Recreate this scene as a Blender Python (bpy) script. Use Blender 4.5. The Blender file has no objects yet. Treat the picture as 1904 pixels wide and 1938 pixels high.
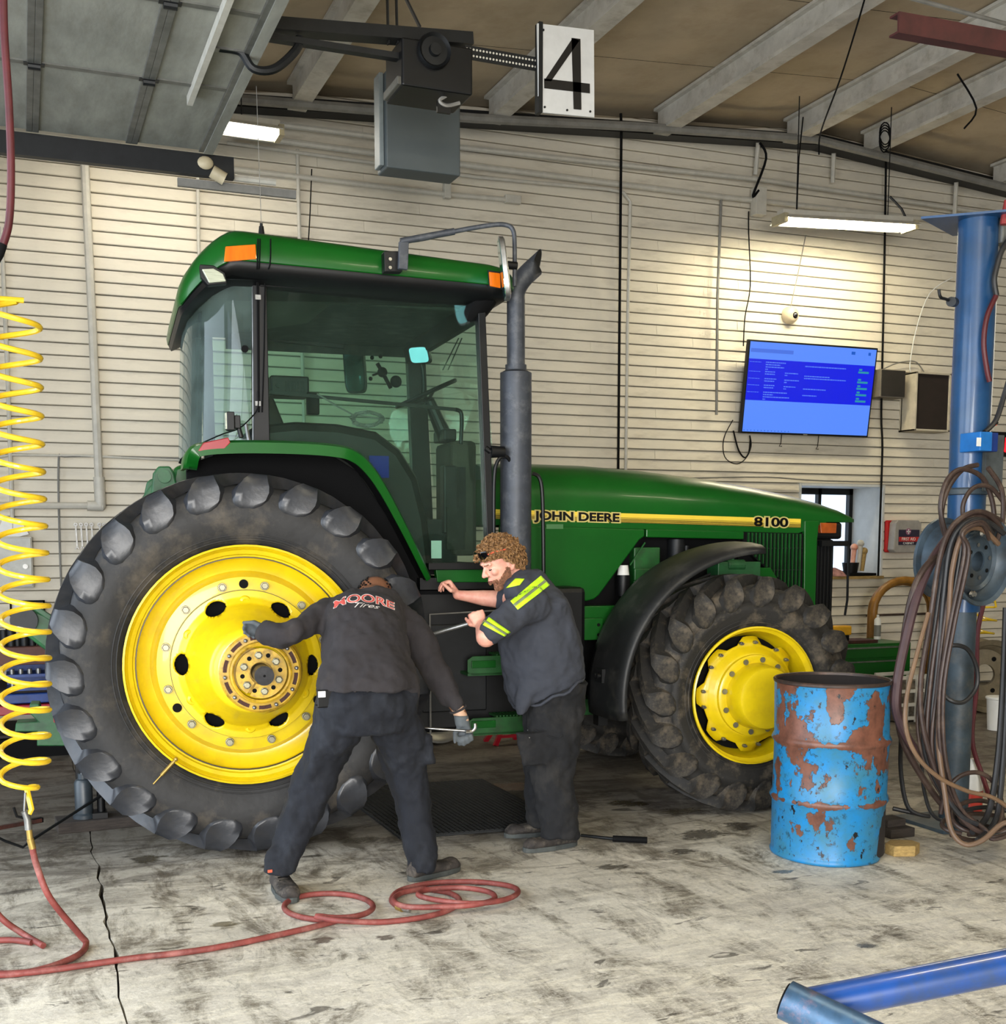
import bpy, bmesh, math, random
from mathutils import Vector, Matrix
random.seed(7)
PI = math.pi
SC = bpy.context.scene
# ------------------------------------------------------------------ camera
H = 1.6; FPX = 2238.0; XP = 952.0; YP = 1270.0
pitch = math.radians(6.36); phi = math.radians(22.0)
cp, sp = math.cos(pitch), math.sin(pitch); c_, s_ = math.cos(phi), math.sin(phi)
RV = Vector((c_, -s_, 0)); FV = Vector((s_*cp, c_*cp, -sp)); UV = Vector((s_*sp, c_*sp, cp))
cd = bpy.data.cameras.new('camera'); cam = bpy.data.objects.new('camera', cd)
SC.collection.objects.link(cam); SC.camera = cam
cam.matrix_world = Matrix(((RV.x, UV.x, -FV.x, 0), (RV.y, UV.y, -FV.y, 0), (RV.z, UV.z, -FV.z, H), (0, 0, 0, 1)))
cd.sensor_fit = 'HORIZONTAL'; cd.sensor_width = 36; cd.lens = 36*FPX/1904
cd.shift_x = 0.0; cd.shift_y = (YP-969)/1904; cd.clip_end = 200
# ------------------------------------------------------------------ look, sky, daylight
vs = SC.view_settings; vs.view_transform = 'Standard'; vs.look = 'None'; vs.gamma = 1; vs.exposure = 0.08
try: vs.use_curve_mapping = False
except Exception: pass
w = bpy.data.worlds.new('sky'); SC.world = w; w.use_nodes = True
wn = w.node_tree.nodes; bg = wn['Background']; bg.inputs[0].default_value = (.72, .84, 1, 1); bg.inputs[1].default_value = 2.0
def area(name, loc, target, sx, sy, power, col):
    l = bpy.data.lights.new(name, 'AREA'); l.shape = 'RECTANGLE'; l.size = sx; l.size_y = sy; l.energy = power; l.color = col; l.spread = math.radians(125)
    o = bpy.data.objects.new(name, l); SC.collection.objects.link(o); o.location = loc
    d = Vector(target)-Vector(loc); o.rotation_euler = d.to_track_quat('-Z', 'Z').to_euler(); return o
area('daylight_bay_door', (-3.1, 5.6, 2.0), (0, 5.4, 1.2), 4.2, 3.7, 90, (.80, .90, 1))
area('daylight_next_bay_door', (-3.1, .6, 1.8), (0, 1.6, .7), 4.2, 3.3, 190, (.88, .94, 1))
area('daylight_front_door', (-1.2, -4.95, 1.8), (0.6, 4, -.6), 3.2, 3.3, 460, (1, .97, .92))
# ------------------------------------------------------------------ measuring helpers (room frame: X along the back wall, Y into depth)
def ray(x, y): return FV + RV*((x-XP)/FPX) - UV*((y-YP)/FPX)
def aty(x, y, Y):
    d = ray(x, y); t = Y/d.y; return Vector((d.x*t, Y, H+d.z*t))
def atz(x, y, Z=0.0):
    d = ray(x, y); t = (Z-H)/d.z; return Vector((d.x*t, d.y*t, Z))
TYAW = math.radians(4.0); ct, st = math.cos(TYAW), math.sin(TYAW)
def att(x, y, ty):                         # the same for the tractor's own frame
    d = ray(x, y); t = ty/(d.x*st+d.y*ct); X, Y = d.x*t, d.y*t
    return Vector((X*ct-Y*st, ty, H+d.z*t))
def t2w(x, y, z): return Vector((x*ct+y*st, -x*st+y*ct, z))
# ------------------------------------------------------------------ objects
ORG = {}
def tag(o, label=None, cat=None, group=None, kind=None):
    if label: o['label'] = label
    if cat: o['category'] = cat
    if group: o['group'] = group
    if kind: o['kind'] = kind
    return o
def thing(name, label, cat, loc=(0, 0, 0), group=None, rz=0.0, org=None):
    o = bpy.data.objects.new(name, None); SC.collection.objects.link(o); o.location = loc; o.rotation_euler = (0, 0, rz)
    o.empty_display_size = .1
    ORG[o.name] = Vector(loc) if org is None else Vector(org)
    return tag(o, label, cat, group)
def orth(d):
    d = d.normalized(); a = Vector((0, 0, 1)) if abs(d.z) < .9 else Vector((1, 0, 0))
    u = d.cross(a).normalized(); return u, d.cross(u).normalized()
class MB:
    def __init__(s): s.v = []; s.f = []
    def add(s, vs, fs):
        n = len(s.v); s.v += [Vector(v) for v in vs]; s.f += [tuple(i+n for i in f) for f in fs]; return s
    def box(s, a, b, rz=0.0):
        a, b = Vector(a), Vector(b); m = (a+b)/2
        vs = [Vector((x, y, z)) for x in (a.x, b.x) for y in (a.y, b.y) for z in (a.z, b.z)]
        if rz:
            R = Matrix.Rotation(rz, 3, 'Z'); vs = [R @ (v-m)+m for v in vs]
        return s.add(vs, [(0, 1, 3, 2), (4, 6, 7, 5), (0, 4, 5, 1), (2, 3, 7, 6), (0, 2, 6, 4), (1, 5, 7, 3)])
    def bar(s, p, q, w, h, up=(0, 0, 1)):                # box beam between two points
        p, q = Vector(p), Vector(q); d = (q-p).normalized(); up = Vector(up)
        u = d.cross(up).normalized()*w/2; v = u.cross(d).normalized()*h/2
        return s.add([p-u-v, p+u-v, p+u+v, p-u+v, q-u-v, q+u-v, q+u+v, q-u+v], [(0, 1, 2, 3), (7, 6, 5, 4), (0, 4, 5, 1), (1, 5, 6, 2), (2, 6, 7, 3), (3, 7, 4, 0)])
    def cyl(s, p, q, r, r2=None, n=16, caps=True):
        p, q = Vector(p), Vector(q); r2 = r if r2 is None else r2; u, v = orth(q-p)
        vs = [p+(u*math.cos(2*PI*i/n)+v*math.sin(2*PI*i/n))*r for i in range(n)]+[q+(u*math.cos(2*PI*i/n)+v*math.sin(2*PI*i/n))*r2 for i in range(n)]
        fs = [(i, (i+1) % n, n+(i+1) % n, n+i) for i in range(n)]
        if caps: fs += [tuple(range(n-1, -1, -1)), tuple(range(n, 2*n))]
        return s.add(vs, fs)
    def tube(s, pts, r, n=8, closed=False, caps=True):
        pts = [Vector(p) for p in pts]; m = len(pts); vs = []; u = None
        rr = r if isinstance(r, (list, tuple)) else [r]*m
        for i, p in enumerate(pts):
            if closed: d = pts[(i+1) % m]-pts[i-1]
            else: d = pts[min(i+1, m-1)]-pts[max(i-1, 0)]
            if d.length < 1e-9: d = Vector((0, 0, 1))
            d.normalize()
            if u is None: u, _ = orth(d)
            u = (u-d*u.dot(d)); u = u.normalized() if u.length > 1e-6 else orth(d)[0]
            v = d.cross(u)
            vs += [p+(u*math.cos(2*PI*k/n)+v*math.sin(2*PI*k/n))*rr[i] for k in range(n)]
        fs = []
        for i in range(m if closed else m-1):
            a, b = i*n, ((i+1) % m)*n
            fs += [(a+k, a+(k+1) % n, b+(k+1) % n, b+k) for k in range(n)]
        if not closed and caps: fs += [tuple(range(n-1, -1, -1)), tuple(range((m-1)*n, m*n))]
        return s.add(vs, fs)
    def lathe(s, prof, c=(0, 0, 0), axis='Y', n=48, a0=0.0, a1=2*PI):   # prof: (r, along axis)
        c = Vector(c); full = abs(a1-a0-2*PI) < 1e-6; N = n if full else n+1; vs = []; m = len(prof)
        for i in range(N):
            a = a0+(a1-a0)*i/n
            for r, t in prof:
                if axis == 'Y': vs.append(c+Vector((r*math.sin(a), t, r*math.cos(a))))
                elif axis == 'Z': vs.append(c+Vector((r*math.cos(a), r*math.sin(a), t)))
                else: vs.append(c+Vector((t, r*math.cos(a), r*math.sin(a))))
        fs = []
        for i in range(n):
            j = (i+1) % N
            for k in range(m-1):
                fs.append((i*m+k, j*m+k, j*m+k+1, i*m+k+1) if axis == 'Y' else (i*m+k, i*m+k+1, j*m+k+1, j*m+k))
        return s.add(vs, fs)
    def prism(s, poly, fn0, fn1):                        # polygon in 2D, two mappings to 3D
        n = len(poly)
        return s.add([fn0(*p) for p in poly]+[fn1(*p) for p in poly], [tuple(range(n)), tuple(range(2*n-1, n-1, -1))]+[(i, n+i, n+(i+1) % n, (i+1) % n) for i in range(n)])
    def sphere(s, c, r, n=12, m=8, sc=(1, 1, 1)):
        c = Vector(c); vs = [c+Vector((0, 0, r*sc[2]))]
        for i in range(1, m):
            t = PI*i/m
            vs += [c+Vector((r*sc[0]*math.sin(t)*math.cos(2*PI*k/n), r*sc[1]*math.sin(t)*math.sin(2*PI*k/n), r*sc[2]*math.cos(t))) for k in range(n)]
        vs.append(c-Vector((0, 0, r*sc[2]))); L = len(vs)-1; fs = [(0, 1+k, 1+(k+1) % n) for k in range(n)]
        for i in range(m-2):
            a, b = 1+i*n, 1+(i+1)*n; fs += [(a+k, b+k, b+(k+1) % n, a+(k+1) % n) for k in range(n)]
        a = 1+(m-2)*n; fs += [(a+k, L, a+(k+1) % n) for k in range(n)]
        return s.add(vs, fs)
    def chain(s, pr, n=12):                              # tapered capsules: list of (point, radius)
        for p, r in pr: s.sphere(p, r, n, 8)
        for (p, r), (q, r2) in zip(pr, pr[1:]):
            if (Vector(q)-Vector(p)).length > 1e-5: s.cyl(p, q, r, r2, n)
        return s
    def loft(s, secs, n=20, e=2.0):                      # sections: (centre, axis1*r1, axis2*r2)
        vs = []
        for c, a, b in secs:
            c, a, b = Vector(c), Vector(a), Vector(b)
            for k in range(n):
                t = 2*PI*k/n; x, y = math.cos(t), math.sin(t)
                x = math.copysign(abs(x)**(2/e), x); y = math.copysign(abs(y)**(2/e), y)
                vs.append(c+a*x+b*y)
        m = len(secs); fs = [tuple(range(n-1, -1, -1)), tuple(range((m-1)*n, m*n))]
        for i in range(m-1):
            a, b = i*n, (i+1)*n; fs += [(a+k, a+(k+1) % n, b+(k+1) % n, b+k) for k in range(n)]
        return s.add(vs, fs)
    def mesh(s, name, mat, org=Vector((0, 0, 0)), smooth=False):
        me = bpy.data.meshes.new(name); me.from_pydata([tuple(v-org) for v in s.v], [], s.f); me.validate()
        me.materials.append(mat)
        bm = bmesh.new(); bm.from_mesh(me); bmesh.ops.recalc_face_normals(bm, faces=bm.faces); bm.to_mesh(me); bm.free()
        if smooth: me.shade_smooth()
        return me
    def build(s, name, mat, parent=None, smooth=False, bevel=0, label=None, kind=None, cat=None, group=None, at=None, auto=True):
        org = ORG.get(parent.name, Vector((0, 0, 0))) if parent else (Vector(at) if at is not None else Vector((0, 0, 0)))
        me = s.mesh(name, mat, org, smooth)
        o = bpy.data.objects.new(name, me); SC.collection.objects.link(o)
        if parent: o.parent = parent; ORG[o.name] = org
        else: o.location = org; ORG[o.name] = org
        if smooth and auto:
            bm = bmesh.new(); bm.from_mesh(me)
            for e in bm.edges:
                if len(e.link_faces) == 2 and e.calc_face_angle(0) > math.radians(38): e.smooth = False
            bm.to_mesh(me); bm.free()
        if bevel:
            b = o.modifiers.new('bevel', 'BEVEL'); b.width = bevel; b.segments = 2; b.limit_method = 'ANGLE'; b.angle_limit = math.radians(40)
        return tag(o, label, cat, group, kind)
def copy_tree(o, parent=None):
    c = o.copy(); SC.collection.objects.link(c)
    if parent: c.parent = parent
    ORG[c.name] = ORG.get(o.name, Vector((0, 0, 0)))
    for ch in list(o.children): copy_tree(ch, c)
    return c
def spline(pts, k=6, closed=False):                      # Catmull-Rom through points
    P = [Vector(p) for p in pts]; n = len(P); out = []
    for i in range(n if closed else n-1):
        g = (lambda j: P[j % n]) if closed else (lambda j: P[max(0, min(n-1, j))])
        a, b, c, d = g(i-1), g(i), g(i+1), g(i+2)
        for q in range(k):
            t = q/k; out.append(.5*((2*b)+(c-a)*t+(2*a-5*b+4*c-d)*t*t+(3*b-a-3*c+d)*t**3))
    if not closed: out.append(P[-1])
    return out
def text(txt, name, mat, parent, origin, xdir, ydir, size, stretch=1.0, depth=.001, offset=0.0, align='LEFT', shear=0.0, spacing=1.0, fit=None):
    cu = bpy.data.curves.new('t', 'FONT'); cu.body = txt; cu.size = size; cu.extrude = depth; cu.offset = offset; cu.align_x = align; cu.shear = shear; cu.space_character = spacing
    to = bpy.data.objects.new('t', cu); SC.collection.objects.link(to)
    dg = bpy.context.evaluated_depsgraph_get(); me = bpy.data.meshes.new_from_object(to.evaluated_get(dg))
    bpy.data.objects.remove(to); bpy.data.curves.remove(cu)
    xd, yd = Vector(xdir).normalized(), Vector(ydir).normalized(); zd = xd.cross(yd); o3 = Vector(origin); org = ORG.get(parent.name, Vector((0, 0, 0)))
    for v in me.vertices:
        p = o3+xd*v.co.x*stretch+yd*v.co.y+zd*v.co.z
        if fit: p = fit(p)
        v.co = p-org
    me.materials.clear(); me.materials.append(mat)
    o = bpy.data.objects.new(name, me); SC.collection.objects.link(o); o.parent = parent; ORG[o.name] = org; return o
# ------------------------------------------------------------------ materials
def lin(c): return tuple(((x/255)/12.92 if x/255 <= .04045 else ((x/255+.055)/1.055)**2.4) for x in c)+(1,)
def M(name, col, rough=.6, metal=0, var=.12, scale=9, bump=0, coat=0, col2=None, spec=None, bscale=None, stretch=None, dust=None):
    m = bpy.data.materials.new(name); m.use_nodes = True; nt = m.node_tree; N = nt.nodes; L = nt.links; p = N['Principled BSDF']
    a = lin(col); b = lin(col2) if col2 else tuple(max(0, x*(1-var*2.2)) for x in a[:3])+(1,)
    tc = N.new('ShaderNodeTexCoord'); mp = N.new('ShaderNodeMapping'); L.new(tc.outputs['Object'], mp.inputs[0])
    if stretch: mp.inputs['Scale'].default_value = stretch
    nz = N.new('ShaderNodeTexNoise'); nz.inputs['Scale'].default_value = scale; nz.inputs['Detail'].default_value = 7; nz.inputs['Roughness'].default_value = .62
    L.new(mp.outputs[0], nz.inputs['Vector'])
    r = N.new('ShaderNodeMapRange'); r.inputs[1].default_value = .35; r.inputs[2].default_value = .68; L.new(nz.outputs[0], r.inputs[0])
    mx = N.new('ShaderNodeMix'); mx.data_type = 'RGBA'; mx.inputs[6].default_value = a; mx.inputs[7].default_value = b; L.new(r.outputs[0], mx.inputs[0])
    out = mx.outputs[2]
    if dust:                                             # (colour, amount, scale)
        n2 = N.new('ShaderNodeTexNoise'); n2.inputs['Scale'].default_value = dust[2]; n2.inputs['Detail'].default_value = 9; n2.inputs['Roughness'].default_value = .7; L.new(mp.outputs[0], n2.inputs['Vector'])
        r2 = N.new('ShaderNodeMapRange'); r2.inputs[1].default_value = .5; r2.inputs[2].default_value = .72; r2.inputs[4].default_value = dust[1]; L.new(n2.outputs[0], r2.inputs[0])
        m2 = N.new('ShaderNodeMix'); m2.data_type = 'RGBA'; L.new(out, m2.inputs[6]); m2.inputs[7].default_value = lin(dust[0]); L.new(r2.outputs[0], m2.inputs[0]); out = m2.outputs[2]
    L.new(out, p.inputs['Base Color']); p.inputs['Roughness'].default_value = rough; p.inputs['Metallic'].default_value = metal
    if coat: p.inputs['Coat Weight'].default_value = coat; p.inputs['Coat Roughness'].default_value = .06
    if spec is not None: p.inputs['Specular IOR Level'].default_value = spec
    if bump:
        bn = N.new('ShaderNodeTexNoise'); bn.inputs['Scale'].default_value = bscale or scale*4; bn.inputs['Detail'].default_value = 6; L.new(mp.outputs[0], bn.inputs['Vector'])
        bb = N.new('ShaderNodeBump'); bb.inputs['Strength'].default_value = bump; bb.inputs['Distance'].default_value = .01; L.new(bn.outputs[0], bb.inputs['Height']); L.new(bb.outputs[0], p.inputs['Normal'])
    return m
def emis(name, col, s):
    m = bpy.data.materials.new(name); m.use_nodes = True; p = m.node_tree.nodes['Principled BSDF']; p.inputs['Base Color'].default_value = (0, 0, 0, 1)
    p.inputs['Emission Color'].default_value = lin(col); p.inputs['Emission Strength'].default_value = s; return m
def glass(name, tint, refl=.9, dirt=0.0, dcol=(120, 130, 120)):
    m = bpy.data.materials.new(name); m.use_nodes = True; N = m.node_tree.nodes; L = m.node_tree.links; N.remove(N['Principled BSDF'])
    t = N.new('ShaderNodeBsdfTransparent'); t.inputs[0].default_value = tint+(1,); g = N.new('ShaderNodeBsdfGlossy'); g.inputs['Roughness'].default_value = .02
    g.inputs[0].default_value = (.9, .95, .95, 1)
    fr = N.new('ShaderNodeFresnel'); fr.inputs[0].default_value = 1.5; mu = N.new('ShaderNodeMath'); mu.operation = 'MULTIPLY'; mu.inputs[1].default_value = refl; L.new(fr.outputs[0], mu.inputs[0])
    mx = N.new('ShaderNodeMixShader'); L.new(mu.outputs[0], mx.inputs[0]); L.new(t.outputs[0], mx.inputs[1]); L.new(g.outputs[0], mx.inputs[2]); last = mx.outputs[0]
    if dirt:
        d = N.new('ShaderNodeBsdfDiffuse'); d.inputs[0].default_value = lin(dcol); nz = N.new('ShaderNodeTexNoise'); nz.inputs['Scale'].default_value = 4; nz.inputs['Detail'].default_value = 5; nz.inputs['Roughness'].default_value = .6
        tc = N.new('ShaderNodeTexCoord'); L.new(tc.outputs['Object'], nz.inputs['Vector']); r = N.new('ShaderNodeMapRange'); r.inputs[1].default_value = .38; r.inputs[2].default_value = .8; r.inputs[3].default_value = dirt*.35; r.inputs[4].default_value = dirt; L.new(nz.outputs[0], r.inputs[0])
        m2 = N.new('ShaderNodeMixShader'); L.new(r.outputs[0], m2.inputs[0]); L.new(last, m2.inputs[1]); L.new(d.outputs[0], m2.inputs[2]); last = m2.outputs[0]
    L.new(last, N['Material Output'].inputs[0]); return m
m_siding = M('siding_white', (222, 214, 196), .65, var=.05, scale=2.2, bump=.15, bscale=30, dust=((150, 140, 124), .35, 6), stretch=(.5, 1, 2))
m_sidedark = M('siding_gap', (150, 145, 130), .9)
m_pipe = M('painted_conduit', (196, 192, 180), .5, var=.08, scale=12)
m_pipedk = M('dusty_grey_pipe', (128, 126, 120), .55, var=.15, scale=8)
m_beam = M('painted_joist', (196, 193, 184), .6, var=.12, scale=5, bump=.1, dust=((120, 105, 82), .5, 7))
m_ceil = M('ceiling_panel', (182, 166, 140), .85, var=.1, scale=1.6, bump=.3, bscale=4, dust=((140, 120, 92), .4, 2.5))
m_steel_dk = M('dark_steel', (22, 24, 26), .5, .3, var=.2, scale=14)
m_black = M('black_plastic', (10, 11, 13), .45, var=.2, scale=10, spec=.35)
m_blackm = M('matte_black', (5, 5, 6), .8, var=.2, spec=.2)
m_rubberseal = M('rubber_seal', (8, 8, 9), .5, spec=.3)
m_green = M('green_paint', (10, 84, 20), .34, var=.08, scale=3, coat=.12, spec=.35)
m_greend = M('dull_green_paint', (22, 92, 34), .5, var=.25, scale=8, dust=((40, 44, 30), .6, 9))
m_greenc = M('green_cast', (36, 96, 52), .5, var=.25, scale=9, bump=.1)
m_yellow = M('yellow_rim_paint', (228, 198, 12), .35, var=.07, scale=6, coat=.25, dust=((180, 140, 30), .35, 9))
m_yelgrime = M('grimy_yellow_hub', (214, 170, 40), .45, var=.2, scale=12, dust=((60, 26, 12), .9, 16), bump=.1)
m_rust = M('rust_brown', (70, 30, 16), .7, var=.3, scale=20, bump=.3)
m_tire = M('tire_rubber', (34, 33, 33), .62, var=.18, scale=6, bump=.25, bscale=22, dust=((98, 88, 74), .62, 4))
m_tiref = M('dusty_tire_rubber', (36, 34, 31), .72, var=.2, scale=6, bump=.35, bscale=26, dust=((132, 118, 98), .6, 6))
m_lug = M('lug_rubber', (50, 52, 57), .36, var=.2, scale=8, bump=.12, dust=((58, 54, 50), .6, 6))
m_bolt = M('zinc_bolt', (150, 146, 124), .4, .7, var=.15)
m_shaft = M('greasy_shaft', (40, 40, 42), .35, .6, var=.3, scale=20)
m_chrome = M('chrome', (205, 205, 205), .18, 1, var=.05)
m_steel = M('worn_steel', (150, 150, 148), .38, .85, var=.2, scale=15)
m_amber = M('amber_lens', (244, 120, 14), .2, var=.12, scale=30, coat=.6, stretch=(1, 1, .2))
m_amberd = M('amber_lens_dull', (176, 84, 28), .3, var=.2, scale=20, coat=.4)
m_redlens = M('red_lens', (150, 6, 22), .35, var=.1, scale=12, coat=.1)
m_lens = M('clear_lens', (196, 200, 176), .25, var=.15, scale=40, coat=.5, stretch=(.3, .3, 3))
m_stack = M('exhaust_paint', (66, 70, 78), .5, .2, var=.15, scale=10, dust=((120, 122, 124), .4, 14))
m_fender = M('front_fender_plastic', (26, 27, 28), .5, var=.15, scale=5, dust=((90, 88, 82), .35, 6))
m_stripe = M('stripe_yellow', (238, 204, 66), .35, var=.03)
m_white = M('white_paint', (226, 226, 222), .5, var=.05)
m_letter = M('letter_black', (14, 12, 12), .4)
m_glass = glass('cab_glass', (.78, .92, .86), .9, .05, (120, 140, 128))
m_glass2 = glass('rear_corner_glass', (.66, .78, .74), 1.0, .42, (120, 140, 134))
m_mirror = M('mirror_glass', (128, 180, 180), .06, .9, var=.02)
m_headliner = M('headliner', (30, 33, 27), .9, var=.2, scale=5, dust=((96, 96, 84), .5, 12))
m_seat = M('cab_seat_fabric', (50, 44, 36), .9, var=.2, scale=20)
m_blue = M('blue_column_paint', (26, 72, 118), .38, var=.15, scale=5, coat=.2, dust=((54, 78, 98), .35, 7))
m_bluelow = M('worn_blue_column', (62, 78, 90), .55, var=.25, scale=6, dust=((100, 96, 88), .6, 8))
m_bluebar = M('blue_handle_paint', (16, 64, 132), .35, var=.15, scale=6, coat=.4, dust=((40, 52, 66), .8, 9))
m_hosered = M('red_air_hose', (134, 62, 56), .6, var=.2, scale=14, dust=((176, 128, 118), .5, 9))
m_hosered2 = M('dark_red_hose', (84, 20, 28), .5, var=.15, scale=12)
m_hosebk = M('brown_black_hose', (62, 46, 40), .5, var=.2, scale=12, dust=((110, 90, 74), .5, 9))
m_hosebk2 = M('black_hose', (36, 36, 38), .5, var=.2, scale=12)
m_coil = M('yellow_coil_hose', (236, 196, 36), .35, var=.1, scale=10, coat=.3)
m_brass = M('brass', (190, 160, 90), .35, .8, var=.1)
m_wood = M('old_timber', (58, 50, 44), .85, var=.25, scale=9, bump=.4, stretch=(1, 8, 8))
m_woodlt = M('cut_timber', (176, 146, 88), .8, var=.2, scale=10, bump=.2, stretch=(2, 9, 9))
m_redst = M('red_stand_paint', (176, 20, 40), .4, var=.15, coat=.2)
m_silver = M('silver_rim', (196, 194, 184), .35, .5, var=.15, scale=9)
m_greybox = M('grey_opener_box', (78, 85, 86), .55, var=.06, scale=3)
m_door = M('door_panel_grey', (150, 150, 140), .7, var=.16, scale=4, bump=.15, dust=((110, 106, 94), .4, 5), stretch=(2, .6, 1))
m_doorrib = M('door_rib_metal', (112, 112, 106), .5, .3, var=.2, scale=10)
m_mat = M('black_rubber_mat', (20, 22, 22), .6, var=.15, scale=12)
m_skinA = M('brown_skin', (124, 82, 58), .5, var=.08, scale=14)
m_skinA2 = M('forearm_skin', (196, 158, 130), .5, var=.06, scale=14)
m_skinB = M('fair_skin', (226, 170, 146), .5, var=.08, scale=16, col2=(208, 134, 116))
m_hair = M('curly_hair', (158, 116, 70), .65, var=.4, scale=60, bump=.5, col2=(82, 56, 32))
m_beard = M('beard_hair', (158, 108, 78), .8, var=.3, scale=80, bump=.5)
m_sweat = M('charcoal_sweatshirt', (44, 40, 42), .92, var=.14, scale=5, bump=.9, bscale=7, stretch=(1, 1, .45), dust=((86, 76, 66), .35, 3))
m_tee = M('grey_work_shirt', (54, 57, 66), .9, var=.1, scale=5, bump=1.0, bscale=6, stretch=(.6, 1, 1.3))
m_pants = M('navy_work_trousers', (13, 17, 27), .88, var=.16, scale=6, bump=.9, bscale=8, stretch=(1, 1, .6), dust=((60, 64, 72), .3, 8))
m_pants2 = M('black_work_trousers', (16, 17, 21), .9, var=.16, scale=6, bump=.9, bscale=8, stretch=(1, 1, .7), dust=((66, 62, 56), .35, 7))
m_hivis = M('lime_reflective_tape', (200, 250, 40), .5, var=.04)
m_tapegrey = M('silver_tape', (140, 150, 116), .4, .2)
m_glove = M('grey_glove', (84, 90, 94), .8, var=.15, scale=20)
m_boot = M('scuffed_boot', (60, 54, 50), .8, var=.35, scale=16, dust=((130, 120, 106), .6, 14), bump=.3)
m_sole = M('boot_sole', (74, 78, 76), .8, var=.2)
m_prinred = M('red_print', (206, 84, 74), .8, var=.1, scale=20)
m_prinwht = M('white_print', (232, 222, 214), .8)
m_sunglass = M('black_sunglasses', (10, 10, 12), .12, coat=.8)
m_orange = M('orange_trim', (210, 90, 60), .6)
# ================================================================== THE SETTING
W = 10.2
def zc(X): return 5.39+.066*(min(X, 7.4)-3.86) - .075*max(0, X-7.4)
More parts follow.
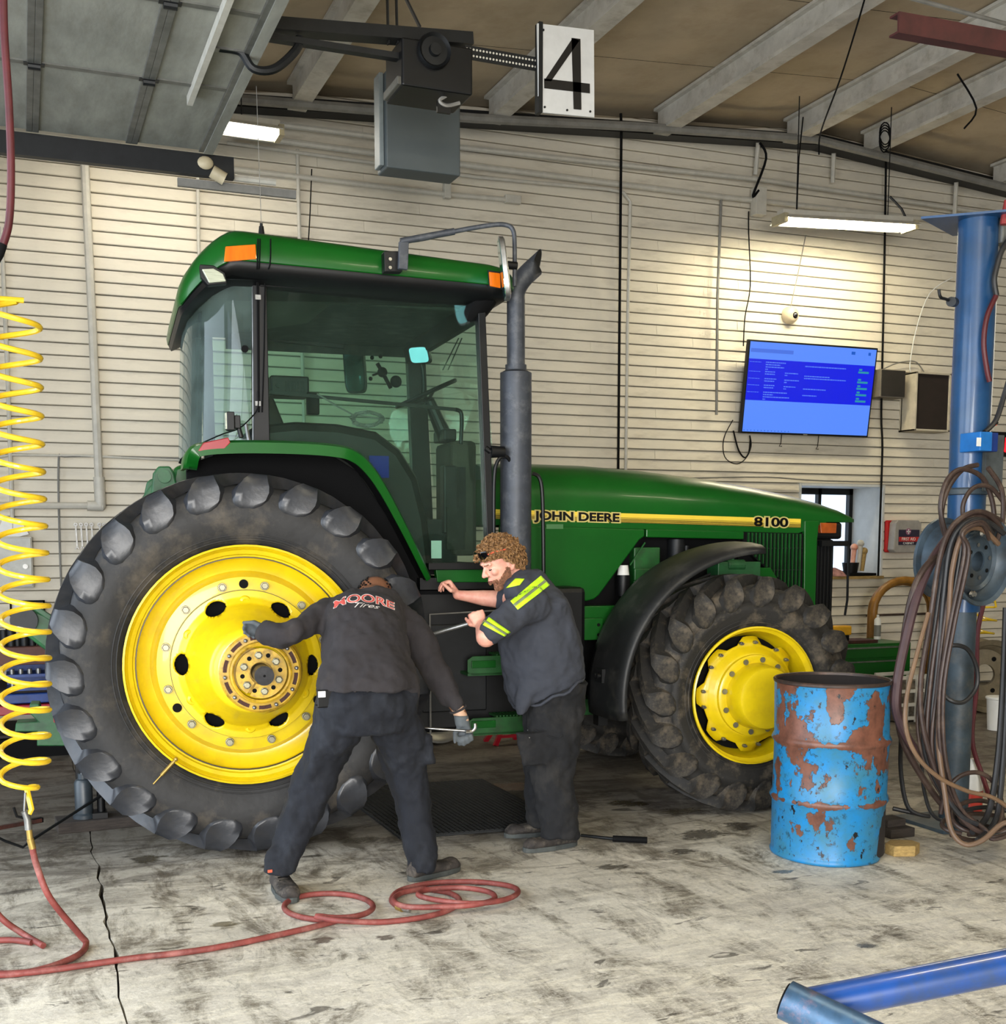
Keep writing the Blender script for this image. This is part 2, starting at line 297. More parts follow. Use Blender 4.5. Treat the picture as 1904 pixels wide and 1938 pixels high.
# floor material: mottled concrete with worn light smears, oil stains and damp patches
def floor_mat():
    m = bpy.data.materials.new('stained_concrete'); m.use_nodes = True; N = m.node_tree.nodes; L = m.node_tree.links; p = N['Principled BSDF']
    g = N.new('ShaderNodeNewGeometry')
    def mapp(s, loc=(0, 0, 0), rot=0):
        a = N.new('ShaderNodeMapping'); a.inputs['Scale'].default_value = s; a.inputs['Location'].default_value = loc; a.inputs['Rotation'].default_value = (0, 0, rot); L.new(g.outputs['Position'], a.inputs[0]); return a.outputs[0]
    def noise(v, sc, det=8, rough=.65, dist=0):
        n = N.new('ShaderNodeTexNoise'); n.inputs['Scale'].default_value = sc; n.inputs['Detail'].default_value = det; n.inputs['Roughness'].default_value = rough; n.inputs['Distortion'].default_value = dist; L.new(v, n.inputs['Vector']); return n.outputs[0]
    def rng(x, a, b, lo=0, hi=1):
        r = N.new('ShaderNodeMapRange'); r.inputs[1].default_value = a; r.inputs[2].default_value = b; r.inputs[3].default_value = lo; r.inputs[4].default_value = hi; L.new(x, r.inputs[0]); return r.outputs[0]
    def mix(f, a, b):
        x = N.new('ShaderNodeMix'); x.data_type = 'RGBA'
        if isinstance(f, float): x.inputs[0].default_value = f
        else: L.new(f, x.inputs[0])
        for i, v in ((6, a), (7, b)):
            if isinstance(v, tuple): x.inputs[i].default_value = v
            else: L.new(v, x.inputs[i])
        return x.outputs[2]
    def mul(a, b, op='MULTIPLY'):
        x = N.new('ShaderNodeMath'); x.operation = op
        for i, v in ((0, a), (1, b)):
            if isinstance(v, (float, int)): x.inputs[i].default_value = v
            else: L.new(v, x.inputs[i])
        return x.outputs[0]
    v1 = mapp((1, 1, 1)); v2 = mapp((1, 2.6, 1), (3, 7, 0), .35); v3 = mapp((1.2, 3.4, 1), (0, 0, 0), -.25); v4 = mapp((3, 1.2, 1), (5, 2, 0), .15)
    c = mix(rng(noise(v1, 1.3, 9, .7), .35, .66), lin((226, 219, 204)), lin((176, 169, 156)))
    c = mix(rng(noise(v4, 1.7, 9, .75, .6), .48, .6), c, lin((116, 108, 94)))
    # worn pale coating smears, more towards the front of the bay
    sx = N.new('ShaderNodeSeparateXYZ'); L.new(g.outputs['Position'], sx.inputs[0])
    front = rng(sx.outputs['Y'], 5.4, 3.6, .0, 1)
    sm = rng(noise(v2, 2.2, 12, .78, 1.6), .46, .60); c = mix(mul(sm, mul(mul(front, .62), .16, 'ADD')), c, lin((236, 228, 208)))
    sm2 = rng(noise(v3, 7.5, 10, .8, 2.4), .53, .60); c = mix(mul(sm2, mul(mul(front, .55), .14, 'ADD')), c, lin((240, 234, 220)))
    sm3 = rng(noise(v2, 13, 10, .8, 3.2), .55, .62); c = mix(mul(sm3, mul(mul(front, .5), .1, 'ADD')), c, lin((246, 240, 226)))
    gr2 = rng(noise(v3, 10, 9, .78, 2.6), .57, .66); c = mix(mul(gr2, .4), c, lin((104, 100, 92)))
    gr = rng(noise(v4, 4.2, 10, .75, 1.8), .56, .66); c = mix(mul(gr, .45), c, lin((92, 90, 84)))
    # warm dirt tone darkened as painted shade under the tractor, dark oil further back
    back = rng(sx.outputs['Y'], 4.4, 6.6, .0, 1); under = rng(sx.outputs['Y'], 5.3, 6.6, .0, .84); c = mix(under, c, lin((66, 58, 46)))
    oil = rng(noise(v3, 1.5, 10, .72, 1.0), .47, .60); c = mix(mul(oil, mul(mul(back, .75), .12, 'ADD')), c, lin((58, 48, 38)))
    oil2 = rng(noise(v2, 3.4, 9, .6, .8), .63, .66); c = mix(mul(oil2, .75), c, lin((44, 38, 32)))
    c = mix(rng(noise(v1, 30, 8, .8), .5, .72, 0, .35), c, lin((70, 64, 56)))
    # single spots where something dripped
    wet = None
    for (px, py, rx, ry) in ((278, 1626, .10, .045), (678, 1590, .13, .05), (505, 1640, .05, .02), (1330, 1580, .2, .06), (1290, 1535, .16, .05), (1400, 1565, .12, .06), (960, 1490, .3, .1), (610, 1780, .06, .03), (1290, 1612, .1, .03), (430, 1750, .07, .03), (1160, 1640, .1, .03), (590, 1620, .08, .02), (1480, 1650, .07, .02), (730, 1775, .05, .02), (1640, 1790, .05, .02), (1190, 1520, .16, .05)):
        q = atz(px, py); a = N.new('ShaderNodeMapping'); a.vector_type = 'POINT'
        nd = N.new('ShaderNodeVectorMath'); nd.operation = 'SUBTRACT'; L.new(g.outputs['Position'], nd.inputs[0]); nd.inputs[1].default_value = (q.x, q.y, 0)
        dv = N.new('ShaderNodeVectorMath'); dv.operation = 'DIVIDE'; L.new(nd.outputs[0], dv.inputs[0]); dv.inputs[1].default_value = (rx, ry*1.9, 1)
        ln = N.new('ShaderNodeVectorMath'); ln.operation = 'LENGTH'; L.new(dv.outputs[0], ln.inputs[0])
        k = mul(ln.outputs['Value'], 0, 'ADD'); wet = k if wet is None else mul(wet, k, 'MINIMUM')
    wet = mul(wet, mul(noise(v2, 6, 9, .75, 1.2), 3.4), 'ADD'); wm = rng(wet, 2.62, 2.3); c = mix(mul(wm, .72), c, lin((44, 38, 31)))
    # two passes of a tyre print in the pale coating
    wv = N.new('ShaderNodeTexWave'); wv.inputs['Scale'].default_value = 2.6; wv.inputs['Distortion'].default_value = 14; wv.inputs['Detail'].default_value = 4; L.new(mapp((1, .35, 1), (0, 0, 0), .25), wv.inputs['Vector'])
    tp = mul(rng(mul(mul(sx.outputs['Y'], mul(sx.outputs['X'], .18), 'ADD'), -4.62, 'ADD'), 0, .0001), 1)
    band = rng(mul(mul(mul(sx.outputs['Y'], mul(sx.outputs['X'], .1), 'ADD'), -4.12, 'ADD'), 1, 'MULTIPLY'), -.001, .001)
    ab = N.new('ShaderNodeMath'); ab.operation = 'ABSOLUTE'; L.new(mul(mul(sx.outputs['Y'], mul(sx.outputs['X'], -.10), 'ADD'), -3.92, 'ADD'), ab.inputs[0])
    bd = rng(ab.outputs[0], .26, .14); pn = rng(noise(v4, 2.6, 8, .7), .45, .62); c = mix(mul(mul(rng(wv.outputs[1], .35, .9), mul(bd, pn)), .45), c, lin((214, 206, 192)))
    L.new(c, p.inputs['Base Color'])
    rr_ = rng(noise(v1, 3, 6), .3, .7, .55, .85); wetr = mul(rr_, mul(wm, -.5), 'ADD'); L.new(wetr, p.inputs['Roughness'])
    b = N.new('ShaderNodeBump'); b.inputs['Strength'].default_value = .35; b.inputs['Distance'].default_value = .01; L.new(mul(noise(v1, 26, 9, .7), mul(noise(v2, 5, 6), .6), 'ADD'), b.inputs['Height']); L.new(b.outputs[0], p.inputs['Normal'])
    return m
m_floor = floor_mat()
fl = MB(); fl.box((-3.2, -5.2, -.16), (12.4, W+.3, -.045)); floor = fl.build('floor', M('joint_dirt', (52, 42, 34), .95, scale=20), kind='structure')
# slabs on both sides of the sawn and broken joint
jy = [-5.2, 2.5]; y = 2.5
while y < 9.5: y += random.uniform(.05, .16); jy.append(y)
jy.append(W+.3); jl = []; jr = []; ox = 0
for y in jy:
    ox = ox*.6+random.uniform(-.012, .012); g_ = random.uniform(.004, .018) if y < 6 else .004
    jl.append((.268+ox-g_/2, y)); jr.append((.268+ox+g_/2+random.uniform(0, .004), y))
for nm, pl in (('a', [(-3.2, -5.2)]+[(-3.2, W+.3)][:0]+jl+[(-3.2, W+.3)]), ('b', [(12.4, -5.2)]+jr+[(12.4, W+.3)])):
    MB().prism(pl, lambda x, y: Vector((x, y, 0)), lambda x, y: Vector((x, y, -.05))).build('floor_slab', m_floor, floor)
# back wall: backing with window hole, lapped siding boards
WX0, WX1, WZ0, WZ1 = 7.40, 8.44, 1.215, 2.15
bw = MB()
for a, b in (((-3.2, 0), (WX0, 6.1)), ((WX1, 0), (12.4, 6.1)), ((WX0, 0), (WX1, WZ0)), ((WX0, WZ1), (WX1, 6.1))): bw.box((a[0], W+.03, a[1]), (b[0], W+.2, b[1]))
wall_back = bw.build('wall_back', m_sidedark, kind='structure')
PITCH = .0977
sb_cache = {}
def board(x0, x1, z0, dy):
    key = (round(x1-x0, 3), round(dy, 4))
    if key not in sb_cache:
        l = x1-x0; h = PITCH
        prof = [(-.010, 0), (-.016, .005), (-.004, h-.0085), (.004, h-.006), (.028, h-.006), (.028, 0)]
        mb = MB().prism(prof, lambda y, z: Vector((0, y+dy, z)), lambda y, z: Vector((l, y+dy, z)))
        sb_cache[key] = mb.mesh('siding_board', m_siding)
    o = bpy.data.objects.new('siding_board', sb_cache[key]); SC.collection.objects.link(o); o.parent = wall_back; o.location = (x0, W, z0)
i = 0; z = .022
segs = [-.9, 2.43, 5.7, 9.1, 12.3]
while z < 5.75:
    off = (0, .9, -.7, .4)[i % 4]; cuts = [-1.2]+[s+off for s in segs[1:-1]]+[12.35]
    for a, b in zip(cuts, cuts[1:]):
        spans = [(a, b)]
        if z+PITCH > WZ0-.02 and z < WZ1: spans = [(a, min(b, WX0))] if a < WX0 else []; spans += [(max(a, WX1), b)] if b > WX1 else []
        for u, v in spans:
            if v-u > .03: board(u+.001, v-.001, z, random.choice((0, .001, -.001, .002)))
    z += PITCH; i += 1
# window 1: deep reveal, dark frame, bright glass
RD = .55
win = thing('window_1', None, None, (WX0, W, WZ0)); win['kind'] = 'structure'
MB().box((WX0-.02, W-.02, WZ0-.02), (WX0+.004, W+RD, WZ1+.02)).box((WX1-.004, W-.02, WZ0-.02), (WX1+.02, W+RD, WZ1+.02)).box((WX0, W-.02, WZ1-.004), (WX1, W+RD, WZ1+.02)).build('reveal', M('reveal_white', (206, 208, 206), .6, var=.05), win)
MB().box((WX0-.02, W-.05, WZ0-.03), (WX1+.02, W+RD, WZ0)).build('sill', m_woodlt, win)
fm = MB(); fy0, fy1 = W+RD-.08, W+RD-.02
for a, b in (((WX0, WZ0), (WX0+.05, WZ1)), ((WX1-.05, WZ0), (WX1, WZ1)), ((WX0, WZ1-.07), (WX1, WZ1)), ((WX0, WZ0), (WX1, WZ0+.04)), ((WX0+.58, WZ0), (WX0+.62, WZ1))): fm.box((a[0], fy0, a[1]), (b[0], fy1, b[1]))
fm.build('window_frame', m_black, win)
gl = glass('window_glass', (.96, .98, 1), .5)
for a, b in ((WX0+.05, WX0+.58), (WX0+.62, WX1-.05)): MB().box((a, fy0+.03, WZ0+.04), (b, fy0+.036, WZ1-.07)).build('pane', gl, win)
# other walls (outside the picture, with the bay doors that let the daylight in)
m_wallp = M('wall_paint', (176, 172, 160), .8)
lw = MB()
for a, b in (((-5.2, 0), (-1.6, 6)), ((2.8, 0), (3.5, 6)), ((7.8, 0), (W+.2, 6)), ((-1.6, 4.0), (2.8, 6)), ((3.5, 4.0), (7.8, 6))): lw.box((-3.2, a[0], a[1]), (-3.0, b[0], b[1]))
lw.build('wall_left', m_wallp, kind='structure')
MB().box((12.3, -5.2, 0), (12.5, W+.2, 6)).build('wall_right', m_wallp, kind='structure')
fw = MB()
for a, b in (((-3.2, 0), (-2.9, 6)), ((.6, 0), (12.5, 6)), ((-2.9, 4.0), (.6, 6))): fw.box((a[0], -5.3, a[1]), (b[0], -5.1, b[1]))
fw.build('wall_front', m_wallp, kind='structure')
# ceiling: deck, panels between joists, joists
XS_ = [-2.9, -1.2, .5, 2.2, 3.9, 5.55, 6.95, 7.85, 9.5, 11.1, 12.4]
cm = MB()
for a, b in zip([-3.2, 7.4], [7.4, 12.5]):
    cm.add([(a, -5.3, zc(a)+.08), (b, -5.3, zc(b)+.08), (b, W+.3, zc(b)+.08), (a, W+.3, zc(a)+.08), (a, -5.3, zc(a)+.2), (b, -5.3, zc(b)+.2), (b, W+.3, zc(b)+.2), (a, W+.3, zc(a)+.2)], [(0, 1, 2, 3), (7, 6, 5, 4), (0, 4, 5, 1), (1, 5, 6, 2), (2, 6, 7, 3), (3, 7, 4, 0)])
ceiling = cm.build('ceiling', m_blackm, kind='structure')
for a, b in zip(XS_, XS_[1:]):
    y = -5.2
    while y < W:
        y2 = min(y+1.28, W+.02); sag = random.uniform(.01, .035); n = 5; vs = []; fs = []
        for i in range(n+1):
            for j in range(n+1):
                X = a+(b-a)*i/n; Y = y+.004+(y2-y-.008)*j/n
                vs.append((X, Y, zc(X)-sag*math.sin(PI*j/n)*math.sin(PI*i/n)*1.5-(.012 if j in (0, n) else 0)))
        for i in range(n):
            for j in range(n): q = i*(n+1)+j; fs.append((q, q+1, q+n+2, q+n+1))
        if y2 > -1: MB().add(vs, fs).build('ceiling_panel', m_ceil, ceiling, smooth=True, auto=False)
        y = y2
for X in XS_[1:-1]:
    z0 = zc(X)-.24; j = MB().box((X-.03, -5.1, z0+.03), (X+.03, W-.3, zc(X)-.02)).box((X-.075, -5.1, z0), (X+.075, W-.3, z0+.03)).box((X-.075, -5.1, zc(X)-.045), (X+.075, W-.3, zc(X)-.02))
    j.build('joist', m_beam, ceiling)
for X in (6.95, 7.85): pass
# gable beam along the back wall under the roof line
gb = MB()
for a, b in ((-1.2, 7.4), (7.4, 12.2)):
    za, zb = zc(a)-.10, zc(b)-.10
    gb.add([(a, W-.2, za-.10), (b, W-.2, zb-.10), (b, W-.03, zb-.10), (a, W-.03, za-.10), (a, W-.2, za), (b, W-.2, zb), (b, W-.03, zb), (a, W-.03, za)], [(0, 1, 2, 3), (7, 6, 5, 4), (0, 4, 5, 1), (1, 5, 6, 2), (2, 6, 7, 3), (3, 7, 4, 0)])
gb.build('trim_1', m_steel_dk, kind='structure')
# ================================================================== PIPES AND CABLES ON THE BACK WALL
def pipe(name, pts, r, mat, label, cat='pipe', group=None, k=1, n=8):
    P = [Vector(p) for p in pts]; P = spline(P, k) if k > 1 else P
    return MB().tube(P, r, n).build(name, mat, None, smooth=True, label=label, cat=cat, group=group, at=P[0])
def wp(x, y, off=.06): return aty(x, y, W-off)
pipe('roof_line_pipe', [aty(x, y, W-.5) for x, y in ((430, 186), (900, 224), (1210, 240), (1545, 264), (1910, 356))], .04, m_pipedk, 'thick grey pipe following the roof line above the others')
pipe('wall_pipe', [wp(440, 186, .22), wp(900, 226, .22)], .022, m_pipedk, 'short grey pipe just below the roof line pipe, behind the opener')
pipe('wall_pipe', [wp(500, 232, .12), wp(880, 280, .12), wp(1440, 340, .12), wp(1900, 408, .12)], .024, m_pipe, 'pale pipe crossing above the right ceiling light')
pipe('wall_pipe', [wp(440, 255, .1), wp(880, 312, .1), wp(1360, 372, .1), wp(1903, 430, .1)], .026, m_pipe, 'pale pipe running just above the right light fixture')
pipe('wall_conduit', [wp(-20, 278, .06), wp(400, 315, .06), wp(850, 368, .06), wp(965, 378, .06)], .022, m_pipe, 'white conduit ending at the small junction box', 'conduit')
pipe('wall_conduit', [wp(430, 270, .08), wp(900, 335, .08), wp(1150, 358, .08), wp(1180, 364, .08), wp(1193, 382, .08), wp(1188, 600, .08), wp(1184, 920, .08)], .016, m_pipe, 'thin white conduit bending down the wall beside the black cord', 'conduit')
pipe('wall_conduit', [wp(160, 300, .07), wp(175, 620, .07), wp(187, 905, .07)], .033, m_pipe, 'thick white drop pipe with an elbow above the hung wrenches', 'conduit')
eb = thing('pipe_elbow', 'white plastic elbow fitting at the foot of the drop pipe', 'pipe fitting', wp(190, 960, .07))
MB().tube([wp(187, 903, .07), wp(190, 955, .07)], .043, 12).build('vertical_socket', m_pipe, eb, smooth=True)
MB().tube([wp(195, 958, .07), wp(165, 957, .07)], .04, 12).sphere(wp(190, 957, .07), .043).build('side_socket', m_pipe, eb, smooth=True)
pipe('wall_conduit', [wp(165, 957, .07), wp(40, 957, .07), wp(-25, 957, .07)], .027, m_pipe, 'white pipe running left from the elbow', 'conduit')
pipe('wall_conduit', [wp(374, 320), wp(376, 460), wp(380, 560)], .014, m_pipe, 'thin white conduit down to behind the cab roof', 'conduit')
pipe('wall_conduit', [wp(563, 283), wp(567, 460), wp(572, 660), wp(578, 900)], .016, m_pipe, 'white conduit seen above and through the cab', 'conduit')
pipe('wall_conduit', [wp(2, 430), wp(14, 700), wp(24, 1000)], .016, m_pipe, 'thin white conduit behind the yellow coil hose', 'conduit')
pipe('wall_conduit', [wp(1365, 372, .09), wp(1358, 560, .09), wp(1356, 785, .09)], .014, m_pipedk, 'thin drop pipe with a valve end left of the television', 'conduit')
pipe('wall_cable', [wp(-20, 868), wp(20, 861), wp(150, 862), wp(360, 872)], .010, m_pipe, 'pale cable running along the wall behind the coil', 'cable')
pipe('wall_cable', [wp(360, 868), wp(200, 864), wp(122, 864), wp(111, 872), wp(112, 1000), wp(116, 1110)], .008, m_pipedk, 'thin cable turning down the wall left of the wrenches', 'cable', k=4)
pipe('wall_cable', [wp(1175, 215, .3), wp(1176, 240, .3), wp(1173, 560, .1), wp(1170, 890, .1), wp(1169, 960, .1)], .013, m_blackm, 'black cord hanging straight down behind the bonnet', 'cable')
pipe('wall_cable', [wp(1677, 250, .3), wp(1676, 370, .15), wp(1672, 600, .1), wp(1668, 780, .1), wp(1670, 850, .1), wp(1665, 1000, .1), wp(1662, 1090, .1)], .011, m_blackm, 'black cord hanging between the television and the wall speaker', 'cable', k=4)
pipe('wall_cable', [wp(1417, 400), wp(1417, 440), wp(1420, 540), wp(1410, 600), wp(1407, 655)], .006, m_blackm, 'thin black cable dropping to the top of the television', 'cable', k=4)
pipe('wall_cable', [wp(1525, 445), wp(1510, 520), wp(1496, 582)], .005, m_pipedk, 'thin cable running up from the dome camera', 'cable')
pipe('wall_cable', [wp(1300, 905), wp(1450, 903), wp(1560, 910), wp(1790, 914)], .007, m_pipedk, 'grey cable sagging along the wall above the window', 'cable', k=4)
pipe('wall_cable', [wp(1803, 525), wp(1760, 555), wp(1735, 620), wp(1722, 690), wp(1726, 708)], .006, m_white, 'thin white wires running down to the open speaker box', 'cable', k=4)
pipe('wall_cable', [wp(1660, 705), wp(1690, 690), wp(1715, 684), wp(1735, 686), wp(1750, 706)], .006, m_pipedk, 'loose wire between the two wall speakers', 'cable', k=4)
pipe('wall_cable', [wp(1387, 795), wp(1370, 830), wp(1372, 865), wp(1395, 878), wp(1415, 862), wp(1420, 828)], .005, m_blackm, 'wide loop of thin cable under the television', 'cable', k=5)
pipe('wall_cable', [wp(1388, 815, .1), wp(1398, 852, .1), wp(1411, 866, .1), wp(1421, 845, .1), wp(1419, 824, .1)], .008, m_blackm, 'thick black cable loop under the left corner of the television', 'cable', k=5)
pipe('wall_cable', [wp(1640, 1165), wp(1700, 1163), wp(1790, 1160)], .012, m_hosebk, 'dark pipe low on the wall behind the welding loop', 'cable')
pipe('wall_cable', [wp(590, 320), wp(587, 400), wp(583, 470)], .005, m_blackm, 'thin dark wire above the cab roof', 'cable')
for a in ((990, 235, 925, 320), (880, 250, 924, 318)): pass
for k_, (x0, y0, x1, y1) in enumerate(((1435, 270, 1430, 330), (1578, 290, 1576, 345), (1810, 345, 1806, 415))):
    pipe('pipe_drop', [wp(x0, y0, .2), wp(x1, y1, .12)], .022, m_pipe, ('short pale pipe dropping left of the roof peak', 'short pale pipe dropping at the roof peak', 'short pale pipe dropping above the blue column')[k_])
jb = thing('junction_box', 'small white junction box on the wall above the mirror arm', 'electrical box', wp(970, 378))
MB().box(wp(970, 378)-Vector((.075, .03, .035)), wp(970, 378)+Vector((.075, .02, .035))).build('box', m_pipe, jb, bevel=.006)
jb2 = thing('junction_box', 'grey box on the wall pipes left of the right ceiling light', 'electrical box', wp(1436, 380, .15))
MB().box(wp(1436, 382, .15)-Vector((.06, .05, .13)), wp(1436, 382, .15)+Vector((.06, .05, .13))).build('box', m_pipe, jb2, bevel=.006)
MB().tube(spline([wp(1436, 360, .2), wp(1425, 370, .2), wp(1450, 300, .25), wp(1438, 270, .25)], 5), .012, 6).build('cable_tail', m_blackm, jb2, smooth=True)
jb3 = thing('junction_box', 'pale box hanging under the grey cabinet on the conduit', 'electrical box', wp(848, 362))
MB().box(wp(846, 360, .07)-Vector((.03, .03, .07)), wp(846, 360, .07)+Vector((.03, .03, .07))).build('box', m_pipe, jb3, bevel=.004)
# ================================================================== WALL FURNISHINGS
# television
tv = thing('television', 'wall television showing a blue schedule list, leaning forward', 'television', (7.4, W-.1, 2.645))
c00 = Vector((6.60, W-.06, 2.645)); c10 = Vector((8.145, W-.06, 2.65)); up = Vector((0, -.115, .885))
xd = (c10-c00).normalized(); yd = up.normalized(); nd = xd.cross(yd); tw, th = (c10-c00).length, up.length
def tp(u, v, o=0): return c00+xd*u*tw+yd*v*th+nd*o
MB().add([tp(0, 0), tp(1, 0), tp(1, 1), tp(0, 1), tp(0, 0, .045), tp(1, 0, .045), tp(1, 1, .045), tp(0, 1, .045)], [(0, 1, 2, 3), (7, 6, 5, 4), (0, 4, 5, 1), (1, 5, 6, 2), (2, 6, 7, 3), (3, 7, 4, 0)]).build('housing', m_black, tv, bevel=.006)
def quad(u0, v0, u1, v1, o): return MB().add([tp(u0, v0, o), tp(u1, v0, o), tp(u1, v1, o), tp(u0, v1, o)], [(0, 1, 2, 3)])
e_lt = emis('screen_pale', (88, 140, 255), .95); e_dk = emis('screen_blue', (4, 26, 232), .9); e_tx = emis('screen_text', (96, 140, 255), .8); e_gn = emis('screen_green', (40, 150, 170), .9); e_md = emis('screen_mid', (72, 118, 236), .85); e_bt = emis('screen_button', (20, 90, 200), .9)
quad(.012, .02, .988, .98, .047).build('screen', e_lt, tv, label='lit pale blue screen')
quad(.012, .36, .988, .80, .0475).build('schedule_block', e_dk, tv, label='dark blue schedule rows')
quad(.02, .87, .34, .91, .0475).build('title_bar', e_md, tv)
for u0, u1, v in ((.79, .82, .925), (.925, .945, .925)): quad(u0, v-.015, u1, v+.018, .048).build('screen_button', e_bt, tv)
tx = MB(); gn = MB()
def wd(u, v, L, h=.011, mb=None):
    mb = mb or tx; e = u+L
    while u < e:
        l = random.uniform(.006, .022); mb.add([tp(u, v, .048), tp(min(e, u+l), v, .048), tp(min(e, u+l), v+h, .048), tp(u, v+h, .048)], [(0, 1, 2, 3)]); u += l+.0028
for v, rows in ((.765, ((.14, .15), (.14, .11), (.14, .14), (.14, .02))), (.665, ((.14, .075), (.14, .075))), (.59, ((.14, .09), (.14, .075))), (.52, ((.14, .08), (.14, .075))), (.445, ((.14, .18), (.14, .075), (.14, .2), (.14, .02)))):
    for i, (u, l) in enumerate(rows): wd(u, v-i*.025, l)
    wd(.02, v, .085, .006)
for v in (.66, .585, .515): wd(.29, v, random.uniform(.09, .12)); wd(.29, v-.024, .02)
for u, v, l in ((.44, .745, .32), (.44, .64, .2), (.44, .615, .33), (.44, .5, .18), (.44, .43, .11)): wd(u, v, l)
for v in (.71, .60, .53, .46, .39): gn.add([tp(.86, v, .0478), tp(.945, v, .0478), tp(.945, v+.022, .0478), tp(.86, v+.022, .0478)], [(0, 1, 2, 3)]).add([tp(.865, v+.03, .0478), tp(.89, v+.03, .0478), tp(.89, v+.05, .0478), tp(.865, v+.05, .0478)], [(0, 1, 2, 3)])
tx.build('screen_text', e_tx, tv, kind='stuff'); gn.build('status_chips', e_gn, tv, kind='stuff')
ic = MB()
for i in range(14): ic.add([tp(.02+i*.026, .03, .048), tp(.026+i*.026, .03, .048), tp(.026+i*.026, .04, .048), tp(.02+i*.026, .04, .048)], [(0, 1, 2, 3)])
ic.build('taskbar_icons', e_bt, tv, kind='stuff')
MB().box(tp(.48, -.001, .02), tp(.51, .012, .05)).build('maker_badge', m_pipedk, tv)
for u, l in ((.33, .1), (.62, .12)): MB().tube([tp(u, 0, .01), tp(u, -l, .01), tp(u-.01, -l-.03, .01), tp(u+.01, -l-.03, .01)], .004, 5).build('pull_cord', m_blackm, tv)
# dome camera
dc = thing('dome_camera', 'round white dome security camera above the television', 'camera', aty(1495, 595, W-.05))
q = aty(1493, 597, W-.02); MB().lathe([(0, 0), (.085, 0), (.085, -.03), (.075, -.06), (.05, -.08), (0, -.085)], q, 'Y', 24).build('housing', M('cream_plastic', (214, 198, 168), .4), dc, smooth=True)
MB().sphere(q+Vector((.02, -.07, -.01)), .035, sc=(1, .9, 1)).build('dome', M('smoked_dome', (30, 24, 28), .1, coat=1), dc, smooth=True)
# speakers
s1 = thing('wall_speaker', 'small dark speaker box beside the television', 'speaker', (8.36, W, 3.05))
MB().box((8.2, W-.2, 3.05), (8.52, W-.02, 3.33)).build('cabinet', M('speaker_board', (120, 112, 98), .7), s1, bevel=.005)
MB().box((8.215, W-.21, 3.06), (8.51, W-.2, 3.32)).build('grille', M('speaker_cloth', (34, 30, 26), .95), s1)
s2 = thing('wall_speaker', 'open-fronted white box with dark recess beside the blue column', 'speaker', (8.9, W, 2.7))
b2 = MB(); x0, x1, z0, z1, yf = 8.62, 9.08, 2.72, 3.32, W-.25
for a, b in (((x0, yf, z0), (x0+.02, W, z1)), ((x1-.02, yf, z0), (x1, W, z1)), ((x0, yf, z0), (x1, W, z0+.02)), ((x0, yf, z1-.02), (x1, W, z1)), ((x0, W-.05, z0), (x1, W-.03, z1))): b2.box(a, b)
b2.build('box', M('cream_board', (196, 186, 164), .7), s2, bevel=.003)
MB().box((x0+.02, yf+.02, z0+.02), (x1-.02, yf+.04, z1-.02)).build('dark_panel', M('brown_panel', (34, 24, 18), .9), s2)
# first aid cabinet
fa = thing('first_aid_cabinet', 'red and grey first aid cabinet on the wall', 'first aid kit', (8.75, W, 1.5))
fx0, fx1, fz0, fz1 = 8.46, 8.84, 1.46, 1.80
MB().box((fx0, W-.06, fz0), (fx1, W-.02, fz1)).build('back_shell', M('red_plastic', (190, 26, 26), .4), fa, bevel=.02)
MB().prism([(fx0+.05, fz0), (fx1-.02, fz0), (fx1, fz0+.03), (fx1, fz1-.03), (fx1-.04, fz1), (fx0+.07, fz1), (fx0+.04, fz1-.03), (fx0+.02, fz0+.03)], lambda x, z: Vector((x, W-.16, z)), lambda x, z: Vector((x, W-.06, z))).build('cover', M('grey_plastic', (158, 154, 148), .45), fa, bevel=.008)
MB().box((fx0+.08, W-.165, fz0+.08), (fx1-.03, W-.16, fz1-.1)).build('label_panel', M('label_dark', (46, 40, 62), .5), fa)
MB().box((fx0+.08, W-.168, fz0+.115), (fx1-.03, W-.164, fz0+.165)).build('label_band', M('label_red', (196, 46, 44), .5), fa)
MB().lathe([(0, 0), (.035, 0)], (8.66, W-.169, 1.68), 'Y', 20).build('label_disc', M('label_mauve', (150, 90, 120), .5), fa)
MB().box((8.655, W-.173, 1.655), (8.665, W-.17, 1.705)).box((8.635, W-.173, 1.675), (8.685, W-.17, 1.685)).build('cross', m_white, fa)
text('FIRST AID', 'label_text', m_white, fa, (8.665, W-.171, fz0+.127), (1, 0, 0), (0, 0, 1), .045, .95, align='CENTER')
text('CABINET', 'label_text', m_white, fa, (8.665, W-.171, fz0+.088), (1, 0, 0), (0, 0, 1), .032, 1.1, align='CENTER')
# LED sign
ld = thing('led_sign', 'black LED sign with glowing red characters right of the column', 'sign', (10.1, W, 2.5))
MB().box((9.6, W-.12, 2.5), (10.9, W-.03, 2.76)).build('housing', m_black, ld, bevel=.006)
e_red = emis('led_red', (255, 24, 34), 2.2)
for x in (9.83, 9.9, 9.97, 10.04, 10.14, 10.22, 10.3): MB().tube([(x, W-.13, 2.55), (x+.012, W-.13, 2.7)], .012, 6).build('led_stroke', e_red, ld)
for x in (9.83, 9.97, 10.14): MB().tube([(x, W-.13, 2.55), (x+.07, W-.13, 2.57)], .010, 6).build('led_stroke', e_red, ld)
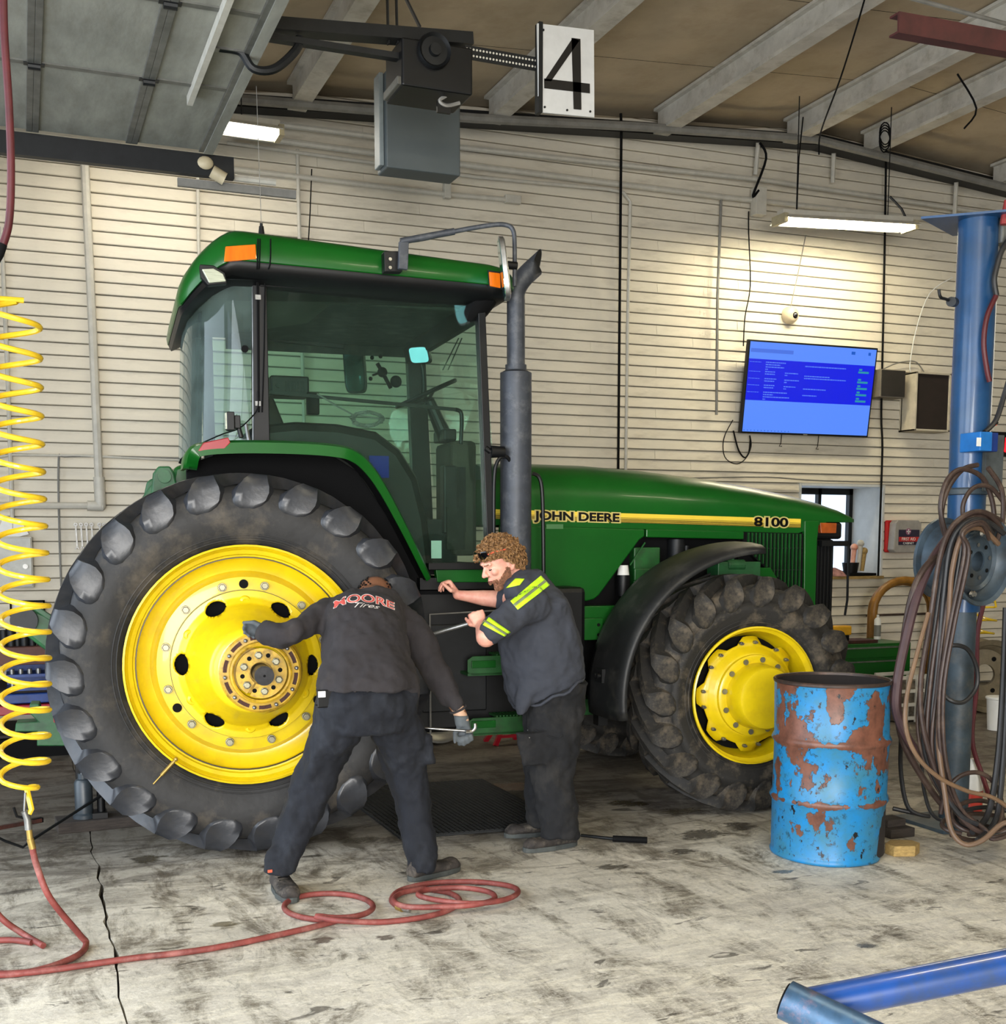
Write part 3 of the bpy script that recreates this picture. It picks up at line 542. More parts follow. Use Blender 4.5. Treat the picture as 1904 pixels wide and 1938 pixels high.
# wrenches hung on the wall
for i, px in enumerate((143, 153, 163, 173, 188, 197)):
    t = aty(px, 993, W-.03); b = aty(px+3, 1034 if i < 4 else 1028, W-.03)
    o = thing('wrench', ('leftmost', 'second', 'third', 'fourth', 'fifth', 'rightmost')[i]+' of the six steel wrenches hung on the wall', 'wrench', t, 'wrenches hung on the wall')
    MB().bar(t, b, .012, .006, (0, 1, 0)).build('shank', m_steel, o)
    MB().lathe([(.008, -.005), (.016, -.005), (.016, .005), (.008, .005), (.008, -.005)], t, 'Y', 12).build('ring_end', m_steel, o)
    MB().bar(b, b+Vector((-.014, 0, -.022)), .008, .008, (0, 1, 0)).bar(b, b+Vector((.014, 0, -.022)), .008, .008, (0, 1, 0)).build('open_end', m_steel, o)
# notice board and paper at far left
o = thing('wall_cabinet', 'pale wall cabinet behind the yellow coil at the left edge', 'cabinet', (-.1, W, 1.2))
MB().box((-.7, W-.12, 1.22), (.07, W-.02, 1.62)).build('body', m_pipe, o, bevel=.006)
MB().box((-.69, W-.135, 1.23), (.06, W-.12, 1.61)).build('door', M('cabinet_door', (198, 198, 190), .5), o, bevel=.004)
MB().lathe([(0, -.01), (.02, -.01), (.02, 0)], aty(48, 1072, W-.14), 'Y', 12).build('lock', m_steel, o)
o = thing('paper_sheet', 'white paper on top of the pale wall cabinet', 'paper', aty(20, 1020, W-.15)); MB().prism([(-.2, 1.6), (-.14, 1.75), (.0, 1.74), (.05, 1.64), (-.02, 1.62)], lambda x, z: Vector((x, W-.07, z)), lambda x, z: Vector((x, W-.074, z))).build('sheet', m_white, o)
# ================================================================== CEILING LIGHTS
m_tubeL = emis('fluorescent_tube', (255, 247, 230), 32.0)
m_tubeR = emis('fluorescent_tube_bright', (255, 243, 208), 118.0)
m_tubeN = emis('fluorescent_tube_near', (255, 243, 210), 110.0)
def fixture(name, p, q, label, hangers=True, tm=None):
    p, q = Vector(p), Vector(q); o = thing(name, label, 'ceiling light', (p+q)/2, 'fluorescent fixtures'); d = (q-p).normalized(); u = d.cross(Vector((0, 0, 1))).normalized()
    m = MB()
    for a in (p, q): pass
    prof = [(-.16, -.022), (-.06, .03), (.06, .03), (.16, -.022), (.155, -.026), (.055, .022), (-.055, .022), (-.155, -.026)]
    m.add([p+u*a+Vector((0, 0, b)) for a, b in prof]+[q+u*a+Vector((0, 0, b)) for a, b in prof], [(i, (i+1) % 8, 8+(i+1) % 8, 8+i) for i in range(8)])
    m.build('reflector', M('white_enamel', (225, 222, 210), .4), o, smooth=False)
    MB().bar(p+Vector((0, 0, .05)), q+Vector((0, 0, .05)), .1, .05).build('ballast_box', m_pipe, o, bevel=.005)
    for s in (-.055, .055): MB().cyl(p+u*s+d*.03+Vector((0, 0, -.024)), q+u*s-d*.03+Vector((0, 0, -.024)), .019, n=12).build('lamp_tube', tm or m_tubeL, o, smooth=True)
    for a in (p, q): MB().box(a-Vector((.02, .1, .05)), a+Vector((.02, .1, .03))).build('end_cap', M('end_cap_cream', (170, 160, 130), .6), o)
    if hangers:
        for t in (.12, .82): a = p+(q-p)*t+Vector((0, 0, .07)); MB().tube([a, Vector((a.x, a.y, zc(a.x)-.02))], .005, 5).build('hanger_wire', m_steel_dk, o)
    return o
q_, r_ = aty(1476, 418, 9.3), aty(1722, 432, 9.3)
fixture('fluorescent_light', (q_.x, 9.3, q_.z+.02), (r_.x, 9.3, r_.z+.02), 'long bright fluorescent light above the television', tm=m_tubeR)
fixture('fluorescent_light', (.38, 9.3, 4.68), (1.93, 9.3, 4.66), 'bright fluorescent light half hidden behind the raised door')
for (x, y) in ((2.0, 1.6), (5.5, 2.0)): fixture('fluorescent_light', (x, y, 4.7), (x+1.3, y, 4.7), ('fluorescent light over the near bay, left one outside the picture', 'fluorescent light over the near bay, right one outside the picture')[x > 4], tm=m_tubeN)
# ================================================================== RAISED OVERHEAD DOOR (bay 4) AND OPENER
DZ = 4.0
od = thing('overhead_door', 'raised sectional garage door with grey panels, seen from below', 'garage door', (-.8, 5.6, DZ))
seams = [-2.65, -2.09, -1.53, -.97, -.41, .155, .715, 1.15]
cols = [3.5, 4.35, 5.05, 5.75, 6.72, 7.80]
for i, (a, b) in enumerate(zip(seams, seams[1:])):
    for c, d in zip(cols, cols[1:]): MB().box((a+.012, c+.006, DZ), (b-.012, d-.006, DZ+.035)).build('door_panel', m_door, od)
    MB().box((a, 3.5, DZ-.012), (a+.035, 7.8, DZ+.04)).box((b-.035, 3.5, DZ-.012), (b, 7.8, DZ+.04)).build('section_stile', m_doorrib, od, bevel=.003)
    for y in cols[1:-1]: MB().box((a+.036, y-.022, DZ-.008), (b-.036, y+.022, DZ+.01)).build('muntin', m_doorrib, od)
for x in seams[1:-1]:
    for y in cols[1:-1]:
        MB().cyl((x-.03, y, DZ-.02), (x+.03, y, DZ-.02), .02, n=10).box((x-.05, y-.02, DZ-.014), (x+.05, y+.02, DZ-.008)).build('hinge', m_steel_dk, od)
MB().box((.93, 4.9, DZ-.05), (.96, 6.9, DZ-.002)).build('strut', m_pipe, od)
MB().box((1.145, 3.5, DZ-.02), (1.2, 7.8, DZ+.05)).build('bottom_rail', m_door, od)
rt_ = thing('door_track', 'dark horizontal door track along the far edge of the raised door', 'door track', (-.8, 7.9, DZ-.1))
MB().box((-2.9, 7.86, DZ-.13), (1.34, 7.92, DZ-.0)).build('track', m_steel_dk, rt_)
MB().cyl((-2.9, 7.95, DZ-.10), (1.62, 7.95, DZ-.10), .022, n=8).build('tube', m_pipe, rt_, smooth=True)
MB().box((1.0, 7.93, DZ-.19), (1.75, 7.96, DZ-.14)).build('track_end', m_pipedk, rt_)
MB().sphere((1.16, 7.84, DZ-.06), .045, sc=(1.1, .5, .9)).cyl((1.2, 7.86, DZ-.1), (1.28, 7.86, DZ-.14), .04).build('end_bracket', M('cream_bracket', (196, 182, 150), .5), rt_, smooth=True)
# opener: rail, motor, drive arm
OY = 6.2
op = thing('door_opener', 'black garage door opener motor hanging from the ceiling on a rail', 'door opener', (2.1, OY, 4.0))
P_ = lambda x, y, Y=OY: aty(x, y, Y)
MB().bar(P_(500, 48), P_(890, 78), .1, .06).bar(P_(505, 70), P_(775, 112), .05, .03).build('rail', m_steel_dk, op)
a, b = P_(752, 80), P_(885, 190); MB().box((a.x, OY-.08, b.z), (b.x, OY+.22, a.z)).build('motor_housing', m_black, op, bevel=.01)
q = P_(822, 96, OY-.1); MB().lathe([(0, -.03), (.03, -.03), (.032, -.005), (.07, -.003), (.085, -.02), (.09, 0), (.085, .02), (0, .02)], q, 'Y', 32).build('pulley', m_steel_dk, op, smooth=True)
a, b = P_(745, 108), P_(840, 180); MB().box((a.x, OY-.06, b.z), (b.x, OY+.2, P_(745, 150).z)).build('side_box', M('worn_grey_box', (86, 84, 76), .6, var=.2), op, bevel=.006)
a, b = P_(880, 98, OY-.05), P_(1040, 126, OY-.05); am = MB().bar(a, b, .008, .07)
am.build('perforated_bar', m_steel_dk, op)
hm = MB()
for i in range(26):
    t = a+(b-a)*(i+.5)/26
    for dz in (-.016, .016): hm.cyl(t+Vector((0, -.006, dz)), t+Vector((0, -.0045, dz)), .006, n=6)
hm.build('perforation', m_pipe, op, kind='stuff')
for x in (735, 752): MB().bar(P_(x, 84), Vector((P_(x-8, -120).x, OY, zc(2)-.05)), .03, .006).build('hanger', m_steel_dk, op)
MB().bar(P_(795, 52), P_(740, -60), .02, .01).build('hanger', m_steel_dk, op)
MB().tube(spline([P_(568, 70), P_(560, 95), P_(520, 130), P_(480, 130), P_(455, 98), P_(415, 90)], 6), .022, 8).build('drive_arm', m_steel_dk, op, smooth=True)
MB().bar(P_(405, 88), P_(470, 98), .05, .03).build('arm_bracket', m_steel, op)
MB().tube(spline([P_(840, 150), P_(850, 175), P_(832, 190), P_(845, 200), P_(870, 195)], 6), .01, 6).build('wire', m_pipedk, op, smooth=True)
a = P_(828, 190); MB().box(a, P_(853, 215)+Vector((0, .02, 0))).build('control_plate', m_black, op)
cb = thing('metal_cabinet', 'grey metal box hung from the ceiling behind the opener', 'cabinet', (2.45, 7.5, 3.9))
a, b = aty(730, 165, 7.3), aty(872, 333, 7.3)
MB().box((a.x, 7.3, b.z), (b.x, 7.5, a.z+.1)).build('box', m_greybox, cb, bevel=.01)
MB().box((a.x-.03, 7.34, b.z+.02), (a.x-.002, 7.46, a.z+.1)).build('side_flange', M('cabinet_side', (120, 128, 128), .5), cb, bevel=.005)
MB().bar((a.x+.1, 7.4, a.z+.1), (a.x+.1, 7.4, zc(a.x)-.03), .03, .03).bar((b.x-.1, 7.4, a.z+.1), (b.x-.1, 7.4, zc(b.x)-.03), .03, .03).build('hanger', m_steel_dk, cb)
# bay number sign
sg = thing('bay_sign', 'white bay number sign reading 4 beside the opener bar', 'sign', (2.8, OY-.1, 3.85))
s00 = aty(1020, 212, OY-.1); s10 = aty(1125, 222, OY-.1); s11 = aty(1124, 57, OY-.1); s01 = aty(1017, 44, OY-.1)
sn = Vector((0, -.012, 0))
MB().add([s00, s10, s11, s01, s00-sn, s10-sn, s11-sn, s01-sn], [(0, 1, 2, 3), (7, 6, 5, 4), (0, 4, 5, 1), (1, 5, 6, 2), (2, 6, 7, 3), (3, 7, 4, 0)]).build('plate', M('sign_white', (196, 196, 194), .5, var=.06, scale=8), sg)
MB().box((s00.x-.002, OY-.105, s00.z), (s00.x+.02, OY-.05, s01.z+.01)).build('angle_iron', m_steel_dk, sg)
sx = (s10-s00).normalized(); sy = (s01-s00).normalized(); sw, sh = (s10-s00).length, (s01-s00).length
def sp_(u, v, o=.003): return s00+sx*u*sw+sy*v*sh+Vector((0, -o, 0))
def bar4(p, q, hw): 
    d = Vector((q[0]-p[0], (q[1]-p[1])*1.5)).normalized(); n = Vector((-d.y, d.x))*hw
    return [sp_(p[0]+n.x, p[1]+n.y/1.5), sp_(q[0]+n.x, q[1]+n.y/1.5), sp_(q[0]-n.x, q[1]-n.y/1.5), sp_(p[0]-n.x, p[1]-n.y/1.5)]
nb = MB()
for pg in ([sp_(.60, .88), sp_(.76, .88), sp_(.76, .07), sp_(.62, .07)], [sp_(.62, .88), sp_(.74, .86), sp_(.22, .36), sp_(.10, .36)], [sp_(.10, .385), sp_(.92, .38), sp_(.92, .27), sp_(.10, .275)]):
    nb.add(pg, [(0, 1, 2, 3)]) ; nb.add([p+Vector((0, .002, 0)) for p in pg], [(0, 1, 2, 3)])
nb.build('numeral', m_letter, sg, label='black number 4')
for u, v in ((.1, .93), (.1, .06), (.92, .06), (.5, .05)): MB().cyl(sp_(u, v, .001), sp_(u, v, .006), .006, n=8).build('screw', m_steel_dk, sg)
# dark red beam at upper right
rb = thing('steel_beam', 'dark red steel channel beam at the upper right corner', 'beam', (4.5, 5, 4.15))
a, b = aty(1700, 42, 5), aty(2050, 105, 5)
MB().bar(a, b, .012, .09).bar(a+Vector((0, .03, .045)), b+Vector((0, .03, .045)), .07, .01).bar(a+Vector((0, .03, -.045)), b+Vector((0, .03, -.045)), .07, .01).build('channel', M('beam_red', (78, 34, 34), .6, var=.2, scale=8), rb)
pipe('thin_pipe', [aty(1700, -10, 5.6), aty(1904, 45, 5.6), aty(2000, 70, 5.6)], .012, m_pipedk, 'thin pipe crossing the corner above the dark red beam')
# hanging wires from the joists
pipe('hanging_cord', [aty(1636, 0, 6.5), aty(1620, 55, 6.5), aty(1590, 150, 6.9), aty(1560, 230, 7.5), aty(1551, 262, 8), aty(1550, 292, 8)], .006, m_blackm, 'thin black cord hanging from the top of the picture to the roof peak', 'cord', k=4)
pipe('hanging_cord', [aty(1520, 222, 9.6), aty(1512, 300, 9.4), aty(1508, 400, 9.3)], .006, m_blackm, 'short cord dropping to the left end of the right light', 'cord')
pipe('hanging_cord', [atz(1812, 140, 5.42), aty(1848, 205, atz(1812, 140, 5.42).y), aty(1825, 243, atz(1812, 140, 5.42).y)], .008, m_blackm, 'loose dark cord hanging from the ceiling at the right', 'cord', k=4)
pipe('hanging_cord', [aty(1675, 250, 9)+Vector((.06*math.cos(t*.9), 0, .09*math.sin(t*.9)-.03*t/9)) for t in range(28)], .006, m_blackm, 'small coil of black cord tied under a joist', 'cord', k=2)
pipe('lamp_chain', [aty(1684, 372, 9.4), aty(1706, 395, 9.35), aty(1722, 428, 9.3)], .012, m_steel_dk, 'dark chain at the right end of the right light', 'chain')
# ================================================================== HOSES AT THE LEFT
HY = 4.35
o = thing('air_hose', 'dark red hose hanging at the upper left edge', 'hose', aty(18, 0, HY))
MB().tube(spline([aty(6, -60, HY), aty(8, 60, HY), aty(17, 200, HY), aty(21, 330, HY), aty(17, 420, HY), aty(4, 468, HY)], 8), .013, 10).build('hose', m_hosered2, o, smooth=True)
MB().tube([aty(4, 462, HY), aty(-2, 480, HY), aty(-14, 500, HY)], .017, 10).build('coupling', m_blackm, o, smooth=True)
CY = 4.75
o = thing('coil_hose', 'yellow coiled air hose hanging at the left edge', 'hose', aty(40, 1530, CY))
tops = [(30, 568)]
pts = []; turns = 18.0; n = int(turns*20); ytop, ybot = 566, 1500
for i in range(n+1):
    t = i/n; a = 2*PI*turns*t+1.2; py = ytop+(ybot-ytop)*(t**.93); cx = 28+18*min(1, t*1.6)-2*math.sin(t*PI*2); r = .085
    if i > n-12: r *= (n-i)/12*.7+.3
    c = aty(cx, py, CY); pts.append(c+Vector((r*math.cos(a), r*.95*math.sin(a), .012*math.sin(a))))
pts = [pts[0]+Vector((-.3, 0, .0))]+pts+[aty(60, 1532, CY), aty(55, 1540, CY)]
MB().tube(pts, .0105, 8).build('coil', m_coil, o, smooth=True)
MB().cyl(aty(48, 1500, CY), aty(46, 1535, CY), .004).tube([aty(46, 1535, CY), aty(52, 1550, CY), aty(54, 1570, CY)], .014, 10).build('quick_coupler', m_steel, o, smooth=True)
MB().cyl(aty(55, 1570, CY), aty(57, 1588, CY), .011).build('brass_fitting', m_brass, o, smooth=True)
MB().cyl(aty(57, 1588, CY), aty(62, 1606, CY), .013).build('hose_end', m_brass, o, smooth=True)
MB().tube([aty(26, 1528, CY), aty(32, 1545, CY), aty(46, 1548, CY)], .006, 6).build('trigger', m_blackm, o, smooth=True)
def fl_(x, y, z=.014): return atz(x, y, z)
R1 = .0125
a0 = aty(62, 1606, CY)
o = thing('air_hose', 'long faded red air hose looping in four coils across the floor', 'hose', fl_(240, 1815))
path = [aty(61, 1604, CY), aty(70, 1640, CY), aty(95, 1700, CY-.02), fl_(150, 1768, .06), fl_(163, 1785), fl_(150, 1806), fl_(100, 1828), fl_(40, 1842), fl_(-30, 1846)]
MB().tube(spline(path, 8), R1, 10).build('vertical_run', m_hosered, o, smooth=True)
def ring(cx, cy, rx, ry, a0, a1, n=14, z=.014, z1=None):
    out = []
    for i in range(n+1):
        t = math.radians(a0+(a1-a0)*i/n); zz = z+(0 if z1 is None else (z1-z)*i/n); out.append(atz(cx+rx*math.cos(t), cy+ry*math.sin(t), zz))
    return out
path = [fl_(-40, 1843), fl_(60, 1840), fl_(240, 1815), fl_(400, 1795), fl_(560, 1762), fl_(640, 1742)]
path += ring(622, 1716, 84, 25, 60, 330, 12)[1:] + ring(640, 1716, 66, 21, 330, 120+360, 12, .02, .034)
path += [fl_(600, 1735, .03), fl_(640, 1742, .034), fl_(720, 1745, .014), fl_(800, 1736, .014), fl_(850, 1722, .014)]
path += [fl_(870, 1705, .014), fl_(850, 1690, .014), fl_(800, 1682, .014)]
MB().tube(spline(path, 5), R1, 10).build('floor_run', m_hosered, o, smooth=True)
path = [fl_(800, 1682, .016)]+[fl_(760, 1690, .02), fl_(745, 1704, .03), fl_(770, 1716, .034), fl_(840, 1716, .034), fl_(900, 1712, .036), fl_(935, 1702, .038), fl_(925, 1688, .034), fl_(870, 1680, .034), fl_(810, 1684, .036), fl_(792, 1694, .04), fl_(830, 1704, .04), fl_(890, 1710, .04), fl_(950, 1704, .036), fl_(980, 1690, .03), fl_(965, 1677, .02), fl_(900, 1669, .016), fl_(820, 1671, .014), fl_(760, 1684, .014), fl_(741, 1702, .014), fl_(752, 1716, .014)]
MB().tube(spline(path, 6), R1, 10).build('end_coils', m_hosered, o, smooth=True)
MB().tube([fl_(752, 1716), fl_(762, 1720)], .015, 10).build('brass_collar', m_brass, o, smooth=True)
MB().tube([fl_(760, 1719), fl_(776, 1722)], .012, 10).build('steel_nipple', m_chrome, o, smooth=True)
o = thing('air_hose', 'short red hose entering at the lower left edge', 'hose', fl_(20, 1760))
MB().tube(spline([fl_(-40, 1680, .2), fl_(0, 1735, .1), fl_(40, 1765, .03), fl_(82, 1790)], 6), R1, 10).build('upper_strand', m_hosered, o, smooth=True)
MB().tube(spline([fl_(-40, 1782), fl_(20, 1779), fl_(60, 1784)], 6), R1, 10).build('lower_strand', m_hosered, o, smooth=True)
# ================================================================== BOTTLE JACK, TIMBER, PRY BAR
tb = thing('timber_block', 'dark timber plank under the bottle jack', 'timber', atz(190, 1570)); q = atz(108, 1580); r = atz(275, 1562)
MB().bar(q+Vector((0, .1, .03)), r+Vector((.25, .1, .03)), .2, .06).build('plank', m_wood, tb, bevel=.004)
jk = thing('bottle_jack', 'dark grey bottle jack standing on the timber left of the rear tyre', 'jack', atz(165, 1548))
J = aty(160, 1548, 6.85); J.z = .062
MB().lathe([(0, 0), (.06, 0), (.06, .02), (.048, .03), (.048, .2), (.04, .215), (.028, .22), (.028, .25), (0, .25)], J, 'Z', 24).build('cylinder', M('jack_grey', (52, 60, 66), .4, var=.2), jk, smooth=True)
MB().lathe([(.012, .25), (.014, .25), (.014, .36), (.022, .365), (.022, .385), (0, .385)], J, 'Z', 16).build('ram', m_chrome, jk, smooth=True)
MB().box(J+Vector((.04, -.06, 0)), J+Vector((.12, .06, .03))).cyl(J+Vector((.09, 0, .02)), J+Vector((.09, 0, .15)), .022).build('pump', m_black, jk, smooth=True)
MB().cyl(J+Vector((.09, -.02, .12)), J+Vector((-.28, -.35, -.02)), .008).build('handle', m_steel_dk, jk, smooth=True)
MB().tube([J+Vector((-.28, -.35, -.02)), J+Vector((-.32, -.38, -.045)), J+Vector((-.40, -.40, .0)), J+Vector((-.44, -.42, .03))], .007).build('handle_hook', m_steel_dk, jk, smooth=True)
j2 = thing('jack_stand', 'dark steel post standing behind the bottle jack', 'jack stand', (J.x+.3, J.y+.1, .06))
MB().box((J.x+.20, J.y+.1, .06), (J.x+.42, J.y+.3, .08)).cyl((J.x+.3, J.y+.2, .08), (J.x+.3, J.y+.2, .4), .04).box((J.x-.03, J.y+.2, .06), (J.x+.0, J.y+.26, .5)).build('post', m_black, j2, bevel=.003)
o = thing('pry_bar', 'brown rusty bar lying at the left edge beside the coupler', 'bar', atz(20, 1560))
MB().bar(atz(-30, 1572, .1), atz(78, 1552, .1), .02, .02).build('bar', m_rust, o); MB().bar(atz(60, 1555, .1), atz(80, 1551, .1), .026, .026).build('grip', m_blackm, o)
# ribbed rubber mat
mt = thing('rubber_mat', 'black ribbed rubber mat on the floor between the mechanics', 'mat', atz(860, 1540))
c1, c2 = atz(757, 1590), atz(1000, 1571); mu_ = (c2-c1)*1.35; mv_ = Vector((-.02, 1.35, 0))
MB().prism([(q.x, q.y) for q in (c1, c1+mu_, c1+mu_+mv_, c1+mv_)], lambda x, y: Vector((x, y, .004)), lambda x, y: Vector((x, y, .014))).build('sheet', m_mat, mt)
rm = MB(); z_ = Vector((0, 0, .016))
for i in range(64): t = (i+.5)/64; rm.bar(c1+mv_*t+z_, c1+mv_*t+mu_+z_, .010, .008)
for i in range(34): t = (i+.5)/34; rm.bar(c1+mu_*t+z_, c1+mu_*t+mv_+z_, .007, .008)
rm.build('rib', m_mat, mt, kind='stuff')
# breaker bar on the floor
o = thing('breaker_bar', 'black steel breaker bar lying on the floor right of the boots', 'tool', atz(1160, 1590))
MB().cyl(atz(1100, 1581, .02), atz(1165, 1588, .02), .009).build('shaft', m_steel_dk, o, smooth=True); MB().cyl(atz(1160, 1587, .02), atz(1225, 1590, .02), .017).build('grip', m_blackm, o, smooth=True)
# ================================================================== BLUE DRUM AND WOOD BLOCK
def drum_mat():
    m = bpy.data.materials.new('peeling_blue_drum'); m.use_nodes = True; N = m.node_tree.nodes; L = m.node_tree.links; p = N['Principled BSDF']
    tc = N.new('ShaderNodeTexCoord')
    def nz(sc, det, ro, st=(1, 1, 1), loc=(0, 0, 0)):
        mp = N.new('ShaderNodeMapping'); mp.inputs['Scale'].default_value = st; mp.inputs['Location'].default_value = loc; L.new(tc.outputs['Object'], mp.inputs[0])
        n = N.new('ShaderNodeTexNoise'); n.inputs['Scale'].default_value = sc; n.inputs['Detail'].default_value = det; n.inputs['Roughness'].default_value = ro; L.new(mp.outputs[0], n.inputs['Vector']); return n.outputs[0]
    def rg(x, a, b):
        r = N.new('ShaderNodeMapRange'); r.inputs[1].default_value = a; r.inputs[2].default_value = b; L.new(x, r.inputs[0]); return r.outputs[0]
    def mix(f, a, b):
        x = N.new('ShaderNodeMix'); x.data_type = 'RGBA'; L.new(f, x.inputs[0])
        for i, v in ((6, a), (7, b)):
            if isinstance(v, tuple): x.inputs[i].default_value = v
            else: L.new(v, x.inputs[i])
        return x.outputs[2]
    c = mix(rg(nz(9, 8, .7), .35, .65), lin((16, 122, 184)), lin((48, 112, 138)))
    c = mix(rg(nz(26, 9, .75), .56, .62), c, lin((30, 74, 96)))
    sx = N.new('ShaderNodeSeparateXYZ'); L.new(tc.outputs['Object'], sx.inputs[0])
    # more rust in the two upper bands
    ad = N.new('ShaderNodeMath'); ad.operation = 'ADD'; L.new(nz(6.0, 8, .62, (1, 1, .75), (2.3, 1, .4)), ad.inputs[0])
    ab = N.new('ShaderNodeMapRange'); ab.inputs[1].default_value = .18; ab.inputs[2].default_value = .45; ab.inputs[3].default_value = -.08; ab.inputs[4].default_value = .06; L.new(sx.outputs[2], ab.inputs[0]); L.new(ab.outputs[0], ad.inputs[1]); ad0 = ad
    for zh in (.30, .60):
        sb = N.new('ShaderNodeMath'); sb.operation = 'SUBTRACT'; L.new(sx.outputs[2], sb.inputs[0]); sb.inputs[1].default_value = zh
        aa = N.new('ShaderNodeMath'); aa.operation = 'ABSOLUTE'; L.new(sb.outputs[0], aa.inputs[0])
        hr = N.new('ShaderNodeMapRange'); hr.inputs[1].default_value = .006; hr.inputs[2].default_value = .022; hr.inputs[3].default_value = .11; hr.inputs[4].default_value = 0; L.new(aa.outputs[0], hr.inputs[0])
        a2 = N.new('ShaderNodeMath'); a2.operation = 'ADD'; L.new(ad.outputs[0], a2.inputs[0]); L.new(hr.outputs[0], a2.inputs[1]); ad = a2
    c = mix(rg(ad.outputs[0], .553, .566), c, lin((52, 60, 58))); ru = rg(ad.outputs[0], .563, .572)
    rc = mix(rg(nz(14, 8, .7), .4, .65), lin((116, 74, 58)), lin((84, 52, 40))); c = mix(ru, c, rc)
    c = mix(rg(nz(17, 5, .6, (1, 1, .6), (5, 3, 1)), .65, .665), c, lin((16, 18, 22))); c = mix(rg(nz(34, 6, .7, (1, 1, .5), (1, 8, 2)), .64, .66), c, lin((34, 40, 44)))
    L.new(c, p.inputs['Base Color']); p.inputs['Roughness'].default_value = .42; p.inputs['Specular IOR Level'].default_value = .5
    b = N.new('ShaderNodeBump'); b.inputs['Strength'].default_value = .5; b.inputs['Distance'].default_value = .003; b.invert = True; L.new(ru, b.inputs['Height']); L.new(b.outputs[0], p.inputs['Normal'])
    return m
DC = Vector((3.772, 4.885, 0)); DR = .283
dr = thing('oil_drum', 'open blue steel drum with peeling paint and rust', 'drum', DC)
prof = [(DR-.01, 0), (DR+.004, .004), (DR+.008, .016), (DR+.002, .028), (DR, .04)]
for zz in (.30, .60): prof += [(DR, zz-.025), (DR+.006, zz-.015), (DR+.013, zz), (DR+.006, zz+.015), (DR, zz+.025)]
prof += [(DR, .875), (DR+.003, .885), (DR+.006, .892)]
db = MB().lathe(prof, DC, 'Z', 72)
for i, v in enumerate(db.v):                                   # dents near the foot and body waves
    a = math.atan2(v.y-DC.y, v.x-DC.x); zz = v.z; k = .004*math.sin(3*a+1)*math.sin(9*zz)
    d1 = abs((a+.75+PI) % (2*PI)-PI); k -= .03*math.exp(-(d1/.35)**2)*max(0, 1-zz/.12)
    d2 = abs((a+2.2+PI) % (2*PI)-PI); k += .014*math.exp(-(d2/.5)**2)*max(0, 1-zz/.1)
    d = Vector((v.x-DC.x, v.y-DC.y, 0)); d.length and d.normalize(); db.v[i] = v+d*k
db.build('shell', drum_mat(), dr, smooth=True, auto=False)
MB().lathe([(DR-.004, .02), (DR-.004, .89)], DC, 'Z', 72).lathe([(0, .03), (DR-.006, .03)], DC, 'Z', 48).build('inside', M('drum_inside', (34, 28, 26), .9), dr, smooth=True)
MB().lathe([(DR-.005, .888), (DR-.003, .9), (DR+.004, .903), (DR+.01, .897), (DR+.009, .886), (DR+.002, .882)], DC, 'Z', 72).build('top_rim', M('rim_steel', (70, 58, 52), .45, .4, dust=((112, 80, 64), .6, 14)), dr, smooth=True)
o = thing('wood_block', 'small cut wood block on the floor right of the drum', 'wood block', atz(1725, 1620)); q = atz(1692, 1622); r = atz(1757, 1624)
MB().prism([(0, 0), (.12, -.035), (.2, .01), (.2, .07), (.09, .12), (0, .07)], lambda x, y: Vector((q.x+x*.86, q.y+y, .0)), lambda x, y: Vector((q.x+x*.86, q.y+y, .055))).build('block', m_woodlt, o, bevel=.004)
o = thing('wood_block', 'dark wood block under the hoses behind the pale block', 'wood block', atz(1715, 1580)); q = atz(1692, 1588)
MB().box(q+Vector((-.02, 0, 0)), q+Vector((.14, .14, .05))).box(q+Vector((-.0, .05, .05)), q+Vector((.12, .16, .09))).build('block', m_wood, o, bevel=.004)
# ================================================================== BLUE COLUMN WITH HOSES AND WHEEL
PC = Vector((4.84, 5.15, 0))
po = thing('lift_column', 'tall blue steel column hung with hoses at the right', 'column', PC)
MB().lathe([(0, 0), (.078, 0), (.078, 1.9)], PC, 'Z', 32).build('lower_tube', m_bluelow, po, smooth=True)
MB().lathe([(.078, 1.20), (.094, 1.2), (.1, 1.86), (.104, 2.5), (.104, 3.3), (.07, 3.31)], PC, 'Z', 36).build('upper_tube', m_blue, po, smooth=True)
MB().lathe([(.1, 1.84), (.118, 1.845), (.122, 1.87), (.105, 1.88)], PC, 'Z', 32).build('collar', m_bluelow, po, smooth=True)
MB().box(PC+Vector((-.25, -.2, 0)), PC+Vector((.25, .2, .02))).build('base_plate', m_bluelow, po)
tpz = 3.3
MB().prism([(-.32, .08), (.02, -.22), (.25, -.12), (.3, .12), (.1, .3)], lambda x, y: PC+Vector((x, y, tpz)), lambda x, y: PC+Vector((x, y, tpz+.012))).build('top_plate', m_blue, po)
MB().cyl(PC+Vector((.105, -.03, 3.2)), PC+Vector((.105, -.03, 1.95)), .012, n=10).build('side_pipe', m_white, po, smooth=True)
MB().box(PC+Vector((.06, -.11, 3.17)), PC+Vector((.22, 0, 3.28))).build('valve_block', M('valve_grey', (110, 112, 110), .5, .4), po, bevel=.01)
MB().box(PC+Vector((.2, -.09, 3.22)), PC+Vector((.4, -.03, 3.26))).build('valve_arm', m_pipedk, po)
MB().tube(spline([aty(1800, 570, 5.05), aty(1790, 566, 4.98), aty(1780, 562, 4.95), aty(1777, 548, 4.95)], 5), .008, 8).cyl(aty(1806, 572, 5.06), aty(1800, 571, 5.0), .025).build('hook', m_steel_dk, po, smooth=True)
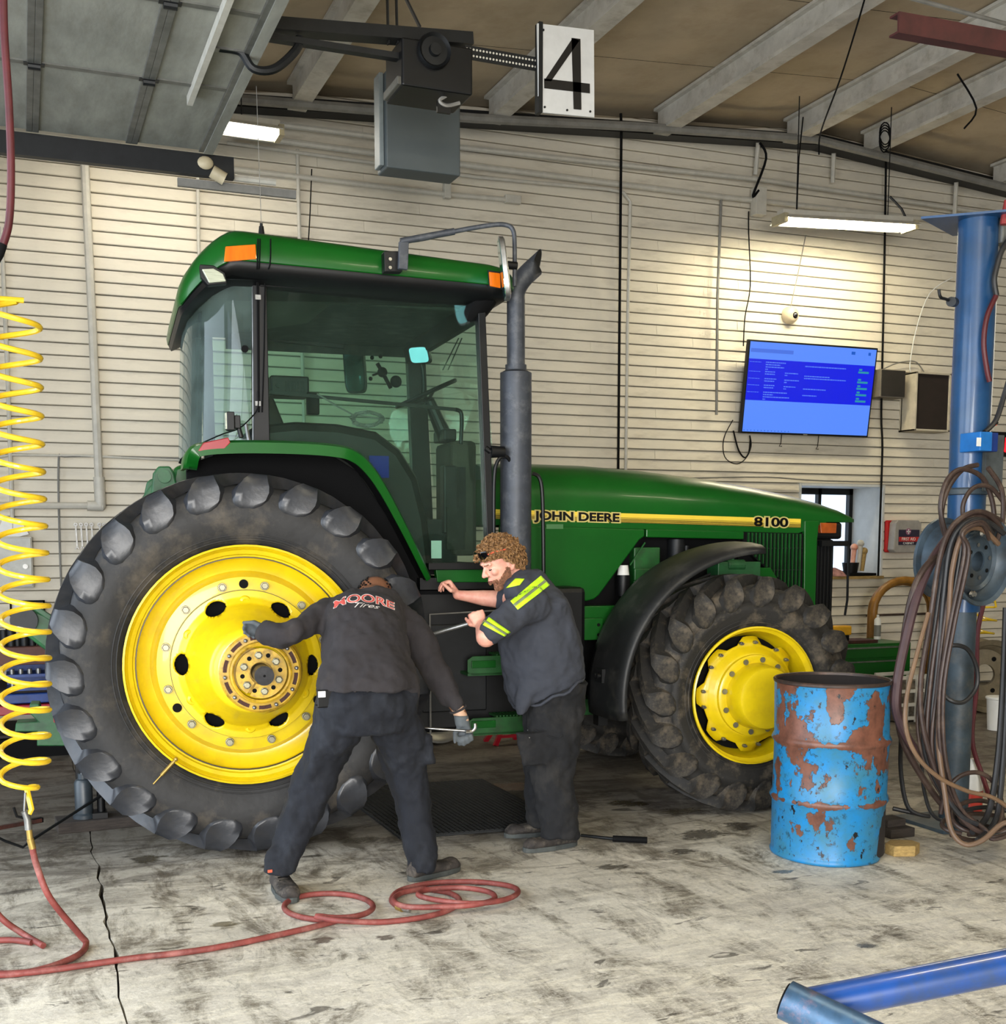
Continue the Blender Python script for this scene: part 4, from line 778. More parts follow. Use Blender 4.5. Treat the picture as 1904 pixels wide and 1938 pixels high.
MB().box(PC+Vector((.0, -.13, 1.86)), PC+Vector((.12, -.09, 2.16))).lathe([(.09, 1.86), (.125, 1.86), (.125, 2.15), (.09, 2.17)], PC, 'Z', 16, -1.7, .4).build('guard_plate', M('grimy_plate', (76, 82, 84), .5, var=.25), po, smooth=True)
bx = thing('switch_box', 'small blue switch box on the side of the column', 'switch box', aty(1860, 835, 5.0))
a, b = aty(1843, 818, 5.0), aty(1864, 855, 5.0); MB().box((a.x, 4.95, b.z), (b.x+.0, 5.1, a.z)).build('case', M('switch_blue', (30, 110, 186), .4), bx, bevel=.004)
MB().box((b.x, 4.97, b.z), (b.x+.06, 5.09, a.z)).build('open_side', M('switch_blue_dark', (20, 50, 120), .5), bx, bevel=.004)
a = aty(1849, 828, 4.949); MB().box(a, a+Vector((.03, .002, -.045))).build('sticker', m_white, bx)
for k in range(4): MB().tube(spline([aty(1866, 820, 5.02), aty(1872+k*3, 812-k*2, 5.02), aty(1880+k*3, 812-k*4, 5.03)], 4), .0035, 5).build('loose_wire', (m_white, m_pipe, m_orange, m_blackm)[k], bx, smooth=True)
MB().tube(spline([aty(1864, 818, 5.02), aty(1885, 795, 5.02), aty(1900, 750, 5.02), aty(1915, 700, 5.0)], 6), .014, 8).build('cable', m_hosebk2, bx, smooth=True)
# steel wheel bolted to the column as a hose hanger
WC = aty(1857, 1063, 4.78)
wh = thing('hose_hanger_wheel', 'dark blue steel wheel fixed to the column as a hose hanger', 'wheel', WC)
ax = Vector((.18, -1, -.06)).normalized(); u, v = orth(ax)
def wl(prof, n=40):
    vs = []; 
    for i in range(n):
        t = 2*PI*i/n
        for r, k in prof: vs.append(WC+(u*math.cos(t)+v*math.sin(t))*r+ax*k)
    m = len(prof); return [WC+(q-WC)*.88 for q in vs], [(i*m+j, ((i+1) % n)*m+j, ((i+1) % n)*m+j+1, i*m+j+1) for i in range(n) for j in range(m-1)]
m_wb = M('wheel_blue', (74, 90, 104), .42, .15, var=.25, scale=8, dust=((70, 68, 62), .6, 8))
MB().add(*wl([(.20, -.28), (.245, -.29), (.245, -.27), (.21, -.26), (.205, -.1), (.235, -.06), (.24, .0), (.262, .02), (.258, .035), (.235, .02), (.225, -.02), (.195, -.05), (.185, -.03), (.17, -.02)])).build('rim', m_wb, wh, smooth=True)
MB().add(*wl([(.17, -.02), (.15, -.035), (.12, -.02), (.06, -.02), (.058, -.03)])).build('disc', m_wb, wh, smooth=True)
for k in range(8):
    t = 2*PI*k/8+.2; c = WC+(u*math.cos(t)+v*math.sin(t))*.087+ax*-.014
    MB().cyl(c, c+ax*.003, .011, n=10).build('bolt_hole', m_blackm if k % 2 else m_steel, wh)
for k in range(3): 
    c = WC+(v*(.17 if k else -.15))*1+u*(.02*k); MB().cyl(c+ax*-.01, c+ax*.0, .02, .012, n=8).build('clip', m_chrome, wh)
MB().bar(WC-ax*.28+Vector((-.22, 0, .15)), WC-ax*.28+Vector((-.22, 0, -.12)), .06, .05).build('mounting_plate', m_blackm, wh)
# hoses
def hs(label, pts, r, mat, Y=4.72, k=6, name='hanging_hose'):
    P = [aty(p[0], p[1], p[2] if len(p) > 2 else Y) for p in pts]
    for q in P: q.z = max(q.z, r+.003)
    o = MB().tube(spline(P, k), r, 9).build(name, mat, None, smooth=True, label=label, cat='hose', group='hoses hung on the blue column', at=P[0]); return o
hs('brown hose over the wheel, leftmost long loop reaching behind the drum', [(1788, 1040, 4.75), (1750, 1075), (1725, 1130), (1708, 1230), (1700, 1330), (1708, 1400), (1745, 1470), (1790, 1530, 4.7), (1850, 1575, 4.6), (1904, 1580, 4.5)], .017, m_hosebk)
hs('thick purple brown hose from the hanger down to the drum rim', [(1800, 1010, 4.78), (1765, 1060, 4.74), (1735, 1130, 4.7), (1712, 1220, 4.68), (1697, 1300, 4.66), (1698, 1350, 4.66), (1725, 1410, 4.68), (1760, 1445, 4.9)], .024, M('purple_hose', (72, 50, 52), .55, var=.15))
hs('brown hose arching over the top of the wheel and hanging behind it', [(1895, 1000, 4.62), (1868, 972, 4.6), (1835, 972, 4.6), (1800, 1000, 4.62), (1778, 1060, 4.62), (1760, 1180, 4.62), (1742, 1300, 4.62), (1752, 1400, 4.6), (1790, 1500, 4.56), (1832, 1560, 4.5), (1880, 1580, 4.45), (1925, 1560, 4.4)], .014, m_hosebk)
hs('grey hose beside the brown arch, crossing the wheel edge', [(1900, 1010, 4.59), (1862, 985, 4.58), (1828, 990, 4.58), (1800, 1030, 4.6), (1787, 1120, 4.6), (1775, 1250, 4.6), (1764, 1380, 4.6), (1780, 1480, 4.58), (1815, 1540, 4.52), (1850, 1560, 4.48)], .014, m_hosebk2)
hs('pale brown hose nearest the column on the left', [(1890, 1030, 4.56), (1855, 1000, 4.55), (1822, 1012, 4.55), (1802, 1080, 4.56), (1795, 1180, 4.56), (1782, 1300, 4.56), (1776, 1400, 4.55), (1788, 1500, 4.5), (1800, 1570, 4.45), (1826, 1598, 4.4), (1860, 1590, 4.36), (1895, 1560, 4.34), (1925, 1555, 4.3)], .013, M('tan_hose', (104, 80, 60), .55, var=.15))
hs('light brown hose sweeping right across the foot of the column', [(1757, 1160, 4.6), (1735, 1240, 4.58), (1716, 1320, 4.56), (1715, 1380, 4.54), (1735, 1430, 4.52), (1775, 1470, 4.5), (1830, 1497, 4.5), (1880, 1510, 4.48), (1930, 1545, 4.45)], .011, M('tan_hose_light', (120, 94, 70), .5, var=.15))
hs('large brown loop high on the column above the wheel', [(1850, 880, 4.86), (1820, 890, 4.85), (1792, 930, 4.85), (1782, 985, 4.85), (1800, 1030, 4.85), (1840, 1040, 4.85), (1875, 1010, 4.84), (1880, 960, 4.84), (1860, 905, 4.84), (1820, 888, 4.83), (1792, 910, 4.83), (1780, 960, 4.83), (1790, 1010, 4.83)], .013, m_hosebk)
hs('small inner loop of brown hose on the column', [(1830, 1010, 4.8), (1822, 960, 4.8), (1840, 925, 4.8), (1870, 920, 4.79), (1895, 945, 4.79), (1920, 985, 4.78)], .012, m_hosebk)
hs('outer loop of brown hose right of the column', [(1870, 885, 4.78), (1895, 925, 4.78), (1898, 980, 4.78), (1885, 1030, 4.78)], .013, m_hosebk)
hs('black hose circling the column at mid height', [(1783, 1240, 4.95), (1800, 1222, 4.9), (1830, 1228, 4.88), (1848, 1262, 4.88), (1848, 1300, 4.88), (1825, 1328, 4.88), (1800, 1326, 4.9), (1780, 1308, 4.95)], .012, m_hosebk2)
hs('dark loop of hose on the floor right of the column', [(1780, 1540, 4.7), (1790, 1500, 4.68), (1815, 1470, 4.66), (1850, 1462, 4.64), (1880, 1480, 4.62), (1896, 1520, 4.6), (1890, 1560, 4.55), (1850, 1590, 4.5), (1800, 1580, 4.5)], .012, m_hosebk)
hs('red hose hanging behind the column on its right', [(1862, 1140, 5.3), (1850, 1200, 5.3), (1848, 1300, 5.3), (1840, 1400, 5.3), (1860, 1470, 5.25), (1880, 1530, 5.1)], .014, m_hosered2)
hs('dark hose curling behind the drum on the left', [(1706, 1380, 5.1), (1705, 1460, 5.1), (1720, 1530, 5.05), (1760, 1545, 5.0), (1690, 1530, 5.1)], .012, m_hosebk2)
hs('black hose bundle at the right edge', [(1904, 1150, 4.6), (1898, 1300, 4.6), (1888, 1440, 4.58), (1870, 1540, 4.55), (1840, 1575, 4.5)], .016, m_hosebk2)
hs('second black hose at the right edge', [(1912, 1150, 4.57), (1906, 1320, 4.57), (1898, 1450, 4.55), (1885, 1550, 4.5), (1850, 1590, 4.42)], .014, m_hosebk2)
hs('thin black hose low behind the column', [(1755, 1330, 5.0), (1745, 1420, 5.0), (1750, 1500, 4.95), (1775, 1550, 4.85), (1850, 1555, 4.6)], .01, m_hosebk2)
rs_ = random.Random(3)
names_ = ('first', 'second', 'third', 'fourth', 'fifth', 'sixth', 'seventh')
for i in range(7):
    x0 = 1745+i*8.5; dx = rs_.uniform(-5, 5); mt_ = (m_hosebk, m_hosebk2, m_hosebk)[i % 3]; Yq = 4.66-.025*i
    hs('%s from the left of the thin strands hanging between the drum and the column' % names_[i], [(1896-4*i, 985+6*i, Yq+.05), (1858, 968+4*i, Yq), (1822, 985+4*i, Yq), (x0+38, 1050, Yq), (x0+16+dx, 1180, Yq), (x0+dx*2, 1310, Yq), (x0-6, 1400+6*i, Yq), (x0+22, 1480+8*i, Yq), (x0+70, 1540+5*i, Yq-.05), (1880, 1565+4*i, Yq-.12), (1930, 1550+4*i, Yq-.15)], .0095+.001*(i % 3), mt_)
for i, (cx, cy, rx, ry) in enumerate(((1850, 1545, 48, 30), (1866, 1552, 56, 24), (1845, 1560, 62, 20))):
    hs(('smallest', 'middle', 'largest')[i]+' of the loose hose rings on the floor at the column foot', [(cx+rx*math.cos(t*.55+i), cy+ry*math.sin(t*.55+i), 4.62-.1*math.sin(t*.55+i)) for t in range(12)], .012, (m_hosebk, m_hosebk2, m_hosebk)[i])
o = hs('dark red hose hanging down the right side of the column', [(1885, 560, 5.0), (1868, 600, 5.0), (1862, 650, 5.0), (1868, 700, 5.0), (1873, 722, 5.0)], .014, m_hosered2)
hs('dark curved hose end at the upper right edge', [(1920, 440, 5.0), (1898, 470, 5.0), (1888, 500, 5.0), (1882, 530, 5.0), (1886, 560, 5.0)], .015, m_hosebk2)
hs('dark brown hose at the far upper right edge above the red beam hook', [(1908, 380, 5.0), (1902, 410, 5.0), (1900, 425, 5.0)], .02, M('rust_hose', (150, 50, 50), .5))
# jug
o = thing('fluid_jug', 'translucent jug with red fluid behind the hoses', 'jug', atz(1832, 1545))
J = aty(1836, 1545, 5.35); J.z = 0
MB().loft([(J+Vector((0, 0, .0)), (.06, 0, 0), (0, .05, 0)), (J+Vector((0, 0, .12)), (.06, 0, 0), (0, .05, 0))], 20, 4).build('red_fluid', M('red_fluid', (190, 60, 50), .4), o, smooth=True)
MB().loft([(J+Vector((0, 0, .121)), (.06, 0, 0), (0, .05, 0)), (J+Vector((0, 0, .2)), (.06, 0, 0), (0, .05, 0)), (J+Vector((0, 0, .26)), (.025, 0, 0), (0, .025, 0)), (J+Vector((0, 0, .28)), (.02, 0, 0), (0, .02, 0))], 20, 3).build('bottle', m_white, o, smooth=True)
MB().cyl(J+Vector((0, 0, .28)), J+Vector((0, 0, .31)), .024).build('cap', m_white, o)
# ================================================================== FOREGROUND BLUE HANDLE
fb = thing('tube_handle', 'blue T-shaped tube handle in the lower right foreground', 'handle', (1.35, 1.6, .8))  # only a T-shaped tube handle with an added leg, no jack body
a = aty(1520, 1905, 1.62); b = aty(1960, 1818, 1.50)
MB().cyl(a, b, .030, n=28).build('tube', m_bluebar, fb, smooth=True)
a1 = aty(1487, 1892, 1.6); b1 = aty(1660, 1975, 1.48)
MB().cyl(a1, b1, .034, n=28).build('cross_tube', M('worn_blue_tube', (60, 92, 122), .38, .3, var=.3, scale=14, dust=((150, 110, 110), .7, 18)), fb, smooth=True)
MB().cyl(a1-(b1-a1).normalized()*.004, a1, .028, n=28).build('end_cap', m_blackm, fb)
MB().cyl(b, b+Vector((.25, .1, -.75)), .03, n=16).build('lower_leg', m_bluebar, fb, smooth=True)
# ================================================================== BACKGROUND RIGHT
tc_ = thing('tool_chest', 'green tool chest behind the front tyre', 'tool chest', (7.3, 9.0, 0))
x0, x1 = 6.75, 7.85
MB().box((x0, 9.0, .12), (x1, 9.55, .62)).build('body', m_green, tc_, bevel=.006)
for z0, z1 in ((.49, .6), (.33, .47), (.14, .31)):
    d = MB().box((x0+.02, 8.975, z0), (x1-.08, 9.0, z1)).build('drawer', m_green, tc_, bevel=.004); MB().box((x0+.04, 8.955, z1-.02), (x1-.1, 8.976, z1-.008)).build('handle', m_steel, d)
for x in (x0+.1, x1-.1): MB().cyl((x-.02, 9.1, .06), (x+.02, 9.1, .06), .06).box((x-.03, 9.07, .1), (x+.03, 9.14, .12)).build('caster', m_blackm, tc_)
gp = thing('welding_loop', 'yellow brown steel hoop stand behind the tool chest', 'stand', (7.7, 9.6, 0))
for k, (dx, dy) in enumerate(((0, 0), (.07, .12))):
    L_, R_ = aty(1652, 1200, 9.6).x+dx, aty(1765, 1200, 9.6).x+dx; tz = aty(1700, 1098, 9.6).z-.02*k; zm = tz-.3; cx = (L_+R_)/2; rr = (R_-L_)/2
    MB().tube([(L_, 9.6+dy, .1), (L_, 9.6+dy, zm)]+[(cx-rr*math.cos(t*PI/12), 9.6+dy, zm+.3*math.sin(t*PI/12)) for t in range(1, 12)]+[(R_, 9.6+dy, zm), (R_, 9.6+dy, .1)], .04, 10).build('hoop', M('hoop_ochre', (150, 104, 34), .45, var=.2), gp, smooth=True)
for i, x in enumerate((1660,)):
    q = aty(x, 1212, 9.35); o = thing('spray_can', ('white spray can left of the hoop foot', 'white spray can right of the hoop')[i], 'can', (q.x, 9.35, .62))
    MB().lathe([(0, .0), (.033, 0), (.033, .19), (.02, .21), (.012, .212), (.012, .24), (0, .24)], (q.x, 9.35, .625), 'Z', 16).build('can', m_white, o, smooth=True); MB().lathe([(.0335, .03), (.0335, .14)], (q.x, 9.35, .625), 'Z', 16).build('label_band', m_pipedk, o, smooth=True)
dp = thing('cordless_drill', 'yellow and black power tool lying on the tool chest', 'tool', (7.05, 9.1, .62))
MB().box((6.95, 9.08, .70), (7.22, 9.2, .79)).build('body', M('tool_yellow', (226, 168, 24), .5), dp, bevel=.015); MB().box((7.12, 9.09, .63), (7.2, 9.19, .72)).box((6.9, 9.1, .72), (6.96, 9.18, .77)).build('grip', m_blackm, dp, bevel=.01)
MB().box((7.0, 9.05, .622), (7.5, 9.3, .65)).build('tray', m_rust, dp)
# things on the window sill
bk = thing('brush_tub', 'black tub with brushes on the window sill', 'tub', (8.2, W, WZ0))
MB().box((8.02, W-.05, WZ0+.005), (8.36, W+.2, WZ0+.03)).build('tray', m_blackm, bk); MB().loft([((8.1, W+.05, WZ0+.03), (.07, 0, 0), (0, .07, 0)), ((8.1, W+.05, WZ0+.14), (.09, 0, 0), (0, .09, 0))], 16).build('tub', m_black, bk, smooth=True)
for x, z, mt_ in ((8.12, .3, m_skinB), (8.2, .34, m_white), (8.25, .26, m_woodlt)): MB().cyl((x, W+.05, WZ0+.05), (x+.02, W+.05, WZ0+z), .022, .03).sphere((x+.02, W+.05, WZ0+z), .04).build('brush', mt_ if z != .34 else m_pipe, bk, smooth=True)
o = thing('coiled_rag', 'pink and black rag at the left end of the sill', 'rag', (7.95, W, WZ0)); MB().loft([((7.9, W+.02, WZ0+.002), (.12, 0, 0), (0, .1, 0)), ((7.88, W+.02, WZ0+.06), (.07, 0, 0), (0, .06, 0)), ((7.86, W+.02, WZ0+.09), (.02, 0, 0), (0, .02, 0))], 12).build('cloth', M('rag_pink', (180, 130, 124), .9, var=.3, scale=15), o, smooth=True)
# crate pile below the tool chest, right
cr = thing('scrap_crate', 'white wire crate of scrap beside the tool chest', 'crate', (6.95, 8.2, 0))
q = aty(1718, 1290, 8.2); x0 = q.x-.1; x1 = q.x+.3
for z in (.02, .14, .26, .38): MB().box((x0, 8.2, z), (x1, 8.22, z+.03)).build('rail', m_pipe, cr); MB().box((x0, 8.5, z), (x1, 8.52, z+.03)).build('rail', m_pipe, cr)
for k in range(5): MB().box((x0+k*(x1-x0)/4-.01, 8.19, .0), (x0+k*(x1-x0)/4+.01, 8.21, .42)).build('upright', m_pipe, cr)
MB().box((x0, 8.22, .01), (x1, 8.5, .36)).build('contents', M('scrap_mix', (110, 100, 84), .8, var=.4, scale=14, bump=1), cr)
# right edge: tyre rim, bucket, yellow coil
q = aty(1880, 1290, 8.4)
ri = thing('loose_wheel', 'grey beige steel wheel standing behind the column at the right edge', 'wheel', (q.x, 8.4, 0))
cc = Vector((q.x-.05, 8.4, .34)); ax2 = Vector((-.35, -1, 0)).normalized()
def lathe_ax(mb, prof, C, ax, n=40):
    u, v = orth(ax); m = len(prof); vs = []
    for i in range(n):
        t = 2*PI*i/n
        for r, k in prof: vs.append(C+(u*math.cos(t)+v*math.sin(t))*r+ax*k)
    return mb.add(vs, [(i*m+j, ((i+1) % n)*m+j, ((i+1) % n)*m+j+1, i*m+j+1) for i in range(n) for j in range(m-1)])
m_rimg = M('beige_rim', (140, 128, 104), .5, .2, var=.2, scale=8)
lathe_ax(MB(), [(.33, -.28), (.3, -.26), (.27, -.1), (.29, .0), (.325, .02), (.34, .03), (.325, .0), (.30, -.02), (.26, -.06), (.24, -.12), (.1, -.1), (.1, -.14)], cc, ax2).build('rim', m_rimg, ri, smooth=True)
for k in range(6):
    u, v = orth(ax2); t = k*PI/3; c = cc+(u*math.cos(t)+v*math.sin(t))*.17+ax2*-.105; MB().cyl(c, c+ax2*.004, .022, n=10).build('hand_hole', m_blackm, ri)
q = aty(1888, 1340, 7.6)
o = thing('plastic_bucket', 'white plastic bucket in front of the loose wheel', 'bucket', (q.x, 7.6, 0)); MB().lathe([(0, 0), (.075, 0), (.09, .26), (.1, .265), (.1, .28), (.09, .285), (0, .285)], (q.x, 7.6, 0.0), 'Z', 24).build('pail', m_white, o, smooth=True)
pts = []
for i in range(140):
    a = i/14*2*PI/1.0*.45; t = i/140; c = aty(1868-22*t*1, 1150+110*t, 9.2); pts.append(c+Vector((.12*math.cos(a), .1*math.sin(a), .02*math.sin(a))))
pts = [pts[0]+Vector((.0, .3, 1.0)), pts[0]+Vector((0, .1, .3))]+pts
MB().tube(pts, .011, 7).build('coil_hose', m_coil, None, smooth=True, label='small yellow coil hose on the back wall right of the column', cat='hose', at=pts[0])
# floor jack and silver rim under the tractor, seen beyond it
js = thing('jack_stand', 'red jack stand under the far side of the tractor', 'jack stand', (3.5, 8.6, 0))
q0 = Vector((3.52, 8.55, 0)); tz = aty(960, 1345, 8.55).z
for sx2, sy in ((-.17, -.1), (.09, -.1), (-.17, .12), (.09, .12)):
    MB().bar(q0+Vector((sx2, sy, 0)), q0+Vector((.0+sx2*.15, sy*.2, tz)), .035, .03, (0, 1, 0)).build('leg', m_redst, js)
MB().bar(q0+Vector((-.13, -.09, .07)), q0+Vector((.08, -.09, .07)), .02, .05, (0, 1, 0)).build('brace', m_redst, js); MB().box(q0+Vector((-.05, -.05, tz-.03)), q0+Vector((.05, .05, tz+.01))).build('saddle', m_redst, js)
sr = thing('loose_rim', 'silver steel rim on the floor under the tractor', 'wheel', (2.95, 8.6, 0))
cc = Vector((2.98, 8.75, .30)); ax3 = Vector((.25, -1, .15)).normalized()
lathe_ax(MB(), [(.26, -.2), (.24, -.17), (.24, -.05), (.27, -.0), (.295, .01), (.30, .03), (.285, .035), (.27, .01), (.235, -.01), (.21, -.05), (.2, -.09), (.15, -.03), (.09, -.05), (.07, -.05)], cc, ax3).build('rim', m_silver, sr, smooth=True)
for k in range(6):
    u, v = orth(ax3); t = k*PI/3+.3; c = cc+(u*math.cos(t)+v*math.sin(t))*.165+ax3*-.052; MB().cyl(c, c+ax3*.012, .03, n=12).build('hand_hole', m_blackm, sr)
# ================================================================== WORK BENCH AT THE LEFT
wb = thing('work_bench', 'low dark bench along the wall at the left edge', 'bench', (-.3, 9.3, 0))
BY = 9.25
MB().box((-1.2, BY, .69), (.7, W-.14, .82)).build('top_board', M('bench_red', (96, 54, 44), .6, var=.25, scale=6), wb, bevel=.005)
for z in (.5, .17): MB().box((-1.2, BY+.05, z-.02), (.7, W-.14, z)).build('shelf', m_wood, wb)
MB().box((-1.2, BY+.03, 0), (.7, BY+.08, .14)).build('kick_board', m_blackm, wb)
for x in (-1.15, .62): MB().box((x, BY+.02, .14), (x+.06, BY+.1, .69)).build('leg', m_steel_dk, wb)
for i, px in enumerate((8, 22, 34, 47, 62, 76, 88, 97)):
    q = aty(px, 1226, BY+.12); r = (.03, .036, .026, .032, .026, .02, .018, .016)[i]; h = (.12, .14, .08, .13, .10, .06, .05, .05)[i]
    o = thing('impact_socket', ('leftmost', 'second', 'third', 'fourth', 'fifth', 'sixth', 'seventh', 'rightmost')[i]+' dark impact socket standing on the red bench board', 'socket', (q.x, BY+.12, .82), 'impact sockets on the bench')
    MB().lathe([(0, 0), (r, 0), (r, h), (r*.7, h), (r*.65, h-.02), (0, h-.02)], (q.x, BY+.12, .821), 'Z', 14).build('socket', m_steel_dk, o, smooth=True)
m_bt = M('blue_tray', (24, 66, 140), .45, var=.2)
for i, (x0, x1, z, lab) in enumerate(((-.15, .55, .60, 'upper blue socket tray under the bench top'), (-.15, .55, .50, 'lower blue socket tray under the bench top'))):
    o = thing('socket_tray', lab, 'tray', (0, BY+.02, z)); MB().box((x0, BY-.0, z), (x1, BY+.3, z+.02)).box((x0, BY+.28, z), (x1, BY+.3, z+.07)).build('tray', m_bt, o)
    for k in range(11): MB().cyl((x0+.04+k*.06, BY+.06, z+.02), (x0+.04+k*.06, BY+.06, z+.055), .018, n=10).build('socket', m_steel, o, smooth=True)
o = thing('blue_case', 'long blue tool case under the socket trays', 'tool case', (-.2, BY, .42)); MB().box((-.9, BY-.03, .41), (.5, BY+.25, .48)).build('case', m_bt, o, bevel=.008)
o = thing('red_case', 'red tool case on the lower shelf behind the coil', 'tool case', (-.2, BY, .33)); MB().box((-.9, BY-.05, .33), (.35, BY+.25, .40)).build('case', M('case_red', (170, 34, 52), .4), o, bevel=.008)
o = thing('picture_frame', 'thin black frame leaning on the wall above the bench', 'frame', (.1, W, .83))
a, b = aty(18, 1138, W-.1), aty(88, 1210, W-.1)
MB().box((a.x, W-.12, a.z-.01), (b.x, W-.1, a.z+.005)).box((a.x, W-.12, .83), (a.x+.015, W-.1, a.z)).box((b.x-.015, W-.12, .83), (b.x, W-.1, a.z)).build('frame', m_blackm, o); MB().box((a.x+.02, W-.1, .84), (b.x-.02, W-.09, a.z-.02)).build('backing', m_white, o)
# ================================================================== THE TRACTOR (built in its own frame: x forward, y away from the near side)
TO = Vector((.61, 6.17, 0)); tw0 = t2w(*TO)
tr = thing('tractor', 'large green farm tractor with yellow wheels, jacked up in the bay', 'tractor', tw0, None, -TYAW, org=TO)
YC = 7.15
def plate(name, pts, y, th, mat, px=True, bevel=.004, label=None, parent=None, smooth=False):
    P = [att(p[0], p[1], y) for p in pts] if px else [Vector((p[0], y, p[1])) for p in pts]
    mb = MB().prism([(p.x, p.z) for p in P], lambda x, z: Vector((x, y, z)), lambda x, z: Vector((x, y+th, z)))
    return mb.build(name, mat, parent or tr, bevel=bevel, label=label)
# ---------------------------------------------------------------- wheels
def make_lug(R, Rc, hw, n, side, sw):
    """one tread bar: from the shoulder to the crown, swept; wheel centre at origin, side=-1 near"""
    ptch = 2*PI/n; mb = MB(); st_ = []
    # (base y, base r, top y, top r, half angle base, half angle top, sweep, hollow)
    rows = [(-hw, R-.186, -hw-.006, R-.183, .07, .04, -.16, 0), (-hw*.99, R-.176, -hw-.014, R-.173, .22, .15, -.15, .001), (-hw*.99, R-.158, -hw-.020, R-.155, .34, .26, -.13, .003), (-hw*.98, R-.130, -hw-.023, R-.127, .41, .33, -.09, .005), (-hw*.96, R-.095, -hw-.021, R-.090, .43, .34, -.05, .007), (-hw*.93, R-.080, -hw-.018, R-.060, .42, .30, -.02, .007),
            (-hw*.9, R-.072, -hw-.010, R-.025, .39, .22, .02, .005), (-hw*.84, R-.062, -hw+.010, R-.002, .32, .15, .08, .002), (-hw*.62, Rc, -hw*.62, R+.004, .26, .15, .45, 0), (-hw*.3, Rc, -hw*.3, R+.008, .22, .15, .85, 0), (.03, Rc, .03, R+.008, .22, .17, 1.25, 0)]
    for (yb, rb, yt, rt, hb, ht, s, dp) in rows:
        c = s*ptch*sw
        for a, r, y in ((c-hb*ptch, rb, yb), (c-ht*ptch, rt, yt), (c-ht*.5*ptch, rt-dp*.6, yt+dp), (c+ht*.5*ptch, rt-dp*.6, yt+dp), (c+ht*ptch, rt, yt), (c+hb*ptch, rb, yb)):
            st_.append(Vector((r*math.sin(a), y*(-side), r*math.cos(a))))
    k = len(rows); fs = []
    for i in range(k-1):
        a = i*6; fs += [(a+q, a+q+1, a+q+7, a+q+6) for q in range(5)]
    fs += [tuple(range(5, -1, -1)), tuple(a+6+q for q in range(6))]
    return mb.add(st_, fs)
def wheel_tyre(c, R, Rr, w, n, mat, lugmat, label, sw=1.0):
    hw = w/2; c = Vector(c); Rc = R-.05
    half = [(Rr-.005, -hw*.80), (Rr+.012, -hw*.88), (Rr+.03, -hw*.92), (Rr+(R-Rr)*.32, -hw*1.03), (Rr+(R-Rr)*.5, -hw*1.06), (R-.15, -hw*1.03), (R-.10, -hw*.985), (R-.068, -hw*.9), (Rc-.006, -hw*.7), (Rc, -hw*.3), (Rc+.004, 0)]
    prof = half+[(r, -y) for r, y in half[-2::-1]]
    t = MB().lathe(prof, c, 'Y', 96).build('tyre', mat, tr, smooth=True, auto=False, label=label)
    bead = MB()
    for r in (Rr+.028, Rr+.05): bead.lathe([(r-.004, -hw*.94), (r, -hw*.955-.004), (r+.004, -hw*.95)], c, 'Y', 96)
    bead.build('bead_ring', mat, t, smooth=True, auto=False)
    for side in (-1, 1):
        me = make_lug(R, Rc, hw, n, side, sw).mesh('tread_lug', lugmat)
        me.shade_smooth(); 
        bm = bmesh.new(); bm.from_mesh(me)
        for e in bm.edges:
            if len(e.link_faces) == 2 and e.calc_face_angle(0) > math.radians(62): e.smooth = False
        bm.to_mesh(me); bm.free()
        for i in range(n):
            o = bpy.data.objects.new('tread_lug', me); SC.collection.objects.link(o); o.parent = t; o.location = c-TO
            o.rotation_euler = (0, (i+(.5 if side > 0 else 0)+.2)*2*PI/n, 0)
    return t
RC = Vector((.607, 6.20, .972)); RR = .60
wheel_tyre(RC, .952, RR, .46, 23, m_tire, m_lug, 'worn rear tyre nearest the camera')
fy = 6.0                                                   # plane of the outer rim flange
def ln(prof, c=RC, n=72): return MB().lathe([(r, y-c.y) for r, y in prof], c, 'Y', n)
rim = ln([(.592, fy-.02), (.602, fy-.016), (.602, fy+.0), (.592, fy+.014), (.585, fy+.01), (.575, fy+.028), (.556, fy+.036), (.55, fy+.05), (.543, fy+.052), (.54, fy+.10), (.50, fy+.14), (.47, fy+.145), (.455, fy+.11), (.44, fy+.075), (.385, fy+.066), (.374, fy+.066), (.374, fy+.09)]).build('rear_rim', m_yellow, tr, smooth=True, label='yellow rear rim')
ln([(.541, fy+.049), (.536, fy+.049), (.536, fy+.06)]).build('rim_seam', m_letter, rim)
# dished centre with oval and round holes (real holes: boolean-free, polar grid with gaps)
def dish_y(r):
    pts_ = [(.0, fy-.25), (.19, fy-.25), (.21, fy-.20), (.24, fy-.12), (.275, fy-.04), (.30, fy+.02), (.335, fy+.045), (.376, fy+.05)]
    for (a, ya), (b, yb) in zip(pts_, pts_[1:]):
        if a <= r <= b: return ya+(yb-ya)*(r-a)/(b-a)
    return fy+.05
holes = [(math.radians(d+2), .318, .053, .037) for d in (30, 90, 150, 210, 270, 330)]
NA, rs = 288, [.11, .16, .19, .2, .215, .235, .255, .272]+[.272+.0066*i for i in range(1, 16)]+[.373]
vs = []; fs = []
def inhole(a, r):
    for ha, hr, at_, ar in holes:
        d = (a-ha+PI) % (2*PI)-PI
        if (d*r/at_)**2+((r-hr)/ar)**2 < 1: return True
    return False
for i in range(NA):
    a = 2*PI*i/NA
    for r in rs: vs.append(RC+Vector((r*math.sin(a), dish_y(r)-RC.y, r*math.cos(a))))
m_ = len(rs)
